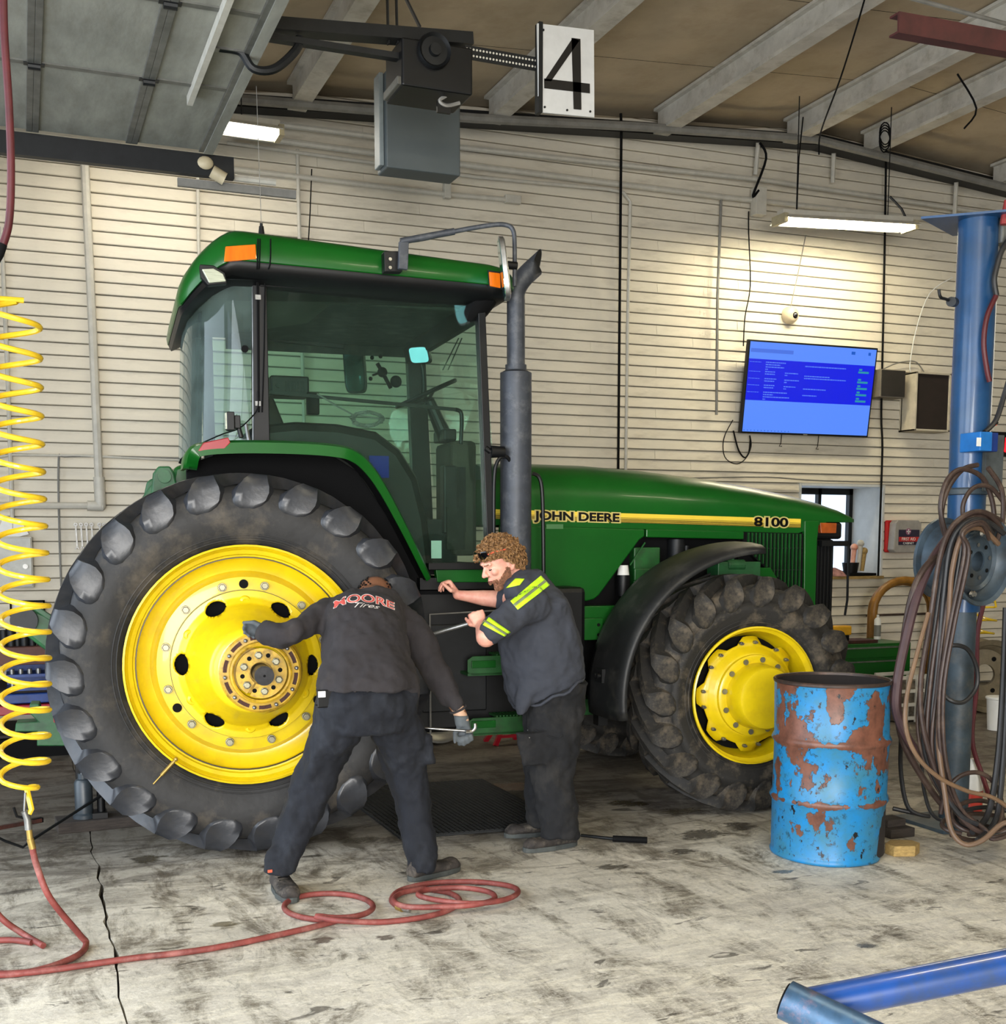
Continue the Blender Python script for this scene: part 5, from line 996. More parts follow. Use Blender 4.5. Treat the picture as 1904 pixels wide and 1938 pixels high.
def snap(i, k):                                            # pull hole border vertices onto the ellipse
    a = 2*PI*i/NA; r = rs[k]
    for ha, hr, at_, ar in holes:
        d = (a-ha+PI) % (2*PI)-PI; e = math.sqrt((d*r/at_)**2+((r-hr)/ar)**2)
        if .86 < e < 1.16:
            dn, rn = d/e, hr+(r-hr)/e; a2 = ha+dn
            return RC+Vector((rn*math.sin(a2), dish_y(rn)-RC.y, rn*math.cos(a2)))
    return None
for i in range(NA):
    for k in range(m_):
        q = snap(i, k)
        if q is not None: vs[i*m_+k] = q
for i in range(NA):
    j = (i+1) % NA
    for k in range(m_-1):
        am, rm_ = 2*PI*(i+.5)/NA, (rs[k]+rs[k+1])/2
        if not inhole(am, rm_): fs.append((i*m_+k, j*m_+k, j*m_+k+1, i*m_+k+1))
o = MB().add(vs, fs).build('wheel_disc', m_yellow, tr, smooth=True, auto=False, label='dished yellow wheel centre with six oval holes'); disc = o
s = o.modifiers.new('thick', 'SOLIDIFY'); s.thickness = .012; s.offset = 1
ln([(.377, fy+.049), (.3735, fy+.049), (.3735, fy+.07)]).build('disc_seam', m_letter, disc)
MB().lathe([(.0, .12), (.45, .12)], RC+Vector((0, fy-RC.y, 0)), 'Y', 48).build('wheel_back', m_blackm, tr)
def polar(r, deg, y, c=RC): a = math.radians(deg); return Vector((c.x+r*math.sin(a), y, c.z+r*math.cos(a)))
for i in range(12):
    d = 15+30*i-1.3; c = polar(.405, d, fy+.066); MB().cyl(c, c+Vector((0, -.018, 0)), .0215, n=20).cyl(c+Vector((0, -.018, 0)), c+Vector((0, -.03, 0)), .019, .016, n=6).build('rim_bolt', m_bolt, disc, smooth=False, bevel=.0015)
for d in (0, 120, 240): c = polar(.405, d-1, fy+.061); MB().lathe([(0, 0), (.023, 0)], c, 'Y', 20).build('drain_hole', m_blackm, disc)
for i in range(6):
    d = 60*i-1; c = polar(.318, d, fy+.028)
    MB().lathe([(.034, .012), (.026, -.004), (.014, -.008), (.012, 0), (.0, .003)], c, 'Y', 20).build('boss', m_yellow, disc, smooth=True)
    MB().lathe([(0, -.001), (.0125, -.001)], c, 'Y', 14).build('boss_hole', m_blackm, disc)
    if i % 2 == 0:
        a, b = polar(.30, d, fy+.02), polar(.225, d, fy-.165); t = Vector((math.cos(math.radians(d)), 0, -math.sin(math.radians(d))))
        MB().add([a-t*.016, a+t*.016, b+t*.034, b-t*.034, a-t*.014+Vector((0, .06, 0)), a+t*.014+Vector((0, .06, 0)), b+t*.03+Vector((0, .08, 0)), b-t*.03+Vector((0, .08, 0))], [(0, 1, 2, 3), (0, 4, 5, 1), (1, 5, 6, 2), (2, 6, 7, 3), (3, 7, 4, 0)]).build('rib', m_yellow, disc)
# hub: rusty bolted ring, split clamp, axle end
HC = Vector((RC.x+.030, 0, RC.z-.008)); hy = fy-.275
def lh(prof, n=48): return MB().lathe([(r, y) for r, y in prof], Vector((HC.x, 0, HC.z)), 'Y', n)
hub = lh([(.215, hy+.09), (.197, hy+.05), (.195, hy+.01), (.185, hy), (.15, hy-.002), (.147, hy-.028), (.138, hy-.034), (.13, hy-.03), (.128, hy-.005), (.128, hy+.02), (0, hy+.02)]).build('hub', m_yelgrime, tr, smooth=True, label='rust stained yellow hub flange')
for i in range(10):
    d = 36*i+12; a = math.radians(d); c = Vector((HC.x+.170*math.sin(a), hy, HC.z+.170*math.cos(a)))
    MB().cyl(c, c+Vector((0, -.02, 0)), .0095, n=10).sphere(c+Vector((0, -.02, 0)), .0095, 10, 6).build('stud', m_steel, hub, smooth=True)
    a1 = math.radians(d+18); n_ = 5; vs = []; fs = []
    for k in range(n_+1):
        t = a1+math.radians(-10+20*k/n_)
        for r in (.160, .178): vs.append(Vector((HC.x+r*math.sin(t), hy-.003, HC.z+r*math.cos(t))))
    for k in range(n_): fs.append((2*k, 2*k+1, 2*k+3, 2*k+2))
    MB().add(vs, fs).build('rust_pocket', m_rust, hub)
for g0, g1 in ((32, 208), (216, 392)):
    lc = MB().lathe([(.055, hy-.012), (.055, hy-.028), (.12, hy-.028), (.12, hy-.012)], Vector((HC.x, 0, HC.z)), 'Y', 30, math.radians(g0), math.radians(g1)); lc.build('clamp_half', m_yelgrime, hub)
for i in range(6):
    a = math.radians(60*i-8); c = Vector((HC.x+.088*math.sin(a), hy-.028, HC.z+.088*math.cos(a)))
    MB().cyl(c, c+Vector((0, -.014, 0)), .02, n=6).cyl(c+Vector((0, -.014, 0)), c+Vector((0, -.02, 0)), .017, .013, n=16).build('clamp_bolt', m_bolt, hub, bevel=.0015)
    if i not in (0, 3):
        pass
    a += math.radians(30); c = Vector((HC.x+.090*math.sin(a), hy-.0285, HC.z+.090*math.cos(a))); MB().lathe([(0, 0), (.011, 0)], c, 'Y', 14).build('clamp_hole', m_blackm, hub)
MB().cyl((HC.x, hy+.05, HC.z), (HC.x, hy-.15, HC.z), .046, n=36).cyl((HC.x, hy-.15, HC.z), (HC.x, hy-.155, HC.z), .042, n=36).build('axle_end', m_shaft, tr, smooth=True)
MB().lathe([(0, -.001), (.006, -.001)], (HC.x, hy-.155, HC.z), 'Y', 12).build('centre_mark', m_blackm, tr)
vlv = att(333, 1437, fy-.03); v2 = att(290, 1484, fy-.06)
MB().cyl(vlv, v2, .006, .004).cyl(v2+(vlv-v2)*.35, v2+(vlv-v2)*.9, .0095).sphere(vlv, .011).build('valve_stem', m_brass, tr, smooth=True)
# front wheel
FC = Vector((3.49, 6.22, .70)); ffy = 6.0
wheel_tyre(FC, .69, .395, .42, 19, m_tiref, m_tiref, 'dusty front tyre', 1.0)
def lf(prof, n=60): return MB().lathe([(r, y-FC.y) for r, y in prof], FC, 'Y', n)
fr = lf([(.392, ffy-.0), (.402, ffy+.004), (.402, ffy+.018), (.392, ffy+.03), (.372, ffy+.04), (.362, ffy+.075), (.35, ffy+.13), (.338, ffy+.15), (.335, ffy+.3)]).build('front_rim', m_yellow, tr, smooth=True, label='yellow front rim')
# wavy centre plate
vs = [FC+Vector((0, ffy+.12-FC.y, 0))]; nn = 96
def wav(a): return .318+.022*math.tanh(3*math.cos(8*a))
ringsW = [(.10, ffy+.03), (.235, ffy+.03), (.25, ffy+.045), (.275, ffy+.07), (.29, ffy+.085)]
for i in range(nn):
    a = 2*PI*i/nn
    for r, y in ringsW+[(wav(a), ffy+.088), (wav(a)-.004, ffy+.1)]: vs.append(Vector((FC.x+r*math.sin(a), y, FC.z+r*math.cos(a))))
k_ = len(ringsW)+2; fs = []
for i in range(nn):
    for j in range(k_-1): fs.append((1+i*k_+j, 1+((i+1) % nn)*k_+j, 1+((i+1) % nn)*k_+j+1, 1+i*k_+j+1))
fd = MB().add(vs, fs).build('front_disc', m_yellow, tr, smooth=True, auto=False, label='yellow front wheel centre with wavy edge')
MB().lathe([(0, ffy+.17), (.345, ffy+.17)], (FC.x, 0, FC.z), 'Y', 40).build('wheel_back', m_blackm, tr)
for i in range(16):
    a = 2*PI*(i+.35+(.12 if i % 2 else -.12))/16
    if True:
        c = Vector((FC.x+.305*math.sin(a), ffy+.086, FC.z+.305*math.cos(a))); MB().cyl(c, c+Vector((0, -.022, 0)), .011, n=6).cyl(c+Vector((0, -.02, 0)), c+Vector((0, -.036, 0)), .007, n=8).build('rim_bolt', m_steel, fd)
lfh = lambda prof: MB().lathe(prof, (FC.x, 0, FC.z), 'Y', 48)
fh = lfh([(.238, ffy+.032), (.236, ffy+.012), (.222, ffy+.004), (.192, ffy+.004), (.188, ffy-.02), (.182, ffy-.12), (.172, ffy-.134), (.15, ffy-.140), (.0, ffy-.140)]).build('front_hub', m_yellow, tr, smooth=True, label='yellow hub cap')
for i in range(12):
    a = 2*PI*(i+.3)/12; c = Vector((FC.x+.211*math.sin(a), ffy+.004, FC.z+.211*math.cos(a))); MB().cyl(c, c+Vector((0, -.012, 0)), .0125, n=6).cyl(c+Vector((0, -.01, 0)), c+Vector((0, -.014, 0)), .0165, n=14).build('hub_bolt', m_bolt, fh)
# far wheels
wheel_tyre((RC.x, 2*YC-RC.y+.1, .972), .952, RR, .46, 23, m_tire, m_lug, 'rear tyre on the far side')
ln([(.605, 8.34), (.585, 8.2), (.54, 8.1), (.3, 8.1), (.0, 8.0)], RC).build('rear_rim', m_yellow, tr, smooth=True)
wheel_tyre((FC.x, 2*YC-FC.y, .70), .69, .395, .42, 19, m_tiref, m_tiref, 'front tyre on the far side')
lf([(.402, 7.88), (.38, 7.92), (.36, 8.0), (.36, 8.2), (.1, 8.1), (.0, 8.1)]).build('front_rim', m_yellow, tr, smooth=True)
# ---------------------------------------------------------------- chassis
MB().box((.2, 6.85, .62), (1.7, 7.45, 1.5)).box((1.7, 6.9, .55), (3.0, 7.4, 1.25)).box((3.0, 6.95, .75), (4.25, 7.35, 1.1)).build('chassis', m_blackm, tr, bevel=.02)
MB().cyl((RC.x, 6.02, RC.z), (RC.x, 8.3, RC.z), .16, n=24).build('rear_axle', m_blackm, tr, smooth=True)
MB().box((3.35, 6.3, .58), (3.65, 8.0, .82)).build('front_axle', m_greend, tr, bevel=.03)
MB().box((1.55, 6.47, .5), (2.62, 6.9, 1.32)).build('fuel_tank', m_black, tr, bevel=.03)
MB().box((1.62, 6.455, .62), (2.0, 6.47, 1.12)).build('tank_panel', m_steel_dk, tr, bevel=.01)
MB().tube([(1.66, 6.44, .5), (1.66, 6.44, 1.18), (2.2, 6.44, 1.2)], .006, 6).build('tank_edge', m_pipedk, tr)
MB().box((1.3, 6.72, .52), (3.0, 6.95, .62)).build('lower_rail', m_greend, tr, bevel=.005)
MB().box((2.3, 6.60, 1.09), (3.0, 6.68, 1.20)).build('frame_rail', m_green, tr, bevel=.005, label='green frame rail above the front fender')
bkt = MB().box((2.55, 6.55, 1.0), (2.76, 6.60, 1.13)).build('bracket', m_green, tr, bevel=.004)
for z in (1.03, 1.09): MB().cyl((2.73, 6.552, z), (2.73, 6.546, z), .01, n=10).build('bolt_hole', m_blackm, bkt)
bkt = MB().box((2.66, 6.40, .76), (2.78, 6.45, .92)).build('bracket', m_green, tr, bevel=.004)
for z in (.79, .88): MB().cyl((2.74, 6.402, z), (2.74, 6.396, z), .01, n=10).build('bolt_hole', m_blackm, bkt)
# cab steps
for (x0, x1, z0, z1) in ((1.84, 2.35, .84, .95), (1.84, 2.5, .50, .60)):
    st1 = plate('step', [(x0, z0+.02), (x0, z1-.02), (x0+.03, z1), (x1, z1), (x1, z0), (x0+.03, z0)], 6.30, .012, m_greend, px=False, bevel=.003)
    MB().box((x0, 6.30, z0+.0), (x1, 6.50, z0+.015)).build('tread', m_greend, st1)
    MB().box((x0+.02, 6.285, z0+.045), (x0+.16, 6.30, z0+.085)).build('lip', m_green, st1, bevel=.002)
    tb_ = MB()
    for k in range(14): tb_.box((x0+.17+k*.02, 6.31, z1-.004), (x0+.18+k*.02, 6.45, z1+.008))
    tb_.build('grip_teeth', m_greend, st1)
# ---------------------------------------------------------------- rear fender: swept band
fpath = [(.33, 1.955), (.345, 2.03), (.40, 2.075), (.57, 2.094), (.85, 2.098), (1.08, 2.088), (1.2, 2.06), (1.29, 1.99), (1.38, 1.87), (1.50, 1.66), (1.60, 1.47), (1.645, 1.39)]
fp3 = [Vector((x, 0, z)) for x, z in fpath]; fps = spline(fp3, 5); N_ = len(fps)
vs = []; fs = []; wd_ = [0]*N_
for i, p in enumerate(fps):
    t = (fps[min(i+1, N_-1)]-fps[max(i-1, 0)]).normalized(); n = Vector((t.z, 0, -t.x)); s = i/(N_-1)
    dr_ = .068-.03*max(0, s-.55)/.45; yo = 6.12+.20*max(0, (s-.5)/.5)**1.2
    if s < .12: yo += .10*(1-s/.12)**2
    for q in (Vector((p.x, 6.46, p.z))-n*.0, Vector((p.x, yo+.03, p.z)), Vector((p.x, yo, p.z))+n*.014, Vector((p.x, yo-.004, p.z))+n*dr_, Vector((p.x, yo+.012, p.z))+n*dr_, Vector((p.x, yo+.03, p.z))+n*.02, Vector((p.x, 6.46, p.z))+n*.015): vs.append(q)
for i in range(N_-1):
    for k in range(7): fs.append((i*7+k, i*7+(k+1) % 7, (i+1)*7+(k+1) % 7, (i+1)*7+k))
fs += [tuple(range(7)), tuple((N_-1)*7+k for k in range(6, -1, -1))]
rf = MB().add(vs, fs).build('rear_fender', m_green, tr, smooth=True, label='green rear fender with lip')
vs = []; fs = []
for i, p in enumerate(fps):
    t = (fps[min(i+1, N_-1)]-fps[max(i-1, 0)]).normalized(); n = Vector((t.z, 0, -t.x))
    for y in (6.19+.16*max(0, (i/N_-.5)*2), 6.5): q = Vector((p.x, y, p.z))+n*.03; vs.append(q)
for i in range(N_-1): fs.append((2*i, 2*i+1, 2*i+3, 2*i+2))
MB().add(vs, fs).build('fender_liner', m_blackm, tr, smooth=True, auto=False)
plate('inner_panel', [(.36, 1.99), (.6, 2.07), (1.1, 2.07), (1.27, 1.97), (1.48, 1.66), (1.62, 1.4), (1.62, .9), (.9, .9), (.36, 1.4)], 6.49, .02, m_blackm, px=False)
# tail lamp
tlm = [att(x, y, 6.13) for x, y in ((372, 855), (385, 838), (432, 828), (436, 838), (420, 856))]
MB().add([p+Vector((0, -.012, 0)) for p in tlm]+[p+Vector((0, .05, 0)) for p in tlm], [(0, 1, 2, 3, 4), (9, 8, 7, 6, 5)]+[(i, 5+i, 5+(i+1) % 5, (i+1) % 5) for i in range(5)]).build('tail_lamp', m_redlens, tr, bevel=.004, label='red tail lamp')
MB().tube(spline([att(x, y, 6.2) for x, y in ((372, 858), (362, 852), (360, 862), (366, 866))], 4), .004, 5).tube(spline([att(x, y, 6.3) for x, y in ((384, 838), (420, 822), (450, 812), (470, 796), (488, 772), (488, 740))], 4), .0035, 5).build('lamp_wire', m_blackm, tr)
wk = att(443, 798, 6.22)
MB().box(wk+Vector((-.045, -.03, -.04)), wk+Vector((-.038, .03, .04))).build('work_lamp_glass', m_lens, tr)
MB().box(wk+Vector((-.038, -.036, -.046)), wk+Vector((.0, .036, .046))).box(wk+Vector((.0, -.025, -.035)), wk+Vector((.03, .025, .03))).cyl(wk+Vector((.02, 0, -.02)), wk+Vector((.035, 0, -.08)), .012).build('work_lamp', m_black, tr, bevel=.004)
# ---------------------------------------------------------------- cab
NY, FY = 6.42, 7.88
post = plate('cab_post', [(.70, 2.06), (.785, 2.06), (.785, 2.96), (.715, 2.96)], 6.38, .09, m_black, px=False)
plate('cab_post', [(1.925, 2.96), (1.968, 2.96), (2.03, 1.46), (1.985, 1.46)], 6.38, .07, m_black, px=False)
plate('cab_post', [(.55, 2.0), (.62, 2.0), (.62, 2.9), (.55, 2.9)], FY-.04, .08, m_black, px=False)
plate('cab_post', [(1.93, 1.46), (2.06, 1.46), (2.0, 2.9), (1.88, 2.9)], FY-.04, .08, m_black, px=False)
MB().box((.75, 6.37, 2.90), (1.97, 6.44, 2.945)).build('door_frame', m_rubberseal, tr, bevel=.004); MB().box((1.64, 6.38, 1.43), (2.03, 6.44, 1.47)).build('door_frame', m_rubberseal, tr, bevel=.004)
gx = plate('door_glass', [(.786, 2.09), (1.10, 2.09), (1.30, 1.99), (1.46, 1.73), (1.63, 1.47), (1.985, 1.47), (1.935, 2.9), (.786, 2.92)], NY, .006, m_glass, px=False, bevel=0, label='tinted door glass with dust film')
plate('far_side_glass', [(.62, 2.1), (1.95, 2.0), (1.92, 2.86), (.62, 2.86)], FY, .006, m_glass, px=False, bevel=0)
# rear glass wrapping the corner
cur = [(.70, 6.40), (.60, 6.42), (.50, 6.48), (.43, 6.58), (.395, 6.75), (.385, 7.15), (.395, 7.55), (.44, 7.75), (.55, 7.86)]
vs = []; fs = []
for i, (x, y) in enumerate(cur):
    vs += [Vector((x-.02, y, 2.06)), Vector((x, y, 2.5)), Vector((x+.015, y, 2.95-.07*min(1, i/3)))]
for i in range(len(cur)-1): fs += [(3*i, 3*i+3, 3*i+4, 3*i+1), (3*i+1, 3*i+4, 3*i+5, 3*i+2)]
MB().add(vs, fs).build('rear_glass', m_glass2, tr, smooth=True, auto=False, label='curved rear corner glass')
MB().tube(spline([v+Vector((-.004, -.004, 0)) for v in vs[2::3]], 4), .007, 6).build('glass_seal', m_pipe, tr, smooth=True)
MB().tube([(.70, 6.395, 2.08), (.718, 6.395, 2.94)], .006, 6).build('glass_seal', m_steel, tr, smooth=True)
MB().tube(spline([Vector((.665, 6.4, 2.2)), Vector((.68, 6.39, 2.1)), Vector((.70, 6.385, 2.07))], 3), .01, 6).build('glass_clip', m_steel, tr, smooth=True)
q = att(463, 661, 6.39); MB().cyl(q, q+Vector((0, -.02, 0)), .018, n=14).build('glass_knob', m_blackm, tr, smooth=True)
MB().add([(2.05, 6.47, 1.95), (2.05, 7.83, 1.95), (1.985, 7.83, 2.88), (1.985, 6.47, 2.88)], [(0, 1, 2, 3)]).build('windshield', m_glass, tr)
# roof shell: stacked rounded outlines
def outline(x0, x1, y0, y1, rad, n=10):
    P = []; rf_ = rad*.62
    for cx, cy, a0 in ((x1-rf_, y0+rf_, -90), (x1-rf_, y1-rf_, 0), (x0+rad*1.3, y1-rad*1.3, 90), (x0+rad*1.3, y0+rad*1.3, 180)):
        rr = rf_ if cx > 1 else rad*1.3
        for k in range(n+1):
            a = math.radians(a0+90*k/n); P.append((cx+rr*math.cos(a), cy+rr*math.sin(a)))
    return P
def roofz(x, z): return z-.20*max(0, min(1, (.62-x)/.26))**1.5-.05*(x-.7)/1.3*(1 if x > .7 else 0)*max(0, (z-2.93)/.2)-.015*max(0, x-.7)
def shell(levels, bottom=True):
    vs = []; n = None
    for (ins, z, rad) in levels:
        o_ = outline(.34+ins*1.0, 2.13-ins*.8, 6.25+ins, 8.05-ins, max(.05, rad)); n = len(o_)
        vs += [Vector((x, y, roofz(x, z))) for x, y in o_]
    fs = []
    for i in range(len(levels)-1):
        for k in range(n): fs.append((i*n+k, i*n+(k+1) % n, (i+1)*n+(k+1) % n, (i+1)*n+k))
    fs.append(tuple((len(levels)-1)*n+k for k in range(n)))
    if bottom: fs.append(tuple(range(n-1, -1, -1)))
    return MB().add(vs, fs)
roof = shell([(.006, 2.995, .22), (.0, 3.0, .22), (-.004, 3.03, .22), (.01, 3.10, .22), (.03, 3.135, .22), (.07, 3.155, .2), (.25, 3.175, .1)], False).build('roof', m_green, tr, smooth=True, label='green cab roof')
shell([(.14, 2.90, .2), (.06, 2.925, .22), (.02, 2.955, .22), (.008, 2.985, .22), (.010, 3.0, .22)]).build('roof_underside', m_black, tr, smooth=True)
vs = []
MB().loft([((1.98, YC, 2.93), (.12, 0, 0), (0, .82, 0)), ((1.93, YC, 2.84), (.10, 0, 0), (0, .78, 0)), ((1.88, YC, 2.76), (.02, 0, 0), (0, .70, 0))], 28, 4).build('visor', m_blackm, tr, smooth=True)
MB().box((.7, 6.5, 2.86), (1.95, 7.85, 2.90)).build('headliner', m_headliner, tr, bevel=.01)
MB().box((.7, FY-.06, 2.80), (1.95, FY-.03, 2.88)).build('far_header', m_headliner, tr)
# roof lamps
def lampq(name, pts, y, mat, th=.03, label=None): return plate(name, pts, y, th, mat, px=True, bevel=.004, label=label)
lampq('roof_lamp', ((427, 466), (484, 462), (486, 490), (424, 495)), 6.243, m_amber, label='amber lamp at the rear roof corner')
lampq('roof_lamp', ((926, 514), (947, 517), (948, 545), (928, 541)), 6.226, m_amber, label='amber lamp at the front roof corner')
MB().add([att(x, y, yy) for yy in (6.236, 6.27) for x, y in ((923, 511), (950, 515), (951, 548), (925, 544))], [(0, 1, 2, 3), (7, 6, 5, 4), (0, 4, 5, 1), (1, 5, 6, 2), (2, 6, 7, 3), (3, 7, 4, 0)]).build('lamp_bezel', m_black, tr)
for pts, y in ((((382, 509), (404, 508), (422, 518), (428, 532), (396, 535)), 6.50),):
    y = 6.24; lampq('flood_lens', pts, y, m_lens, .02, 'ribbed clear work lamp lens'); lampq('flood_housing', ((378, 500), (404, 502), (426, 516), (430, 536), (394, 540), (380, 524)), y+.022, m_black, .06)
lampq('flood_housing', ((346, 574), (362, 569), (384, 580), (380, 604), (354, 594)), 6.9, m_black, .12)
MB().tube(spline([att(380, 560, 6.8), att(378, 600, 6.75), att(379, 640, 6.75)], 4), .012, 6).tube([att(375, 590, 6.8), att(376, 640, 6.8)], .004, 5).build('rear_wiper', m_black, tr, smooth=True)
# antenna, cables along the post
q = att(495, 447, 6.5); MB().cyl(q, q+Vector((0, 0, .05)), .018, .012).cyl(q+Vector((0, 0, .05)), q+Vector((0, 0, .065)), .008).build('antenna_base', m_black, tr, smooth=True)
MB().tube([q+Vector((0, 0, .06)), q+Vector((-.01, 0, .75))], .0018, 5).build('antenna', m_steel, tr)
for dx in (0, 4, 24): MB().tube(spline([att(488+dx, 452, 6.235), att(487+dx, 500, 6.23), att(486+dx*.7, 520, 6.33), att(487+dx*.6, 560, 6.36), att(488+dx*.5, 660, 6.36), att(489+dx*.3, 780, 6.36)], 4), .004, 5).build('roof_cable', m_blackm, tr, smooth=True)
for y in (563, 764): q = att(488, y, 6.36); MB().box(q-Vector((.014, .01, .012)), q+Vector((.014, .0, .012))).build('cable_clip', m_steel, tr)
# mirror and arm
plate('mirror_bracket', ((727, 475), (757, 475), (762, 514), (728, 514)), 6.17, .07, m_black)
for y in (491, 507): q = att(738, y, 6.165); MB().cyl(q, q+Vector((0, -.01, 0)), .009, n=10).build('bracket_bolt', m_chrome, tr, smooth=True)
MB().bar(att(762, 510, 6.14), att(764, 458, 6.14), .03, .05, (1, 0, 0)).build('arm_foot', m_stack, tr, bevel=.004)
MB().tube(spline([att(758, 457, 6.14), att(800, 452, 6.13), att(860, 438, 6.11), att(930, 426, 6.08), att(958, 426, 6.07), att(971, 436, 6.06), att(974, 465, 6.06), att(974, 542, 6.06)], 6), .012, 10).tube([att(758, 457, 6.14), att(860, 438, 6.11)], .017, 10).build('mirror_arm', m_stack, tr, smooth=True)
MB().cyl(att(958, 501, 6.05), att(978, 503, 6.05), .02).build('mirror_clamp', m_black, tr, smooth=True)
ma, mb_ = att(944, 450, 6.05), att(958, 568, 6.05); mc = (ma+mb_)/2; mh = (mb_-ma).length/2; mu = (ma-mb_).normalized()
mn = Vector((.965, -.26, 0)).normalized(); ms = mn.cross(mu).normalized()
MB().loft([(mc+mn*.025, mu*mh*.93, ms*.09), (mc+mn*.018, mu*mh, ms*.10), (mc-mn*.004, mu*mh, ms*.10)], 32, 4).build('mirror', m_steel, tr, smooth=True); MB().loft([(mc-mn*.004, mu*mh*.94, ms*.092), (mc-mn*.007, mu*mh*.94, ms*.092)], 32, 4).build('mirror_glass', m_mirror, tr)
# exhaust
EX, EYY = 2.172, 6.45
MB().cyl((EX, EYY, 1.25), (EX, EYY, 2.53), .089, n=36).cyl((EX, EYY, 2.53), (EX, EYY, 2.545), .089, .06, n=36).build('muffler', m_stack, tr, smooth=True, label='grey muffler')
MB().cyl((EX, EYY, 2.54), (EX, EYY, 2.575), .06, n=30).cyl((EX, EYY, 2.56), (EX, EYY, 2.93), .051, n=30).build('stack_pipe', m_stack, tr, smooth=True)
ep = spline([(EX, EYY, 2.92), (EX, EYY, 2.97), (EX+.02, EYY, 3.02), (EX+.06, EYY, 3.07), (EX+.12, EYY, 3.125)], 5)
vs = []; n = 28
for i, p in enumerate(ep):
    d = (ep[min(i+1, len(ep)-1)]-ep[max(i-1, 0)]).normalized(); u = Vector((0, 1, 0)); v = d.cross(u)
    for k in range(n):
        a = 2*PI*k/n; q = p+(u*math.cos(a)+v*math.sin(a))*(.051+.004*i/len(ep))
        if i == len(ep)-1: cn = Vector((.80, -.58, -.15)); q += d*(-((q-p).dot(cn))/d.dot(cn))
        vs.append(q)
fs = [(i*n+k, i*n+(k+1) % n, (i+1)*n+(k+1) % n, (i+1)*n+k) for i in range(len(ep)-1) for k in range(n)]
MB().add(vs, fs).build('stack_outlet', m_stack, tr, smooth=True, auto=False)
MB().add([v+(ep[-2]-v)*.06 for v in vs[-n:]], [tuple(range(n))]).build('stack_mouth', m_blackm, tr)
# grab rails
MB().tube(spline([(2.02, 6.38, 1.45), (2.02, 6.38, 1.9), (2.04, 6.38, 2.03), (2.09, 6.38, 2.06), (2.13, 6.4, 2.0), (2.14, 6.42, 1.8), (2.14, 6.42, 1.5)], 5), .011, 8).build('grab_rail', m_black, tr, smooth=True)
MB().tube(spline([att(1008, 896, 6.5), att(1020, 903, 6.5), att(1026, 930, 6.5), att(1028, 1000, 6.5), att(1029, 1100, 6.5)], 5), .012, 8).build('grab_rail', m_black, tr, smooth=True)
q = att(938, 855, 6.38); MB().cyl(q+Vector((-.03, 0, 0)), q+Vector((.05, 0, 0)), .035, .03, n=16).cyl(q+Vector((-.06, 0, .02)), q+Vector((-.03, 0, 0)), .015).build('door_latch', m_black, tr, smooth=True)
plate('sill', ((824, 1072), (958, 1072), (958, 1102), (828, 1102)), 6.40, .05, m_green, bevel=.004, label='green door sill')
MB().box((1.60, 6.42, 1.32), (2.1, 6.9, 1.385)).build('sill_underside', m_black, tr)
# ---------------------------------------------------------------- cab interior
lin_ = [(q.x, q.z) for q in (att(x, y, 6.56) for x, y in ((470, 806), (560, 797), (640, 801), (715, 816), (760, 850), (793, 903), (812, 980), (822, 1060), (822, 1100), (470, 1100)))]
plate('inner_fender', lin_, 6.56, .5, m_black, px=False, bevel=.05)
q = att(716, 880, 6.55); MB().box(q+Vector((-.05, -.0, -.07)), q+Vector((.06, .012, .05)), 0).build('blue_rag', M('rag_blue', (20, 40, 150), .9), tr)
MB().box((1.5, 6.5, 1.40), (2.05, 7.85, 1.46)).box((.5, 6.5, 1.9), (.72, 7.85, 2.06)).build('cab_floor', m_blackm, tr)
MB().loft([((1.12, YC, 1.92), (.23, 0, 0), (0, .24, 0)), ((1.12, YC, 2.04), (.25, 0, 0), (0, .25, 0)), ((1.12, YC, 2.08), (.2, 0, 0), (0, .2, 0))], 24, 4).loft([((.92, YC, 2.0), (.05, 0, 0), (0, .22, 0)), ((.88, YC, 2.25), (.07, 0, 0), (0, .24, 0)), ((.84, YC, 2.44), (.04, 0, 0), (0, .18, 0))], 24, 4).build('seat', m_seat, tr, smooth=True)
MB().box((1.0, 7.42, 2.06), (1.45, 7.52, 2.11)).build('armrest', M('armrest_brown', (98, 88, 70), .8), tr, bevel=.01)
swc = att(806, 745, YC); ax_ = Vector((-.42, 0, .9)).normalized(); u = Vector((0, 1, 0)); v = ax_.cross(u)
MB().tube([swc+(u*math.cos(2*PI*k/36)+v*math.sin(2*PI*k/36))*.195 for k in range(36)], .013, 8, closed=True).tube([swc+u*.19, swc-ax_*.04, swc-u*.19], .011).tube([swc+v*.19, swc-ax_*.04], .011).sphere(swc-ax_*.04, .04, sc=(1, 1, .5)).build('steering_wheel', m_black, tr, smooth=True)
MB().cyl(swc-ax_*.04, swc-ax_*.3, .035, .05).bar(swc-ax_*.28+Vector((0, -.13, 0)), swc-ax_*.28+Vector((0, .13, 0)), .08, .07).build('steering_column', m_black, tr, smooth=False, bevel=.01)
q = swc-ax_*.3; MB().box((q.x-.02, YC-.2, 1.5), (q.x+.14, YC+.2, q.z-.02)).build('dash_console', M('console', (66, 60, 50), .8), tr, bevel=.03)
MB().box(att(840, 880, 6.95), att(885, 1010, 6.95)+Vector((0, .1, 0))).build('pedal_box', m_black, tr, bevel=.01)
MB().box((1.6, 7.80, 1.44), (2.0, 7.87, 1.80)).box((1.78, 7.0, 1.46), (1.98, 7.6, 1.72)).build('far_door_lower', m_black, tr)
MB().box(att(846, 960, 6.9), att(880, 1040, 6.9)+Vector((0, .02, 0))).build('floor_paper', m_headliner, tr)
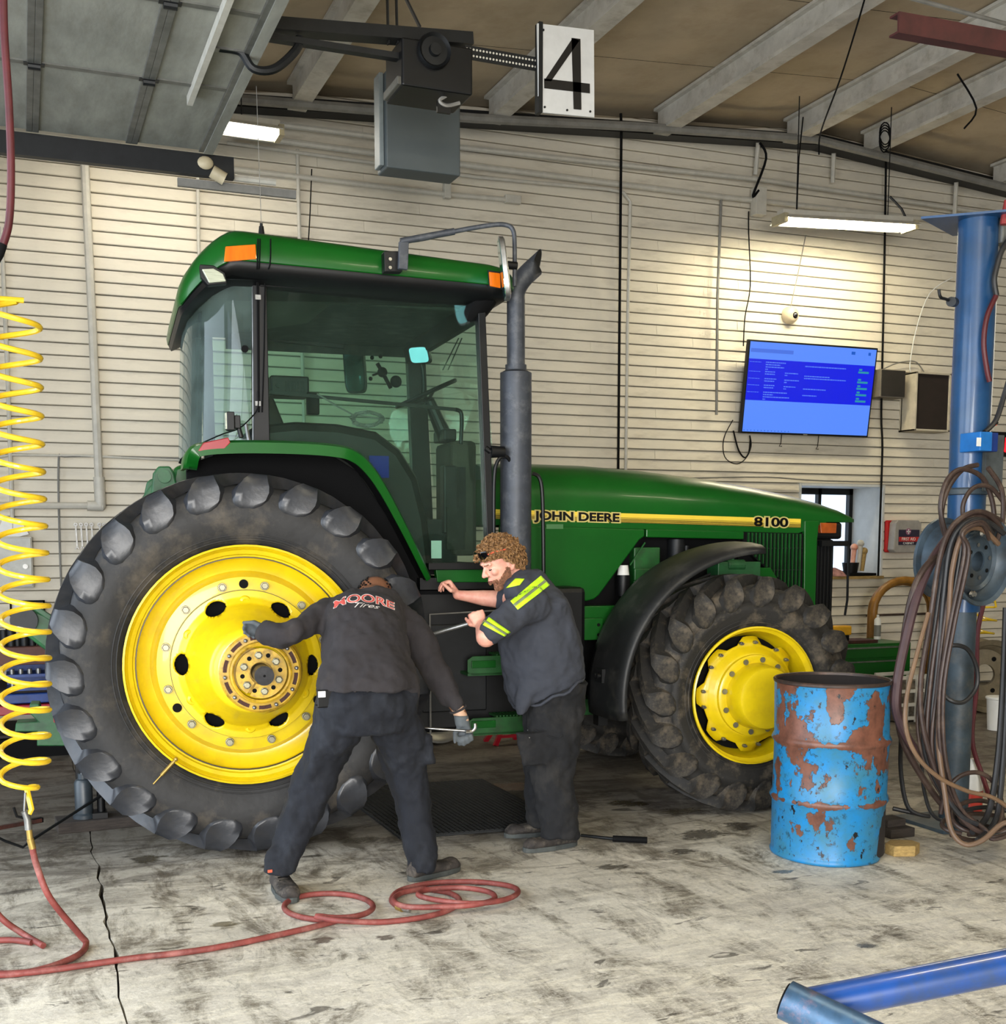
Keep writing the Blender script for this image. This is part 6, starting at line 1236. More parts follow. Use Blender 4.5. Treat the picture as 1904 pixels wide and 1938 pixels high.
q = att(826, 1040, 6.5); MB().box(q+Vector((-.03, 0, -.05)), q+Vector((.03, .006, .05))).build('sticker', m_white, tr)
q = att(548, 733, 6.7); MB().box(q+Vector((-.11, -.06, -.055)), q+Vector((.10, .10, .055))).build('radio', m_black, tr, bevel=.01)
gr_ = MB()
for k in range(12): gr_.box(q+Vector((-.03+k*.009, -.066, -.03)), q+Vector((-.026+k*.009, -.06, .025)))
gr_.cyl(q+Vector((-.07, -.06, 0)), q+Vector((-.07, -.075, 0)), .014).build('radio_face', m_steel_dk, tr)
MB().bar(att(508, 742, 6.62), att(862, 775, 6.62), .018, .018).tube(spline([att(862, 775, 6.62), att(872, 780, 6.62), att(874, 800, 6.62), att(872, 840, 6.62)], 4), .012).build('rail', m_black, tr)
q = att(592, 764, 6.65); MB().box(q+Vector((-.035, -.02, -.06)), q+Vector((.035, .02, .06))).build('monitor', m_blackm, tr, bevel=.008)
cbx = [att(695+28*math.cos(t)*(1+.2*math.sin(3.1*t)), 793+13*math.sin(t)*(1+.2*math.cos(2.3*t)), 6.55+.02*math.sin(5*t)) for t in [k*.5 for k in range(84)]]
MB().tube([att(600, 745, 6.6), att(640, 770, 6.58), att(668, 785, 6.56)]+cbx, .005, 5).build('cable_bundle', m_pipedk, tr, smooth=True)
q0_ = att(740, 735, 6.9); MB().tube([q0_, q0_+Vector((-.05, 0, .09)), q0_+Vector((-.08, 0, .14))], .012).tube([q0_+Vector((-.05, 0, .09)), q0_+Vector((-.11, 0, .07))], .006).sphere(q0_+Vector((-.05, 0, .09)), .03).sphere(q0_+Vector((-.11, 0, .17)), .012).sphere(q0_+Vector((-.06, 0, .18)), .012).sphere(q0_+Vector((-.12, 0, .05)), .012).sphere(q0_+Vector((.03, 0, .04)), .035).build('phone_mount', m_blackm, tr, smooth=True)
def omir(name, c, hw_, hh, y, mat=m_mirror):
    q = att(*c, y); S_ = Vector((.77, -.64, 0)); N_2 = Vector((.64, .77, 0)); MB().loft([(q, S_*hw_, Vector((-.01, 0, hh))), (q+N_2*.03, S_*hw_, Vector((-.01, 0, hh)))], 28, 5).build(name+'_shell', m_black, tr, smooth=True); MB().loft([(q-N_2*.003, S_*hw_*.88, Vector((-.01, 0, hh*.92))), (q-N_2*.001, S_*hw_*.88, Vector((-.01, 0, hh*.92)))], 28, 5).build(name, mat, tr)
omir('far_mirror', (670, 698), .08, .165, 8.25); omir('interior_mirror', (793, 672), .07, .05, 7.3)
MB().tube([att(680, 655, 8.26), att(678, 620, 8.2)], .01).build('far_mirror_arm', m_black, tr)
MB().bar(att(503, 640, 7.8), att(652, 656, 7.8), .03, .035).build('far_handle', m_black, tr, bevel=.008)
for dx in (0, 10): MB().bar(att(838+dx, 700, 7.8), att(868+dx*.6, 640, 7.8), .006, .015, (0, 1, 0)).build('wiper', m_black, tr)
q = att(800, 720, 7.5); MB().tube(spline([att(795, 770, 7.4), att(802, 740, 7.4), att(801, 705, 7.4), att(797, 685, 7.4)], 4), .014).build('lever', m_black, tr, smooth=True)
# ---------------------------------------------------------------- bonnet
sts = [(2.09, .43, 2.06), (2.4, .432, 2.068), (2.8, .432, 2.062), (3.2, .43, 2.038), (3.6, .426, 1.998), (3.9, .42, 1.956), (4.2, .41, 1.905), (4.42, .395, 1.855), (4.56, .375, 1.81), (4.64, .35, 1.772), (4.685, .31, 1.74)]
def zb(x): return 1.715-.022*(x-2.1)
vs = []; fs = []; K = 25
for (x, hw_, zt) in sts:
    zs = zb(x)+.10-.03*(max(0, x-3.9)/.8)
    b0 = zb(x)-.03 if x < 4.25 else 1.712
    row = [Vector((x, YC-hw_, b0)), Vector((x, YC-hw_, max(b0+.01, zb(x)+.075)))]
    for k in range(K-4):
        a = PI*k/(K-5); c_a, s_a = math.cos(a), math.sin(a)
        row.append(Vector((x, YC-hw_*math.copysign(abs(c_a)**(2/2.9), c_a), zs+(zt-zs)*abs(s_a)**(2/2.3))))
    row += [Vector((x, YC+hw_, max(b0+.01, zb(x)+.075))), Vector((x, YC+hw_, b0))]; vs += row
for i in range(len(sts)-1):
    for k in range(K-1): fs.append((i*K+k, i*K+k+1, (i+1)*K+k+1, (i+1)*K+k))
fs += [tuple(range(K)), tuple((len(sts)-1)*K+k for k in range(K))]
bon = MB().add(vs, fs).build('bonnet', m_green, tr, smooth=True, label='green bonnet')
# yellow stripe with lines and lettering
def hws(x):
    for (a, ha, _), (b, hb, _) in zip(sts, sts[1:]):
        if a <= x <= b: return ha+(hb-ha)*(x-a)/(b-a)
    return sts[-1][1]
def on(x, h, o=.003): return Vector((x, YC-hws(x)-o-.001, zb(x)+h))
X0, X1 = 2.10, 4.215
sv = MB(); n = 24
for i in range(n):
    a, b = X0+(X1-X0)*i/n, X0+(X1-X0)*(i+1)/n; sv.add([on(a, .005), on(b, .005), on(b, .062), on(a, .062)], [(0, 1, 2, 3)])
st_o = sv.build('side_stripe', m_stripe, tr, label='yellow side stripe')
l2 = MB()
for h in (.0075, .014, .0205, .027, .035):
    for i in range(n):
        a, b = X0+(X1-X0)*i/n, X0+(X1-X0)*(i+1)/n; t = .0022 if h < .03 else .0012; l2.add([on(a, h-t, .004), on(b, h-t, .004), on(b, h+t, .004), on(a, h+t, .004)], [(0, 1, 2, 3)])
l2.build('stripe_line', M('stripe_line', (84, 66, 20), .4), st_o)
m_outl = M('letter_outline', (252, 236, 150), .4, var=.02)
def proj_text(s, x, size, stretch):
    for nm, of, mt_, dd in (('letter_outline', .010, m_outl, .005), ('lettering', .0025, m_letter, .0065)):
        o3 = on(x, .0085, 0)
        text(s, nm, mt_, tr, (x, 0, 0), (1, 0, 0), (0, 0, 1), size, stretch, .0003, of, fit=lambda p, dd=dd: Vector((p.x, on(p.x, 0, dd).y+p.y*.0, zb(p.x)+.0095+p.z)))
proj_text('JOHN DEERE', 2.385, .070, 1.36); proj_text('8100', 3.865, .078, 1.62)
# side panels
sp = plate('side_panel', [(2.16, 1.685), (3.10, 1.662), (3.10, 1.618), (3.065, 1.596), (2.80, 1.26), (2.765, 1.235), (2.72, 1.225), (2.16, 1.225)], 6.712, .03, m_green, px=False, bevel=.008, label='green engine side panel')
plate('warning_sticker', ((1034, 992), (1066, 992), (1066, 1001), (1034, 1001)), 6.709, .002, M('sticker_green', (70, 120, 70), .5), bevel=0)
plate('upper_panel', [(3.112, 1.662), (3.79, 1.648), (3.79, 1.60), (3.112, 1.612)], 6.714, .03, m_green, px=False, bevel=.005)
plate('grille_frame', [(3.80, 1.65), (4.24, 1.638), (4.24, 1.27), (4.19, 1.23), (3.80, 1.55)], 6.735, .03, m_blackm, px=False)
for k in range(15):
    x = 3.825+k*.027; z0 = max(1.24, 1.55-.8*(x-3.8)); MB().box((x, 6.716, z0), (x+.006, 6.735, zb(x)-.035)).build('louvre_bar', m_greend, tr)
for z in (1.54, 1.40): MB().box((3.82, 6.722, z), (4.23, 6.73, z+.005)).build('louvre_bar', m_steel_dk, tr)
plate('front_side_panel', [(4.235, 1.72), (4.345, 1.72), (4.335, 1.60), (4.335, 1.06), (4.26, 1.06), (4.245, 1.25)], 6.725, .03, m_green, px=False, bevel=.006)
gb_ = MB().box((4.31, 6.76, 1.02), (4.49, 7.54, 1.60)).build('front_grille', m_blackm, tr, bevel=.02)
for k in range(6): MB().box((4.33+k*.026, 6.752, 1.06), (4.338+k*.026, 6.76, 1.56)).build('grille_bar', m_steel_dk, gb_)
MB().box((4.34, 6.78, 1.60), (4.56, 7.52, 1.712)).build('lamp_housing', m_black, tr, bevel=.02)
plate('turn_lamp', ((1552, 989), (1584, 990), (1583, 1009), (1554, 1009)), 6.75, .05, m_amberd, bevel=.004, label='dull amber lamp at the nose')
MB().tube([(4.50, 6.72, 1.57), (4.58, 6.74, 1.56), (4.585, 6.74, 1.2), (4.57, 6.74, 1.1)], .008).box((4.36, 6.71, 1.555), (4.56, 6.76, 1.59)).build('grille_guard', m_black, tr)
MB().box((3.8, 6.8, 1.2), (4.2, 7.5, 1.62)).build('radiator', m_blackm, tr)
# engine bay seen under the bonnet
MB().box((2.6, 6.85, 1.1), (4.0, 7.45, 1.65)).build('engine', m_blackm, tr, bevel=.03)
MB().box((3.06, 6.78, 1.2), (3.24, 6.86, 1.55)).box((3.06, 6.77, 1.34), (3.26, 6.80, 1.42)).build('engine_cover', m_greend, tr, bevel=.008)
MB().cyl((2.98, 6.76, 1.25), (2.98, 6.76, 1.38), .045, n=20).build('fuel_filter', m_black, tr, smooth=True); MB().cyl((2.98, 6.76, 1.38), (2.98, 6.76, 1.44), .038, .03, n=20).build('filter_cap', m_white, tr, smooth=True)
MB().cyl((3.36, 6.8, 1.48), (3.36, 6.8, 1.6), .055, n=20).cyl((3.42, 6.78, 1.5), (3.42, 6.78, 1.56), .018).build('oil_filter', m_steel_dk, tr, smooth=True)
MB().bar((3.12, 6.75, 1.58), (3.02, 6.75, 1.44), .008, .008).bar((2.86, 6.72, 1.32), (2.86, 6.72, 1.15), .05, .035).build('linkage', m_greend, tr)
MB().box((3.55, 6.6, 1.34), (3.85, 6.75, 1.46)).cyl((3.62, 6.62, 1.44), (3.74, 6.62, 1.44), .035, n=14).cyl((3.66, 6.62, 1.44), (3.66, 6.62, 1.54), .012).build('steering_valve', m_greenc, tr, smooth=False, bevel=.006)
plate('axle_support', [(3.86, 1.42), (3.98, 1.42), (4.14, 1.2), (4.2, 1.0), (3.9, 1.0)], 6.70, .08, m_green, px=False)
for k in range(3): MB().tube(spline([(3.0+.1*k, 6.74, 1.2), (3.2+.1*k, 6.72, 1.28+.02*k), (3.4+.06*k, 6.72, 1.32), (3.6, 6.7, 1.4)], 5), .012, 6).build('engine_hose', m_hosebk2, tr, smooth=True)
# front fender
vs = []; fs = []; angs = [-98+i*(102/26) for i in range(27)]
for d in angs:
    a = math.radians(d); r0 = .812+.02*max(0, (d+30)/34)**2
    for r, y in ((r0+.05, 6.46), (r0+.058, 6.4), (r0+.052, 6.2), (r0+.038, 6.08), (r0+.018, 6.035), (r0-.01, 6.025), (r0-.014, 6.035), (r0+.008, 6.06), (r0+.028, 6.12), (r0+.038, 6.2), (r0+.04, 6.46)):
        vs.append(Vector((FC.x+r*math.sin(a), y, FC.z+r*math.cos(a))))
for i in range(len(angs)-1):
    for k in range(11): fs.append((i*11+k, i*11+(k+1) % 11, (i+1)*11+(k+1) % 11, (i+1)*11+k))
fs += [tuple(range(11)), tuple((len(angs)-1)*11+k for k in range(10, -1, -1))]
ff = MB().add(vs, fs).build('front_fender', m_fender, tr, smooth=True, auto=False, label='black plastic front fender')
MB().box((2.68, 6.42, .5), (2.74, 6.5, .9)).bar((2.72, 6.5, .7), (3.4, 6.7, .75), .05, .05).build('fender_stay', m_black, tr)
q = Vector((FC.x-.862, 6.27, .82)); MB().box(q+Vector((-.012, -.05, -.04)), q+Vector((.01, .05, .04))).cyl(q+Vector((-.012, -.02, 0)), q+Vector((-.03, -.02, 0)), .014).cyl(q+Vector((-.012, .02, 0)), q+Vector((-.03, .02, 0)), .014).build('stay_bolts', m_steel_dk, ff)
# ---------------------------------------------------------------- rear linkage
plate('lift_arm', ((286, 935), (290, 895), (300, 882), (322, 882), (330, 895), (338, 930)), 6.75, .10, m_greenc, bevel=.01)
q = att(311, 902, 6.74); MB().cyl(q, q+Vector((0, -.02, 0)), .035, n=20).build('lift_pin', m_greenc, tr, smooth=True)
plate('lift_arm', ((272, 940), (278, 912), (288, 905), (300, 912), (300, 950)), 6.95, .06, m_greenc, bevel=.01)
MB().bar(att(300, 915, 6.8), att(255, 975, 6.8), .05, .05).build('lift_link', m_greenc, tr, bevel=.008)
plate('lift_cover', ((320, 930), (330, 884), (352, 876), (385, 880), (385, 930)), 6.9, .3, m_green, bevel=.02)
plate('draft_link', ((150, 1250), (145, 1185), (60, 1150), (42, 1150), (30, 1165), (38, 1195), (110, 1250)), 6.85, .10, m_greenc, bevel=.02)
q = att(46, 1174, 6.84); MB().cyl(q, q+Vector((0, -.035, 0)), .07, n=28).build('link_ball', m_steel_dk, tr, smooth=True)
plate('link_bar', ((60, 1152), (72, 1148), (160, 1205), (160, 1218)), 6.8, .03, m_greenc)
plate('hitch_frame', ((56, 1332), (74, 1332), (76, 1345), (130, 1345), (130, 1412), (70, 1412), (70, 1385), (28, 1385), (30, 1368), (72, 1366), (56, 1350)), 7.0, .14, m_greenc, bevel=.006)
plate('hitch_tag', ((100, 1355), (122, 1358), (122, 1368), (102, 1368)), 6.985, .01, m_redst)
MB().box((-.1, 6.9, .65), (.3, 7.4, 1.5)).build('rear_housing', m_greend, tr, bevel=.03)
# ================================================================== PEOPLE
from mathutils.bvhtree import BVHTree
def cloud(sz, depth=2):
    t = bpy.data.textures.new('cloth_noise', 'CLOUDS'); t.noise_scale = sz; t.noise_depth = depth; return t
def skinned(mb, name, mat, parent, voxel, smooth=4, fac=.5, wr=None, label=None, solid=None):
    o = mb.build(name, mat, parent, label=label)
    r = o.modifiers.new('union', 'REMESH'); r.mode = 'VOXEL'; r.voxel_size = voxel; r.use_smooth_shade = True
    if smooth: s = o.modifiers.new('soften', 'SMOOTH'); s.factor = fac; s.iterations = smooth
    for (sz, st) in (wr or []):
        d = o.modifiers.new('folds', 'DISPLACE'); d.texture = cloud(sz); d.strength = st; d.mid_level = .5
    return o
def A(p): return aty(*p)
def hand(mb, wrist, d, n, s, size=1.0, curl=(.5, .7, .5), thumb=(.6, .5), spread=.1, fr=.0088):
    """palm and five fingers. d: wrist to knuckles, n: side the fingers curl to, s: thumb side"""
    wrist = Vector(wrist); d = Vector(d).normalized(); s = (Vector(s)-d*Vector(s).dot(d)).normalized(); nn = d.cross(s); n = nn if nn.dot(Vector(n)) > 0 else -nn
    z = size
    mb.loft([(wrist-d*.015*z, s*.026*z, n*.02*z), (wrist+d*.02*z, s*.03*z, n*.018*z), (wrist+d*.06*z, s*.040*z, n*.015*z), (wrist+d*.09*z, s*.041*z, n*.013*z)], 16, 2.6)
    for k, (off, l) in enumerate(((.031, .074), (.0105, .083), (-.0105, .077), (-.030, .060))):
        p = wrist+d*(.088-.004*abs(k-1))*z+s*off*z; dd = (d+s*spread*(1.2-k*.8)).normalized(); pts = [(p-dd*.02*z, fr*1.15*z)]; a = 0; pts.append((p, fr*1.15*z))
        for j, (f, c) in enumerate(zip((.45, .31, .24), curl)):
            a += c*(1+.08*k); q = dd*math.cos(a)+n*math.sin(a); p = p+q*l*f*z; pts.append((p, fr*(1.0, .92, .8)[j]*z))
        mb.chain(pts, 10)
    p = wrist+d*.028*z+s*.026*z; q1 = (s*.75+d*.7+n*thumb[0]).normalized(); q2 = (s*.15+d*1+n*thumb[1]).normalized()
    mb.chain([(p-s*.01*z, .0155*z), (p+q1*.036*z, .0125*z), (p+q1*.036*z+q2*.032*z, .0105*z), (p+q1*.036*z+q2*.056*z, .009*z)], 10)
def boot(parent, ankle, toe_dir, mat, length=.30, name='boot', w=.052):
    """shoe: ankle position above the floor point, toes along toe_dir"""
    a = Vector(ankle); d = Vector(toe_dir); d.z = 0; d.normalize(); s = Vector((-d.y, d.x, 0)); h = a-d*.07; h.z = 0; up = Vector((0, 0, 1))
    mb = MB(); L = length
    for (t0, hh, ww) in (): pass
    secs = [(0, .05, .034), (.03, .062, w*.8), (.3*L, .066, w*.82), (.5*L, .052, w*.9), (.7*L, .044, w), (.88*L, .036, w*.9), (.98*L, .026, w*.55)]
    mb.loft([(h+d*t+up*(.018+b*.5), s*c, up*b*.55+up*.0) for t, b, c in secs], 18, 3)
    mb.loft([(h+d*.06+up*.06, s*w*.8, d*.055), (h+d*.065+up*.11, s*w*.78, d*.052), (a+up*.06, s*w*.8, d*.05)], 16, 2.4)
    mb.sphere(h+d*.83*L+up*.04, .045, sc=(1, 1, .75))
    o = skinned(mb, name, mat, parent, .008, 3)
    so = MB().loft([(h+d*(-.006)+up*.0, s*w*.0+s*.03, d*.01)], 4) if False else MB()
    n = 24; top = []
    for k in range(n):
        t = 2*PI*k/n; x = math.cos(t); y = math.sin(t); along = L*.49+L*.52*x; ww = w*(.86 if x < 0 else 1.0)*abs(y)**.75*math.copysign(1, y)*(1.03); top.append(h+d*along+s*ww)
    so.add([p+up*.001 for p in top]+[p+up*.026 for p in top], [tuple(range(n)), tuple(range(2*n-1, n-1, -1))]+[(k, (k+1) % n, n+(k+1) % n, n+k) for k in range(n)])
    so.build('sole', m_sole, o, bevel=.003)
    lc = MB()
    for k in range(4): c = h+d*(.36+.075*k)*L+up*(.088-.009*k); lc.cyl(c-s*.024, c+s*.024, .003, n=6)
    lc.build('laces', m_blackm, o)
    return o
def surface(o):
    bpy.context.view_layer.update(); dg = bpy.context.evaluated_depsgraph_get(); dg.update(); return BVHTree.FromObject(o, dg), o.matrix_world.copy()
CAM0 = Vector((0, 0, H))
def onsurf(bv, px, py, lift=.003):
    t, mw = bv; d = ray(px, py).normalized(); inv = mw.inverted(); h = t.ray_cast(inv @ CAM0, (inv.to_3x3() @ d).normalized())
    if h[0] is None: return None
    return mw @ h[0] - d*lift
def patch(bv, quad_, name, mat, parent, nu=12, nv=4, lift=.008):
    q = quad_; vs = []; fs = []; last = None
    for i in range(nu+1):
        for j in range(nv+1):
            u, v = i/nu, j/nv; px = (q[0][0]*(1-u)+q[1][0]*u)*(1-v)+(q[3][0]*(1-u)+q[2][0]*u)*v; py = (q[0][1]*(1-u)+q[1][1]*u)*(1-v)+(q[3][1]*(1-u)+q[2][1]*u)*v
            h = onsurf(bv, px, py, lift)
            if h is None:
                t_, mw_ = bv; g = t_.find_nearest(mw_.inverted() @ aty(px, py, 5.45)); h = mw_ @ g[0]+(mw_.to_3x3() @ g[1])*lift
            vs.append(h)
    if any(v is None for v in vs): return None
    for i in range(nu):
        for j in range(nv): a = i*(nv+1)+j; fs.append((a, a+1, a+nv+2, a+nv+1))
    o = MB().add(vs, fs).build(name, mat, parent, smooth=True, auto=False); s = o.modifiers.new('thick', 'SOLIDIFY'); s.thickness = .003; return o
# ---------------------------------------------------------------- mechanic bending over the rear wheel
p1 = thing('person', 'person in charcoal sweatshirt and navy trousers bending over the rear wheel, seen from behind', 'person', (1.4, 5.22, 0))
R_ = Vector((1, 0, 0)); dp_ = Vector((0, 1, 0)); U_ = Vector((0, 0, 1))
hip = A((696, 1318, 5.22)); hl, hr = A((655, 1345, 5.24)), A((742, 1345, 5.24)); kl, kr = A((592, 1478, 5.38)), A((778, 1478, 5.32)); al, ar = A((535, 1632, 5.24)), A((798, 1625, 5.20))
sl, srr = A((622, 1165, 5.62)), A((752, 1168, 5.60)); nk = A((706, 1140, 5.68)); hd = A((710, 1124, 5.78))
el, wl_ = A((556, 1196, 5.44)), A((506, 1192, 5.50)); er, wr_ = A((815, 1255, 5.42)), A((872, 1352, 5.24))
bd = MB()
bd.chain([(hip+Vector((0, .03, -.02)), .11), (hip+(nk-hip)*.5, .11), (nk, .09)]).chain([(nk, .06), (hd, .06)])
bd.chain([(hl, .07), (kl, .04), (al, .03)]).chain([(hr, .07), (kr, .04), (ar, .03)]).chain([(sl, .05), (el, .042), (wl_, .028)]).chain([(srr, .05), (er, .042), (wr_, .031)])
hf = Vector((-.10, .75, -.65)).normalized(); hu = Vector((-.05, .62, .78)).normalized(); hs_ = hf.cross(hu)
bd.sphere(hd, .088, 20, 14).sphere(hd+hf*.03, .085, 20, 14).chain([(hd+hf*.06-hu*.06, .05), (hd+hf*.07-hu*.085, .04)]).chain([(hd+hf*.105-hu*.01, .012), (hd+hf*.125-hu*.035, .014)])
for s in (-1, 1): bd.loft([(hd+hs_*s*.082-hu*.01, hu*.03, hf*.018), (hd+hs_*s*.094-hu*.01, hu*.034, hf*.02)], 12)
skinned(bd, 'body', m_skinA, p1, .007, 4)
MB().loft([(hd-hf*.01+hu*.0, hs_*.0885, hf*.06+hu*.06), (hd+hu*.03, hs_*.089, hf*.09)], 8) if False else None
hc = MB()
for k in range(240):                                        # cropped hair around back and sides
    a = random.uniform(0, 2*PI); e = random.uniform(-.5, .75); dv = (hs_*math.cos(a)*math.cos(e)+hf*math.sin(a)*math.cos(e)+hu*math.sin(e))
    if dv.dot(hf) < .35 and abs(dv.dot(hs_)) > .42: q = hd+dv*.0895; hc.cyl(q, q+dv*.004, .006, .003, 5)
hc.build('hair_stubble', m_hair if False else m_blackm, p1, kind='stuff')
MB().sphere(hd+hf*.1+hs_*.03+hu*.012, .011).sphere(hd+hf*.1-hs_*.03+hu*.012, .011).build('eyes', m_white, p1, smooth=True)
tz = MB()
tz.loft([(hip+Vector((0, .02, .06)), R_*.225, dp_*.15), (hip, R_*.232, dp_*.165), (hip-U_*.08, R_*.235, dp_*.16), (hip-U_*.16, R_*.20, dp_*.13)], 24, 2.3)
def leg(mb, pts):
    mb.loft([(A(p), R_*r, dp_*r2) for p, r, r2 in pts], 20, 2.2)
leg(tz, [((650, 1335, 5.24), .115, .14), ((632, 1395, 5.28), .128, .13), ((608, 1446, 5.34), .108, .115), ((580, 1512, 5.36), .098, .105), ((556, 1579, 5.32), .088, .095), ((534, 1623, 5.27), .082, .085), ((529, 1650, 5.25), .066, .08)])
leg(tz, [((742, 1335, 5.24), .115, .14), ((752, 1395, 5.28), .123, .13), ((765, 1446, 5.32), .104, .115), ((782, 1512, 5.32), .084, .10), ((789, 1579, 5.27), .078, .092), ((796, 1623, 5.22), .070, .085), ((797, 1650, 5.20), .060, .08)])
tz.loft([(A((603, 1410, 5.24)), R_*.03, dp_*.06), (A((590, 1440, 5.27)), R_*.03, dp_*.07), (A((582, 1475, 5.30)), R_*.028, dp_*.065)], 12, 3).loft([(A((800, 1390, 5.26)), R_*.03, dp_*.07), (A((806, 1440, 5.28)), R_*.028, dp_*.07)], 12, 3)
trs = skinned(tz, 'trousers', m_pants, p1, .012, 5, wr=[(.14, .045), (.05, .018)])
sw_ = MB()
ax_t = (nk-hip).normalized(); bk_ = R_.cross(ax_t).normalized()
sw_.loft([(A((700, 1304, 5.21)), R_*.236, dp_*-.172), (A((697, 1284, 5.23)), R_*.232, dp_*-.178), (A((692, 1252, 5.31)), R_*.208, (U_*.35-dp_*1.0).normalized()*.172), (A((688, 1210, 5.42)), R_*.20, bk_*.165), (A((690, 1170, 5.54)), R_*.20, bk_*.16), (A((694, 1148, 5.63)), R_*.18, bk_*.14), (A((704, 1136, 5.70)), R_*.085, bk_*.075)], 28, 2.3)
sw_.loft([(A((742, 1310, 5.16)), R_*.14, bk_*.10), (A((752, 1324, 5.14)), R_*.11, bk_*.05)], 16, 2)
sw_.chain([(sl+Vector((.02, 0, 0)), .085), (A((585, 1180, 5.52)), .068), (el, .062), (A((532, 1202, 5.47)), .062), (A((508, 1200, 5.52)), .056)], 16)
sw_.chain([(srr+Vector((-.01, 0, 0)), .09), (A((788, 1208, 5.52)), .083), (er, .075), (A((842, 1298, 5.35)), .058), (A((858, 1325, 5.29)), .045), (A((865, 1338, 5.26)), .038)], 16)
swt = skinned(sw_, 'sweatshirt', m_sweat, p1, .011, 5, wr=[(.17, .045), (.06, .018)])
# knit hem and cuffs
def tube_ring(name, c, a, b, r, mat, parent, n=32):
    return MB().tube([c+a*math.cos(2*PI*k/n)+b*math.sin(2*PI*k/n) for k in range(n)], r, 8, closed=True).build(name, mat, parent, smooth=True)
tube_ring('knit_cuff', A((867, 1342, 5.255)), Vector((.036, 0, .016)), Vector((0, .036, 0)), .006, m_sweat, p1)
# gloves
gv = MB(); hand(gv, A((503, 1192, 5.54)), (-.35, .9, .1), (.4, .3, -.9), (-.5, -.1, .8), .95, (.9, .8, .5), fr=.011)
skinned(gv, 'glove', m_glove, p1, .006, 3)
gv = MB(); w_ = A((876, 1366, 5.22)); hand(gv, w_, (.12, -.1, -1), (-.5, -.9, 0), (-.9, .35, .1), .96, (.95, 1.35, 1.1), (.9, .9), .05, fr=.0115)
gv.loft([(w_+Vector((-.006, .01, .03)), R_*.036, dp_*.033), (w_+Vector((0, 0, -.02)), R_*.036, dp_*.03)], 16)
skinned(gv, 'glove', m_glove, p1, .006, 3)
fa_ = MB().chain([(A((865, 1338, 5.26)), .032), (A((876, 1364, 5.225)), .031)], 16); skinned(fa_, 'bare_wrist', m_skinA2, p1, .006, 2)
# print on the back
bv = surface(swt)
def ytop(t): return 1143-24*math.sin(min(1, t*1.15)*PI*.62)+10*max(0, t-.55)**1.1*2.2
def back_fit(x0, x1, y0f, y1f, w, h, lift):
    def f(p):
        t = p.x/w; v = p.z/h; px = x0+(x1-x0)*t; py = y1f(t)+(y0f(t)-y1f(t))*v; q = onsurf(bv, px, py, lift); return q if q is not None else A((px, py, 5.5))
    return f
yt = lambda t: 1140-19*math.sin(PI*min(1, max(0, t))**.85)+(t*7); yb = lambda t: 1152-17*math.sin(PI*min(1, max(0, t))**.9)+t*8
for nm, off, mt_, lf_ in (('print_outline', .05, m_prinwht, .004), ('print_red', .012, m_prinred, .006)):
    text('MOORE', nm, mt_, p1, (0, 0, 0), (1, 0, 0), (0, 0, 1), 1.0, 1.0, .0, off, fit=back_fit(630, 762, yt, yb, 4.0, .72, lf_))
yt2 = lambda t: 1139-2*math.sin(PI*t)+t*8; yb2 = lambda t: 1150-3*math.sin(PI*t)+t*5
text('Tires', 'print_script', m_prinwht, p1, (0, 0, 0), (1, 0, 0), (0, 0, 1), 1.0, 1.0, .0, .0, shear=.5, fit=back_fit(664, 728, yt2, yb2, 2.6, .75, .005))
# phone in the back pocket
q = A((617, 1312, 5.05)); bv2 = surface(trs); q = onsurf(bv2, 617, 1314, .012) or q
MB().box(q+Vector((-.042, -.008, -.06)), q+Vector((.036, .008, .02))).build('phone', m_black, p1, bevel=.006)
MB().box(q+Vector((-.038, -.012, -.012)), q+Vector((-.004, -.008, .016))).build('phone_camera', m_white, p1, bevel=.003)
MB().bar(q+Vector((-.05, -.004, -.045)), q+Vector((.08, -.004, -.06)), .004, .004).build('pocket_seam', m_blackm, p1)
boot(p1, A((530, 1650, 5.27)), (.05, -1, 0), m_boot, .29); boot(p1, A((798, 1648, 5.21)), (.93, .36, 0), m_boot, .30)
q = A((507, 1652, 5.17)); MB().box(q, q+Vector((.02, .006, .012))).build('orange_tab', m_orange, p1)
# his combination wrench
wn_ = thing('wrench', 'long chrome wrench held low in the gloved right hand', 'wrench', A((850, 1380, 5.2)))
a, b = A((745, 1374, 5.34)), A((892, 1384, 5.17)); MB().cyl(a, b, .0065, n=12).build('shank', m_chrome, wn_, smooth=True)
MB().tube(spline([b-Vector((.03, 0, 0)), b, A((899, 1378, 5.165)), A((899, 1369, 5.165))], 4), .009, 10).build('jaw', m_chrome, wn_, smooth=True)
# ---------------------------------------------------------------- mechanic in the grey work shirt
p2 = thing('person', 'person with curly hair in grey work shirt with lime bands, pushing on a steel bar', 'person', (2.5, 5.6, 0))
hp = A((1042, 1310, 5.6)); ch = A((1010, 1160, 5.6)); nb_ = A((985, 1100, 5.61)); hc_ = A((950, 1066, 5.60))
shn, shf = A((1003, 1142, 5.42)), A((972, 1132, 5.80)); eln = A((920, 1206, 5.33)); wn2 = A((911, 1180, 5.47)); elf = A((942, 1135, 5.88)); wf = A((866, 1126, 5.95))
kn, kf = A((1052, 1445, 5.5)), A((1030, 1445, 5.72)); an, af = A((1062, 1568, 5.48)), A((1030, 1558, 5.74))
hF = Vector((-.92, -.10, -.40)).normalized(); hU = (Vector((-.40, -.05, .9))-hF*Vector((-.40, -.05, .9)).dot(hF)).normalized(); hS = hF.cross(hU).normalized()   # hS: towards the camera side or away
if hS.y > 0: hS = -hS
bd = MB()
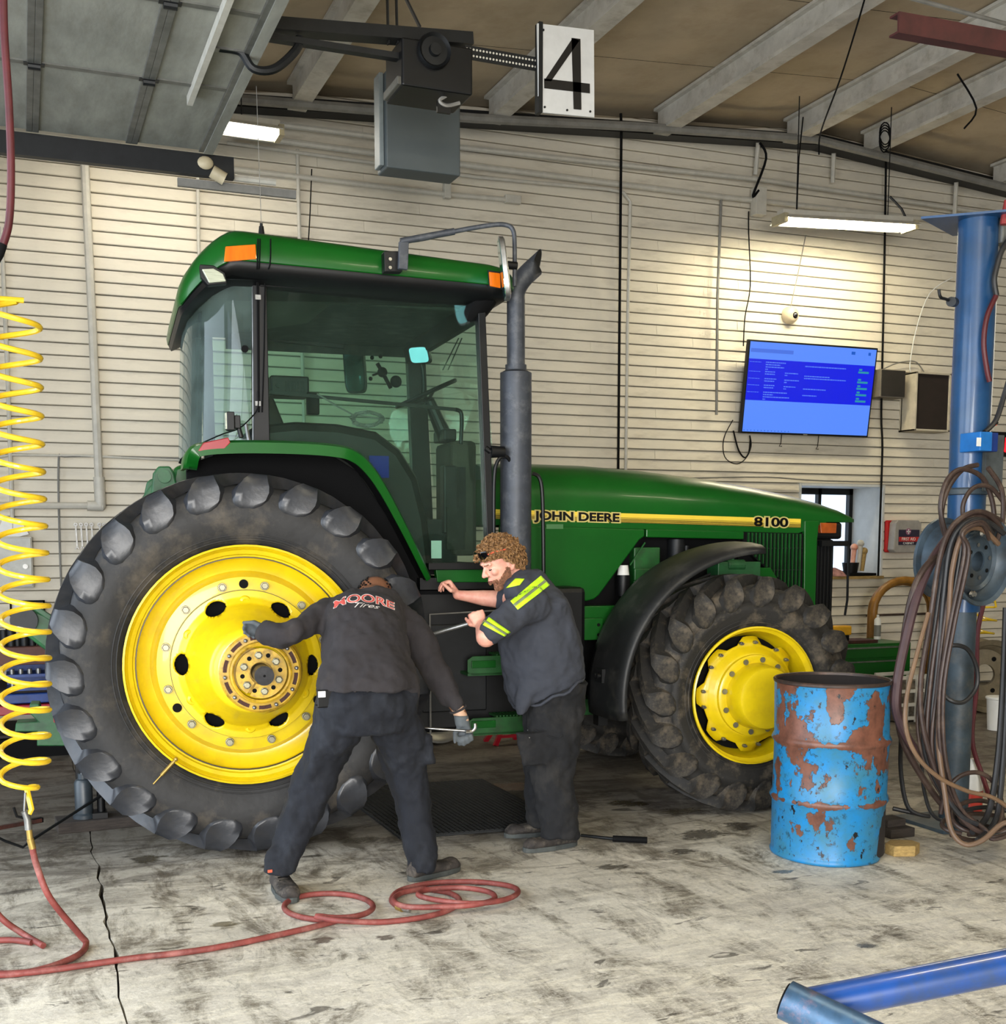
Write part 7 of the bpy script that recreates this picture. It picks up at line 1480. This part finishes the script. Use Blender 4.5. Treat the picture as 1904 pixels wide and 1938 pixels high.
bd.chain([(hp, .12), (A((1020, 1235, 5.6)), .13), (ch, .11), (nb_, .07)]).chain([(nb_, .062), (hc_-hU*.05-hF*.03, .058)])
bd.chain([(hp+Vector((0, -.08, -.05)), .07), (kn, .045), (an, .035)]).chain([(hp+Vector((0, .08, -.05)), .07), (kf, .045), (af, .035)])
bd.chain([(shn, .058), (A((950, 1182, 5.37)), .054), (eln, .050), (eln+(wn2-eln)*.45, .042), (wn2, .030)], 18)
bd.chain([(shf, .058), (elf+Vector((.03, -.01, 0)), .050), (elf+(wf-elf)*.35, .043), (elf+(wf-elf)*.75, .031), (wf, .026)], 18)
# head with face
C = hc_
bd.loft([(C-hU*.085+hF*.02, hF*.05, hS*.045), (C-hU*.05+hF*.012, hF*.083, hS*.064), (C-hU*.01, hF*.095, hS*.073), (C+hU*.04-hF*.004, hF*.098, hS*.077), (C+hU*.08-hF*.008, hF*.08, hS*.065), (C+hU*.105-hF*.01, hF*.04, hS*.035)], 24, 2.2)
bd.chain([(C-hU*.088+hF*.052, .026), (C-hU*.095+hF*.066, .02)])                                    # chin
bd.chain([(C+hU*.022+hF*.094, .009), (C+hU*.002+hF*.108, .010), (C-hU*.018+hF*.120, .0125)], 10)    # nose bridge to tip
for s in (-1, 1):
    bd.sphere(C-hU*.022+hF*.108+hS*s*.011, .009, 8, 6)                                            # nostril wings
    bd.chain([(C+hU*.034+hF*.086+hS*s*.045, .010), (C+hU*.036+hF*.097+hS*s*.015, .011)], 10)       # brow
    bd.sphere(C+hU*.020+hF*.082+hS*s*.030, .0125, 10, 8)  # eyelid
    bd.sphere(C-hU*.012+hF*.072+hS*s*.040, .022, 10, 8)                                           # cheek
    bd.chain([(C-hU*.05+hF*.086+hS*s*.018, .009), (C-hU*.05+hF*.098, .010)], 8).chain([(C-hU*.062+hF*.084+hS*s*.016, .009), (C-hU*.062+hF*.095, .010)], 8)  # lips
    e = C-hF*.005-hU*.008+hS*s*.076
    bd.tube([e+hU*.030+hF*.004, e+hU*.036-hF*.012, e+hU*.022-hF*.020+hS*s*.006, e-hU*.005-hF*.018+hS*s*.006, e-hU*.026-hF*.004, e-hU*.022+hF*.006], .0075, 8).loft([(e-hS*s*.004, hU*.026, hF*.012), (e+hS*s*.004, hU*.026, hF*.012)], 10)
# hands
hand(bd, wf, (-.55, .1, .85), (-.85, .1, -.5), (-.1, -1, -.05), 1.0, (1.15, .7, .35), (.9, .3), .05)
hand(bd, A((913, 1190, 5.45)), (-.30, .25, .90), (.1, 1, -.2), (-.93, .2, -.32), 1.0, (1.5, 1.45, 1.0), (1.2, 1.1), .0, .0095)
body2 = skinned(bd, 'body', m_skinB, p2, .0052, 3)
for s in (-1, 1):
    MB().sphere(C+hU*.006+hF*.0795+hS*s*.030, .0092, 12, 8).build('eye', m_white, p2, smooth=True); MB().chain([(C+hU*.004+hF*.090+hS*s*.020, .0022), (C+hU*.003+hF*.0925+hS*s*.030, .0032), (C+hU*.004+hF*.086+hS*s*.041, .0022)], 6).build('eyelash', m_blackm, p2, smooth=True)
    MB().chain([(C+hU*.030+hF*.103+hS*s*.012, .0035), (C+hU*.034+hF*.096+hS*s*.045, .003)], 6).build('eyebrow', m_beard, p2, smooth=True)
MB().chain([(C-hU*.056+hF*.100+hS*.018, .003), (C-hU*.056+hF*.107, .003), (C-hU*.056+hF*.100-hS*.018, .003)], 6).build('mouth', M('lip_dark', (120, 60, 54), .6), p2, smooth=True)
# beard, hair
br = MB(); bvb, mwb = surface(body2); inv_ = mwb.inverted(); C0 = C-hU*.02
for k in range(4200):
    a = math.radians(random.uniform(-86, 86)); e = math.radians(random.uniform(-80, 22)); ad, ed = abs(math.degrees(a)), math.degrees(e)
    top = -20 if ad < 26 else (-32+max(0, ad-26)*.72 if ad < 70 else 8)
    if ed > top: continue
    if ad < 15 and -37 < ed < -26: continue
    dv = (hF*math.cos(a)*math.cos(e)+hS*math.sin(a)*math.cos(e)+hU*math.sin(e)).normalized()
    h_ = bvb.ray_cast(inv_ @ C0, inv_.to_3x3() @ dv, .16)
    if h_[0] is None or h_[3] > .135: continue
    q = mwb @ h_[0]; br.cyl(q-dv*.001, q+dv*.006-hU*.005, .0028, .001, 4, caps=False)
br.build('beard', m_beard, p2, kind='stuff')
cp_ = MB().loft([(C+hU*.02-hF*.028, hF*.085, hS*.08), (C+hU*.06-hF*.012, hF*.108, hS*.086), (C+hU*.10-hF*.01, hF*.09, hS*.07), (C+hU*.118-hF*.01, hF*.04, hS*.03)], 24, 2.2).sphere(C-hF*.05-hU*.01, .072)
hair = skinned(cp_, 'hair', m_hair, p2, .01, 2)
cu = MB()
for k in range(900):
    a = random.uniform(0, 2*PI); e = random.uniform(-.75, PI/2); dv = hF*math.cos(a)*math.cos(e)+hS*math.sin(a)*math.cos(e)+hU*math.sin(e)
    fr_ = dv.dot(hF)
    if fr_ > .25 and dv.dot(hU) < .34: continue
    if fr_ > -.35 and dv.dot(hU) < -.12: continue
    base = C+hU*.022-hF*.008; q = base+Vector(hF*dv.dot(hF)*.106+hS*dv.dot(hS)*.092+hU*dv.dot(hU)*.106); L_ = random.uniform(.016, .040); u_, v_ = orth(dv)
    ph_ = random.uniform(0, 6.28); rc = random.uniform(.008, .014); pts = []
    for j in range(13):
        t = j/12; aa = ph_+t*2*PI*1.4; pts.append(q+dv*(L_*t)+(u_*math.cos(aa)+v_*math.sin(aa))*rc*(1-.3*t)+hF*.010*t*t-hU*.006*t)
    cu.tube(pts, .0042, 4, caps=False)
cu.build('curl', m_hair, hair, kind='stuff')
# sunglasses pushed up
g0 = C+hU*.088+hF*.098
MB().loft([(g0+hS*.062-hF*.010, hU*.018, hF*.004), (g0+hS*.034+hF*.01, hU*.022, hF*.005), (g0+hS*.008+hF*.012, hU*.014, hF*.004), (g0-hS*.03+hF*.01, hU*.022, hF*.005), (g0-hS*.062-hF*.01, hU*.018, hF*.004)], 14, 3).build('sunglasses', m_sunglass, p2, smooth=True)
MB().tube([g0+hS*.066-hF*.01, g0+hS*.09-hF*.05, g0+hS*.092-hF*.10-hU*.01], .004, 6).tube([g0-hS*.066-hF*.01, g0-hS*.09-hF*.05, g0-hS*.092-hF*.10-hU*.01], .004, 6).build('sunglasses_arms', m_orange, p2, smooth=True)
# shirt
fx = Vector((1, 0, 0)); fyv = Vector((0, 1, 0))
ts = MB(); tl = (A((1000, 1110, 5.6))-hp).normalized()
def sec(px, py, r, ry, tilt, e=0): t = Vector((math.cos(tilt), 0, math.sin(tilt))); return (A((px, py, 5.6)), t*r, fyv*ry)
ts.loft([sec(1034, 1302, .205, .20, .42), sec(1030, 1282, .212, .215, .36), sec(1024, 1245, .212, .225, .25), sec(1019, 1205, .195, .225, .15), sec(1017, 1170, .170, .22, .1), sec(1015, 1140, .148, .215, .1), sec(1010, 1118, .115, .17, .15), sec(1003, 1100, .08, .10, .3), sec(996, 1088, .068, .085, .4)], 28, 2.2)
ts.chain([(shn+Vector((.02, 0, -.01)), .088), (A((975, 1160, 5.38)), .083), (A((944, 1181, 5.35)), .078), (A((927, 1195, 5.335)), .067)], 18)
ts.chain([(shf+Vector((.03, 0, -.01)), .085), (A((955, 1136, 5.86)), .068)], 18)
ts.loft([(A((1005, 1290, 5.50)), fx*.08, fyv*.09), (A((995, 1320, 5.48)), fx*.05, fyv*.06), (A((986, 1352, 5.47)), fx*.012, fyv*.02)], 14)
ts.chain([(A((992, 1110, 5.58)), .095), (A((980, 1118, 5.52)), .075)]).chain([(A((985, 1116, 5.70)), .09)])
tee = skinned(ts, 'work_shirt', m_tee, p2, .010, 4, wr=[(.18, .045), (.07, .022)])
hm_ = MB(); n = 40
c0, a0_, b0_ = A((1036, 1303, 5.6)), Vector((math.cos(.42), 0, math.sin(.42)))*.205, fyv*.205
hm_.tube([c0+a0_*math.cos(2*PI*k/n)+b0_*math.sin(2*PI*k/n)+Vector((0, 0, .01*math.sin(5*k))) for k in range(n)], .008, 6, closed=True).build('shirt_hem', m_tee, p2, smooth=True)
bv = surface(tee)
patch(bv, ((1024, 1089), (1041, 1107), (980, 1154), (966, 1137)), 'shoulder_band', m_hivis, p2, 14, 30)
patch(bv, ((1031, 1097), (1034, 1101), (974.5, 1147.5), (971, 1143.5)), 'grey_tape', m_tapegrey, p2, 3, 30, .011)
patch(bv, ((976, 1094), (993, 1095), (984, 1107), (957, 1113)), 'front_band', m_hivis, p2, 8, 6)
patch(bv, ((922, 1165), (967, 1197), (955, 1205), (911, 1181)), 'sleeve_band', m_hivis, p2, 14, 6)
patch(bv, ((917, 1172), (962, 1200), (959, 1203), (915, 1176)), 'grey_tape', m_tapegrey, p2, 14, 2, .012)
# trousers and boots
tz = MB()
tz.loft([(A((1046, 1290, 5.6)), fx*.175, fyv*.19), (hp, fx*.178, fyv*.19), (A((1047, 1345, 5.6)), fx*.165, fyv*.18)], 24, 2.3)
def leg2(pts): tz.loft([(A(p), fx*r, fyv*r2) for p, r, r2 in pts], 20, 2.2)
leg2([((1050, 1330, 5.52), .145, .10), ((1050, 1385, 5.51), .142, .105), ((1046, 1440, 5.5), .122, .10), ((1048, 1490, 5.49), .112, .095), ((1055, 1540, 5.48), .108, .09), ((1060, 1585, 5.47), .10, .085)])
leg2([((1040, 1330, 5.70), .135, .10), ((1036, 1385, 5.71), .135, .10), ((1030, 1440, 5.72), .11, .10), ((1028, 1500, 5.73), .10, .09), ((1032, 1565, 5.74), .09, .085)])
tz.loft([(A((1010, 1385, 5.44)), fx*.10, fyv*.03), (A((1018, 1420, 5.43)), fx*.10, fyv*.035), (A((1020, 1450, 5.43)), fx*.09, fyv*.03)], 14, 4)
tr2 = skinned(tz, 'trousers', m_pants2, p2, .011, 5, wr=[(.14, .045), (.05, .018)])
bv = surface(tr2)
for x, y in ((995, 1382), (998, 1396)):
    q = onsurf(bv, x+4, y, .004)
    if q is not None: MB().sphere(q, .004, 8, 6).build('rivet', m_steel, p2, smooth=True)
q = onsurf(bv, 1030, 1385, .004)
MB().tube([p for p in (onsurf(bv, x, y, .003) for x, y in ((1000, 1374), (1018, 1384), (1040, 1394), (1055, 1398), (1064, 1392))) if p is not None], .004, 6).build('pocket_flap', m_pants2, p2, smooth=True)
boot(p2, A((1067, 1586, 5.49)), (-1, -.12, 0), m_boot, .31); boot(p2, A((1035, 1568, 5.76)), (-1, .1, 0), m_boot, .31)
# the bar he pushes
pb = thing('pry_bar', 'straight steel bar held in the fist and pointing to the wheel', 'bar', A((900, 1178, 5.45)))
MB().cyl(A((922, 1170, 5.50)), A((700, 1235, 5.80)), .0105, n=12).build('shaft', m_steel, pb, smooth=True)
MB().tube([A((835, 1120, 6.0)), A((858, 1175, 6.0)), A((868, 1200, 6.0))], .012, 8).build('fender_bracket', m_steel_dk, tr, smooth=True) if False else None
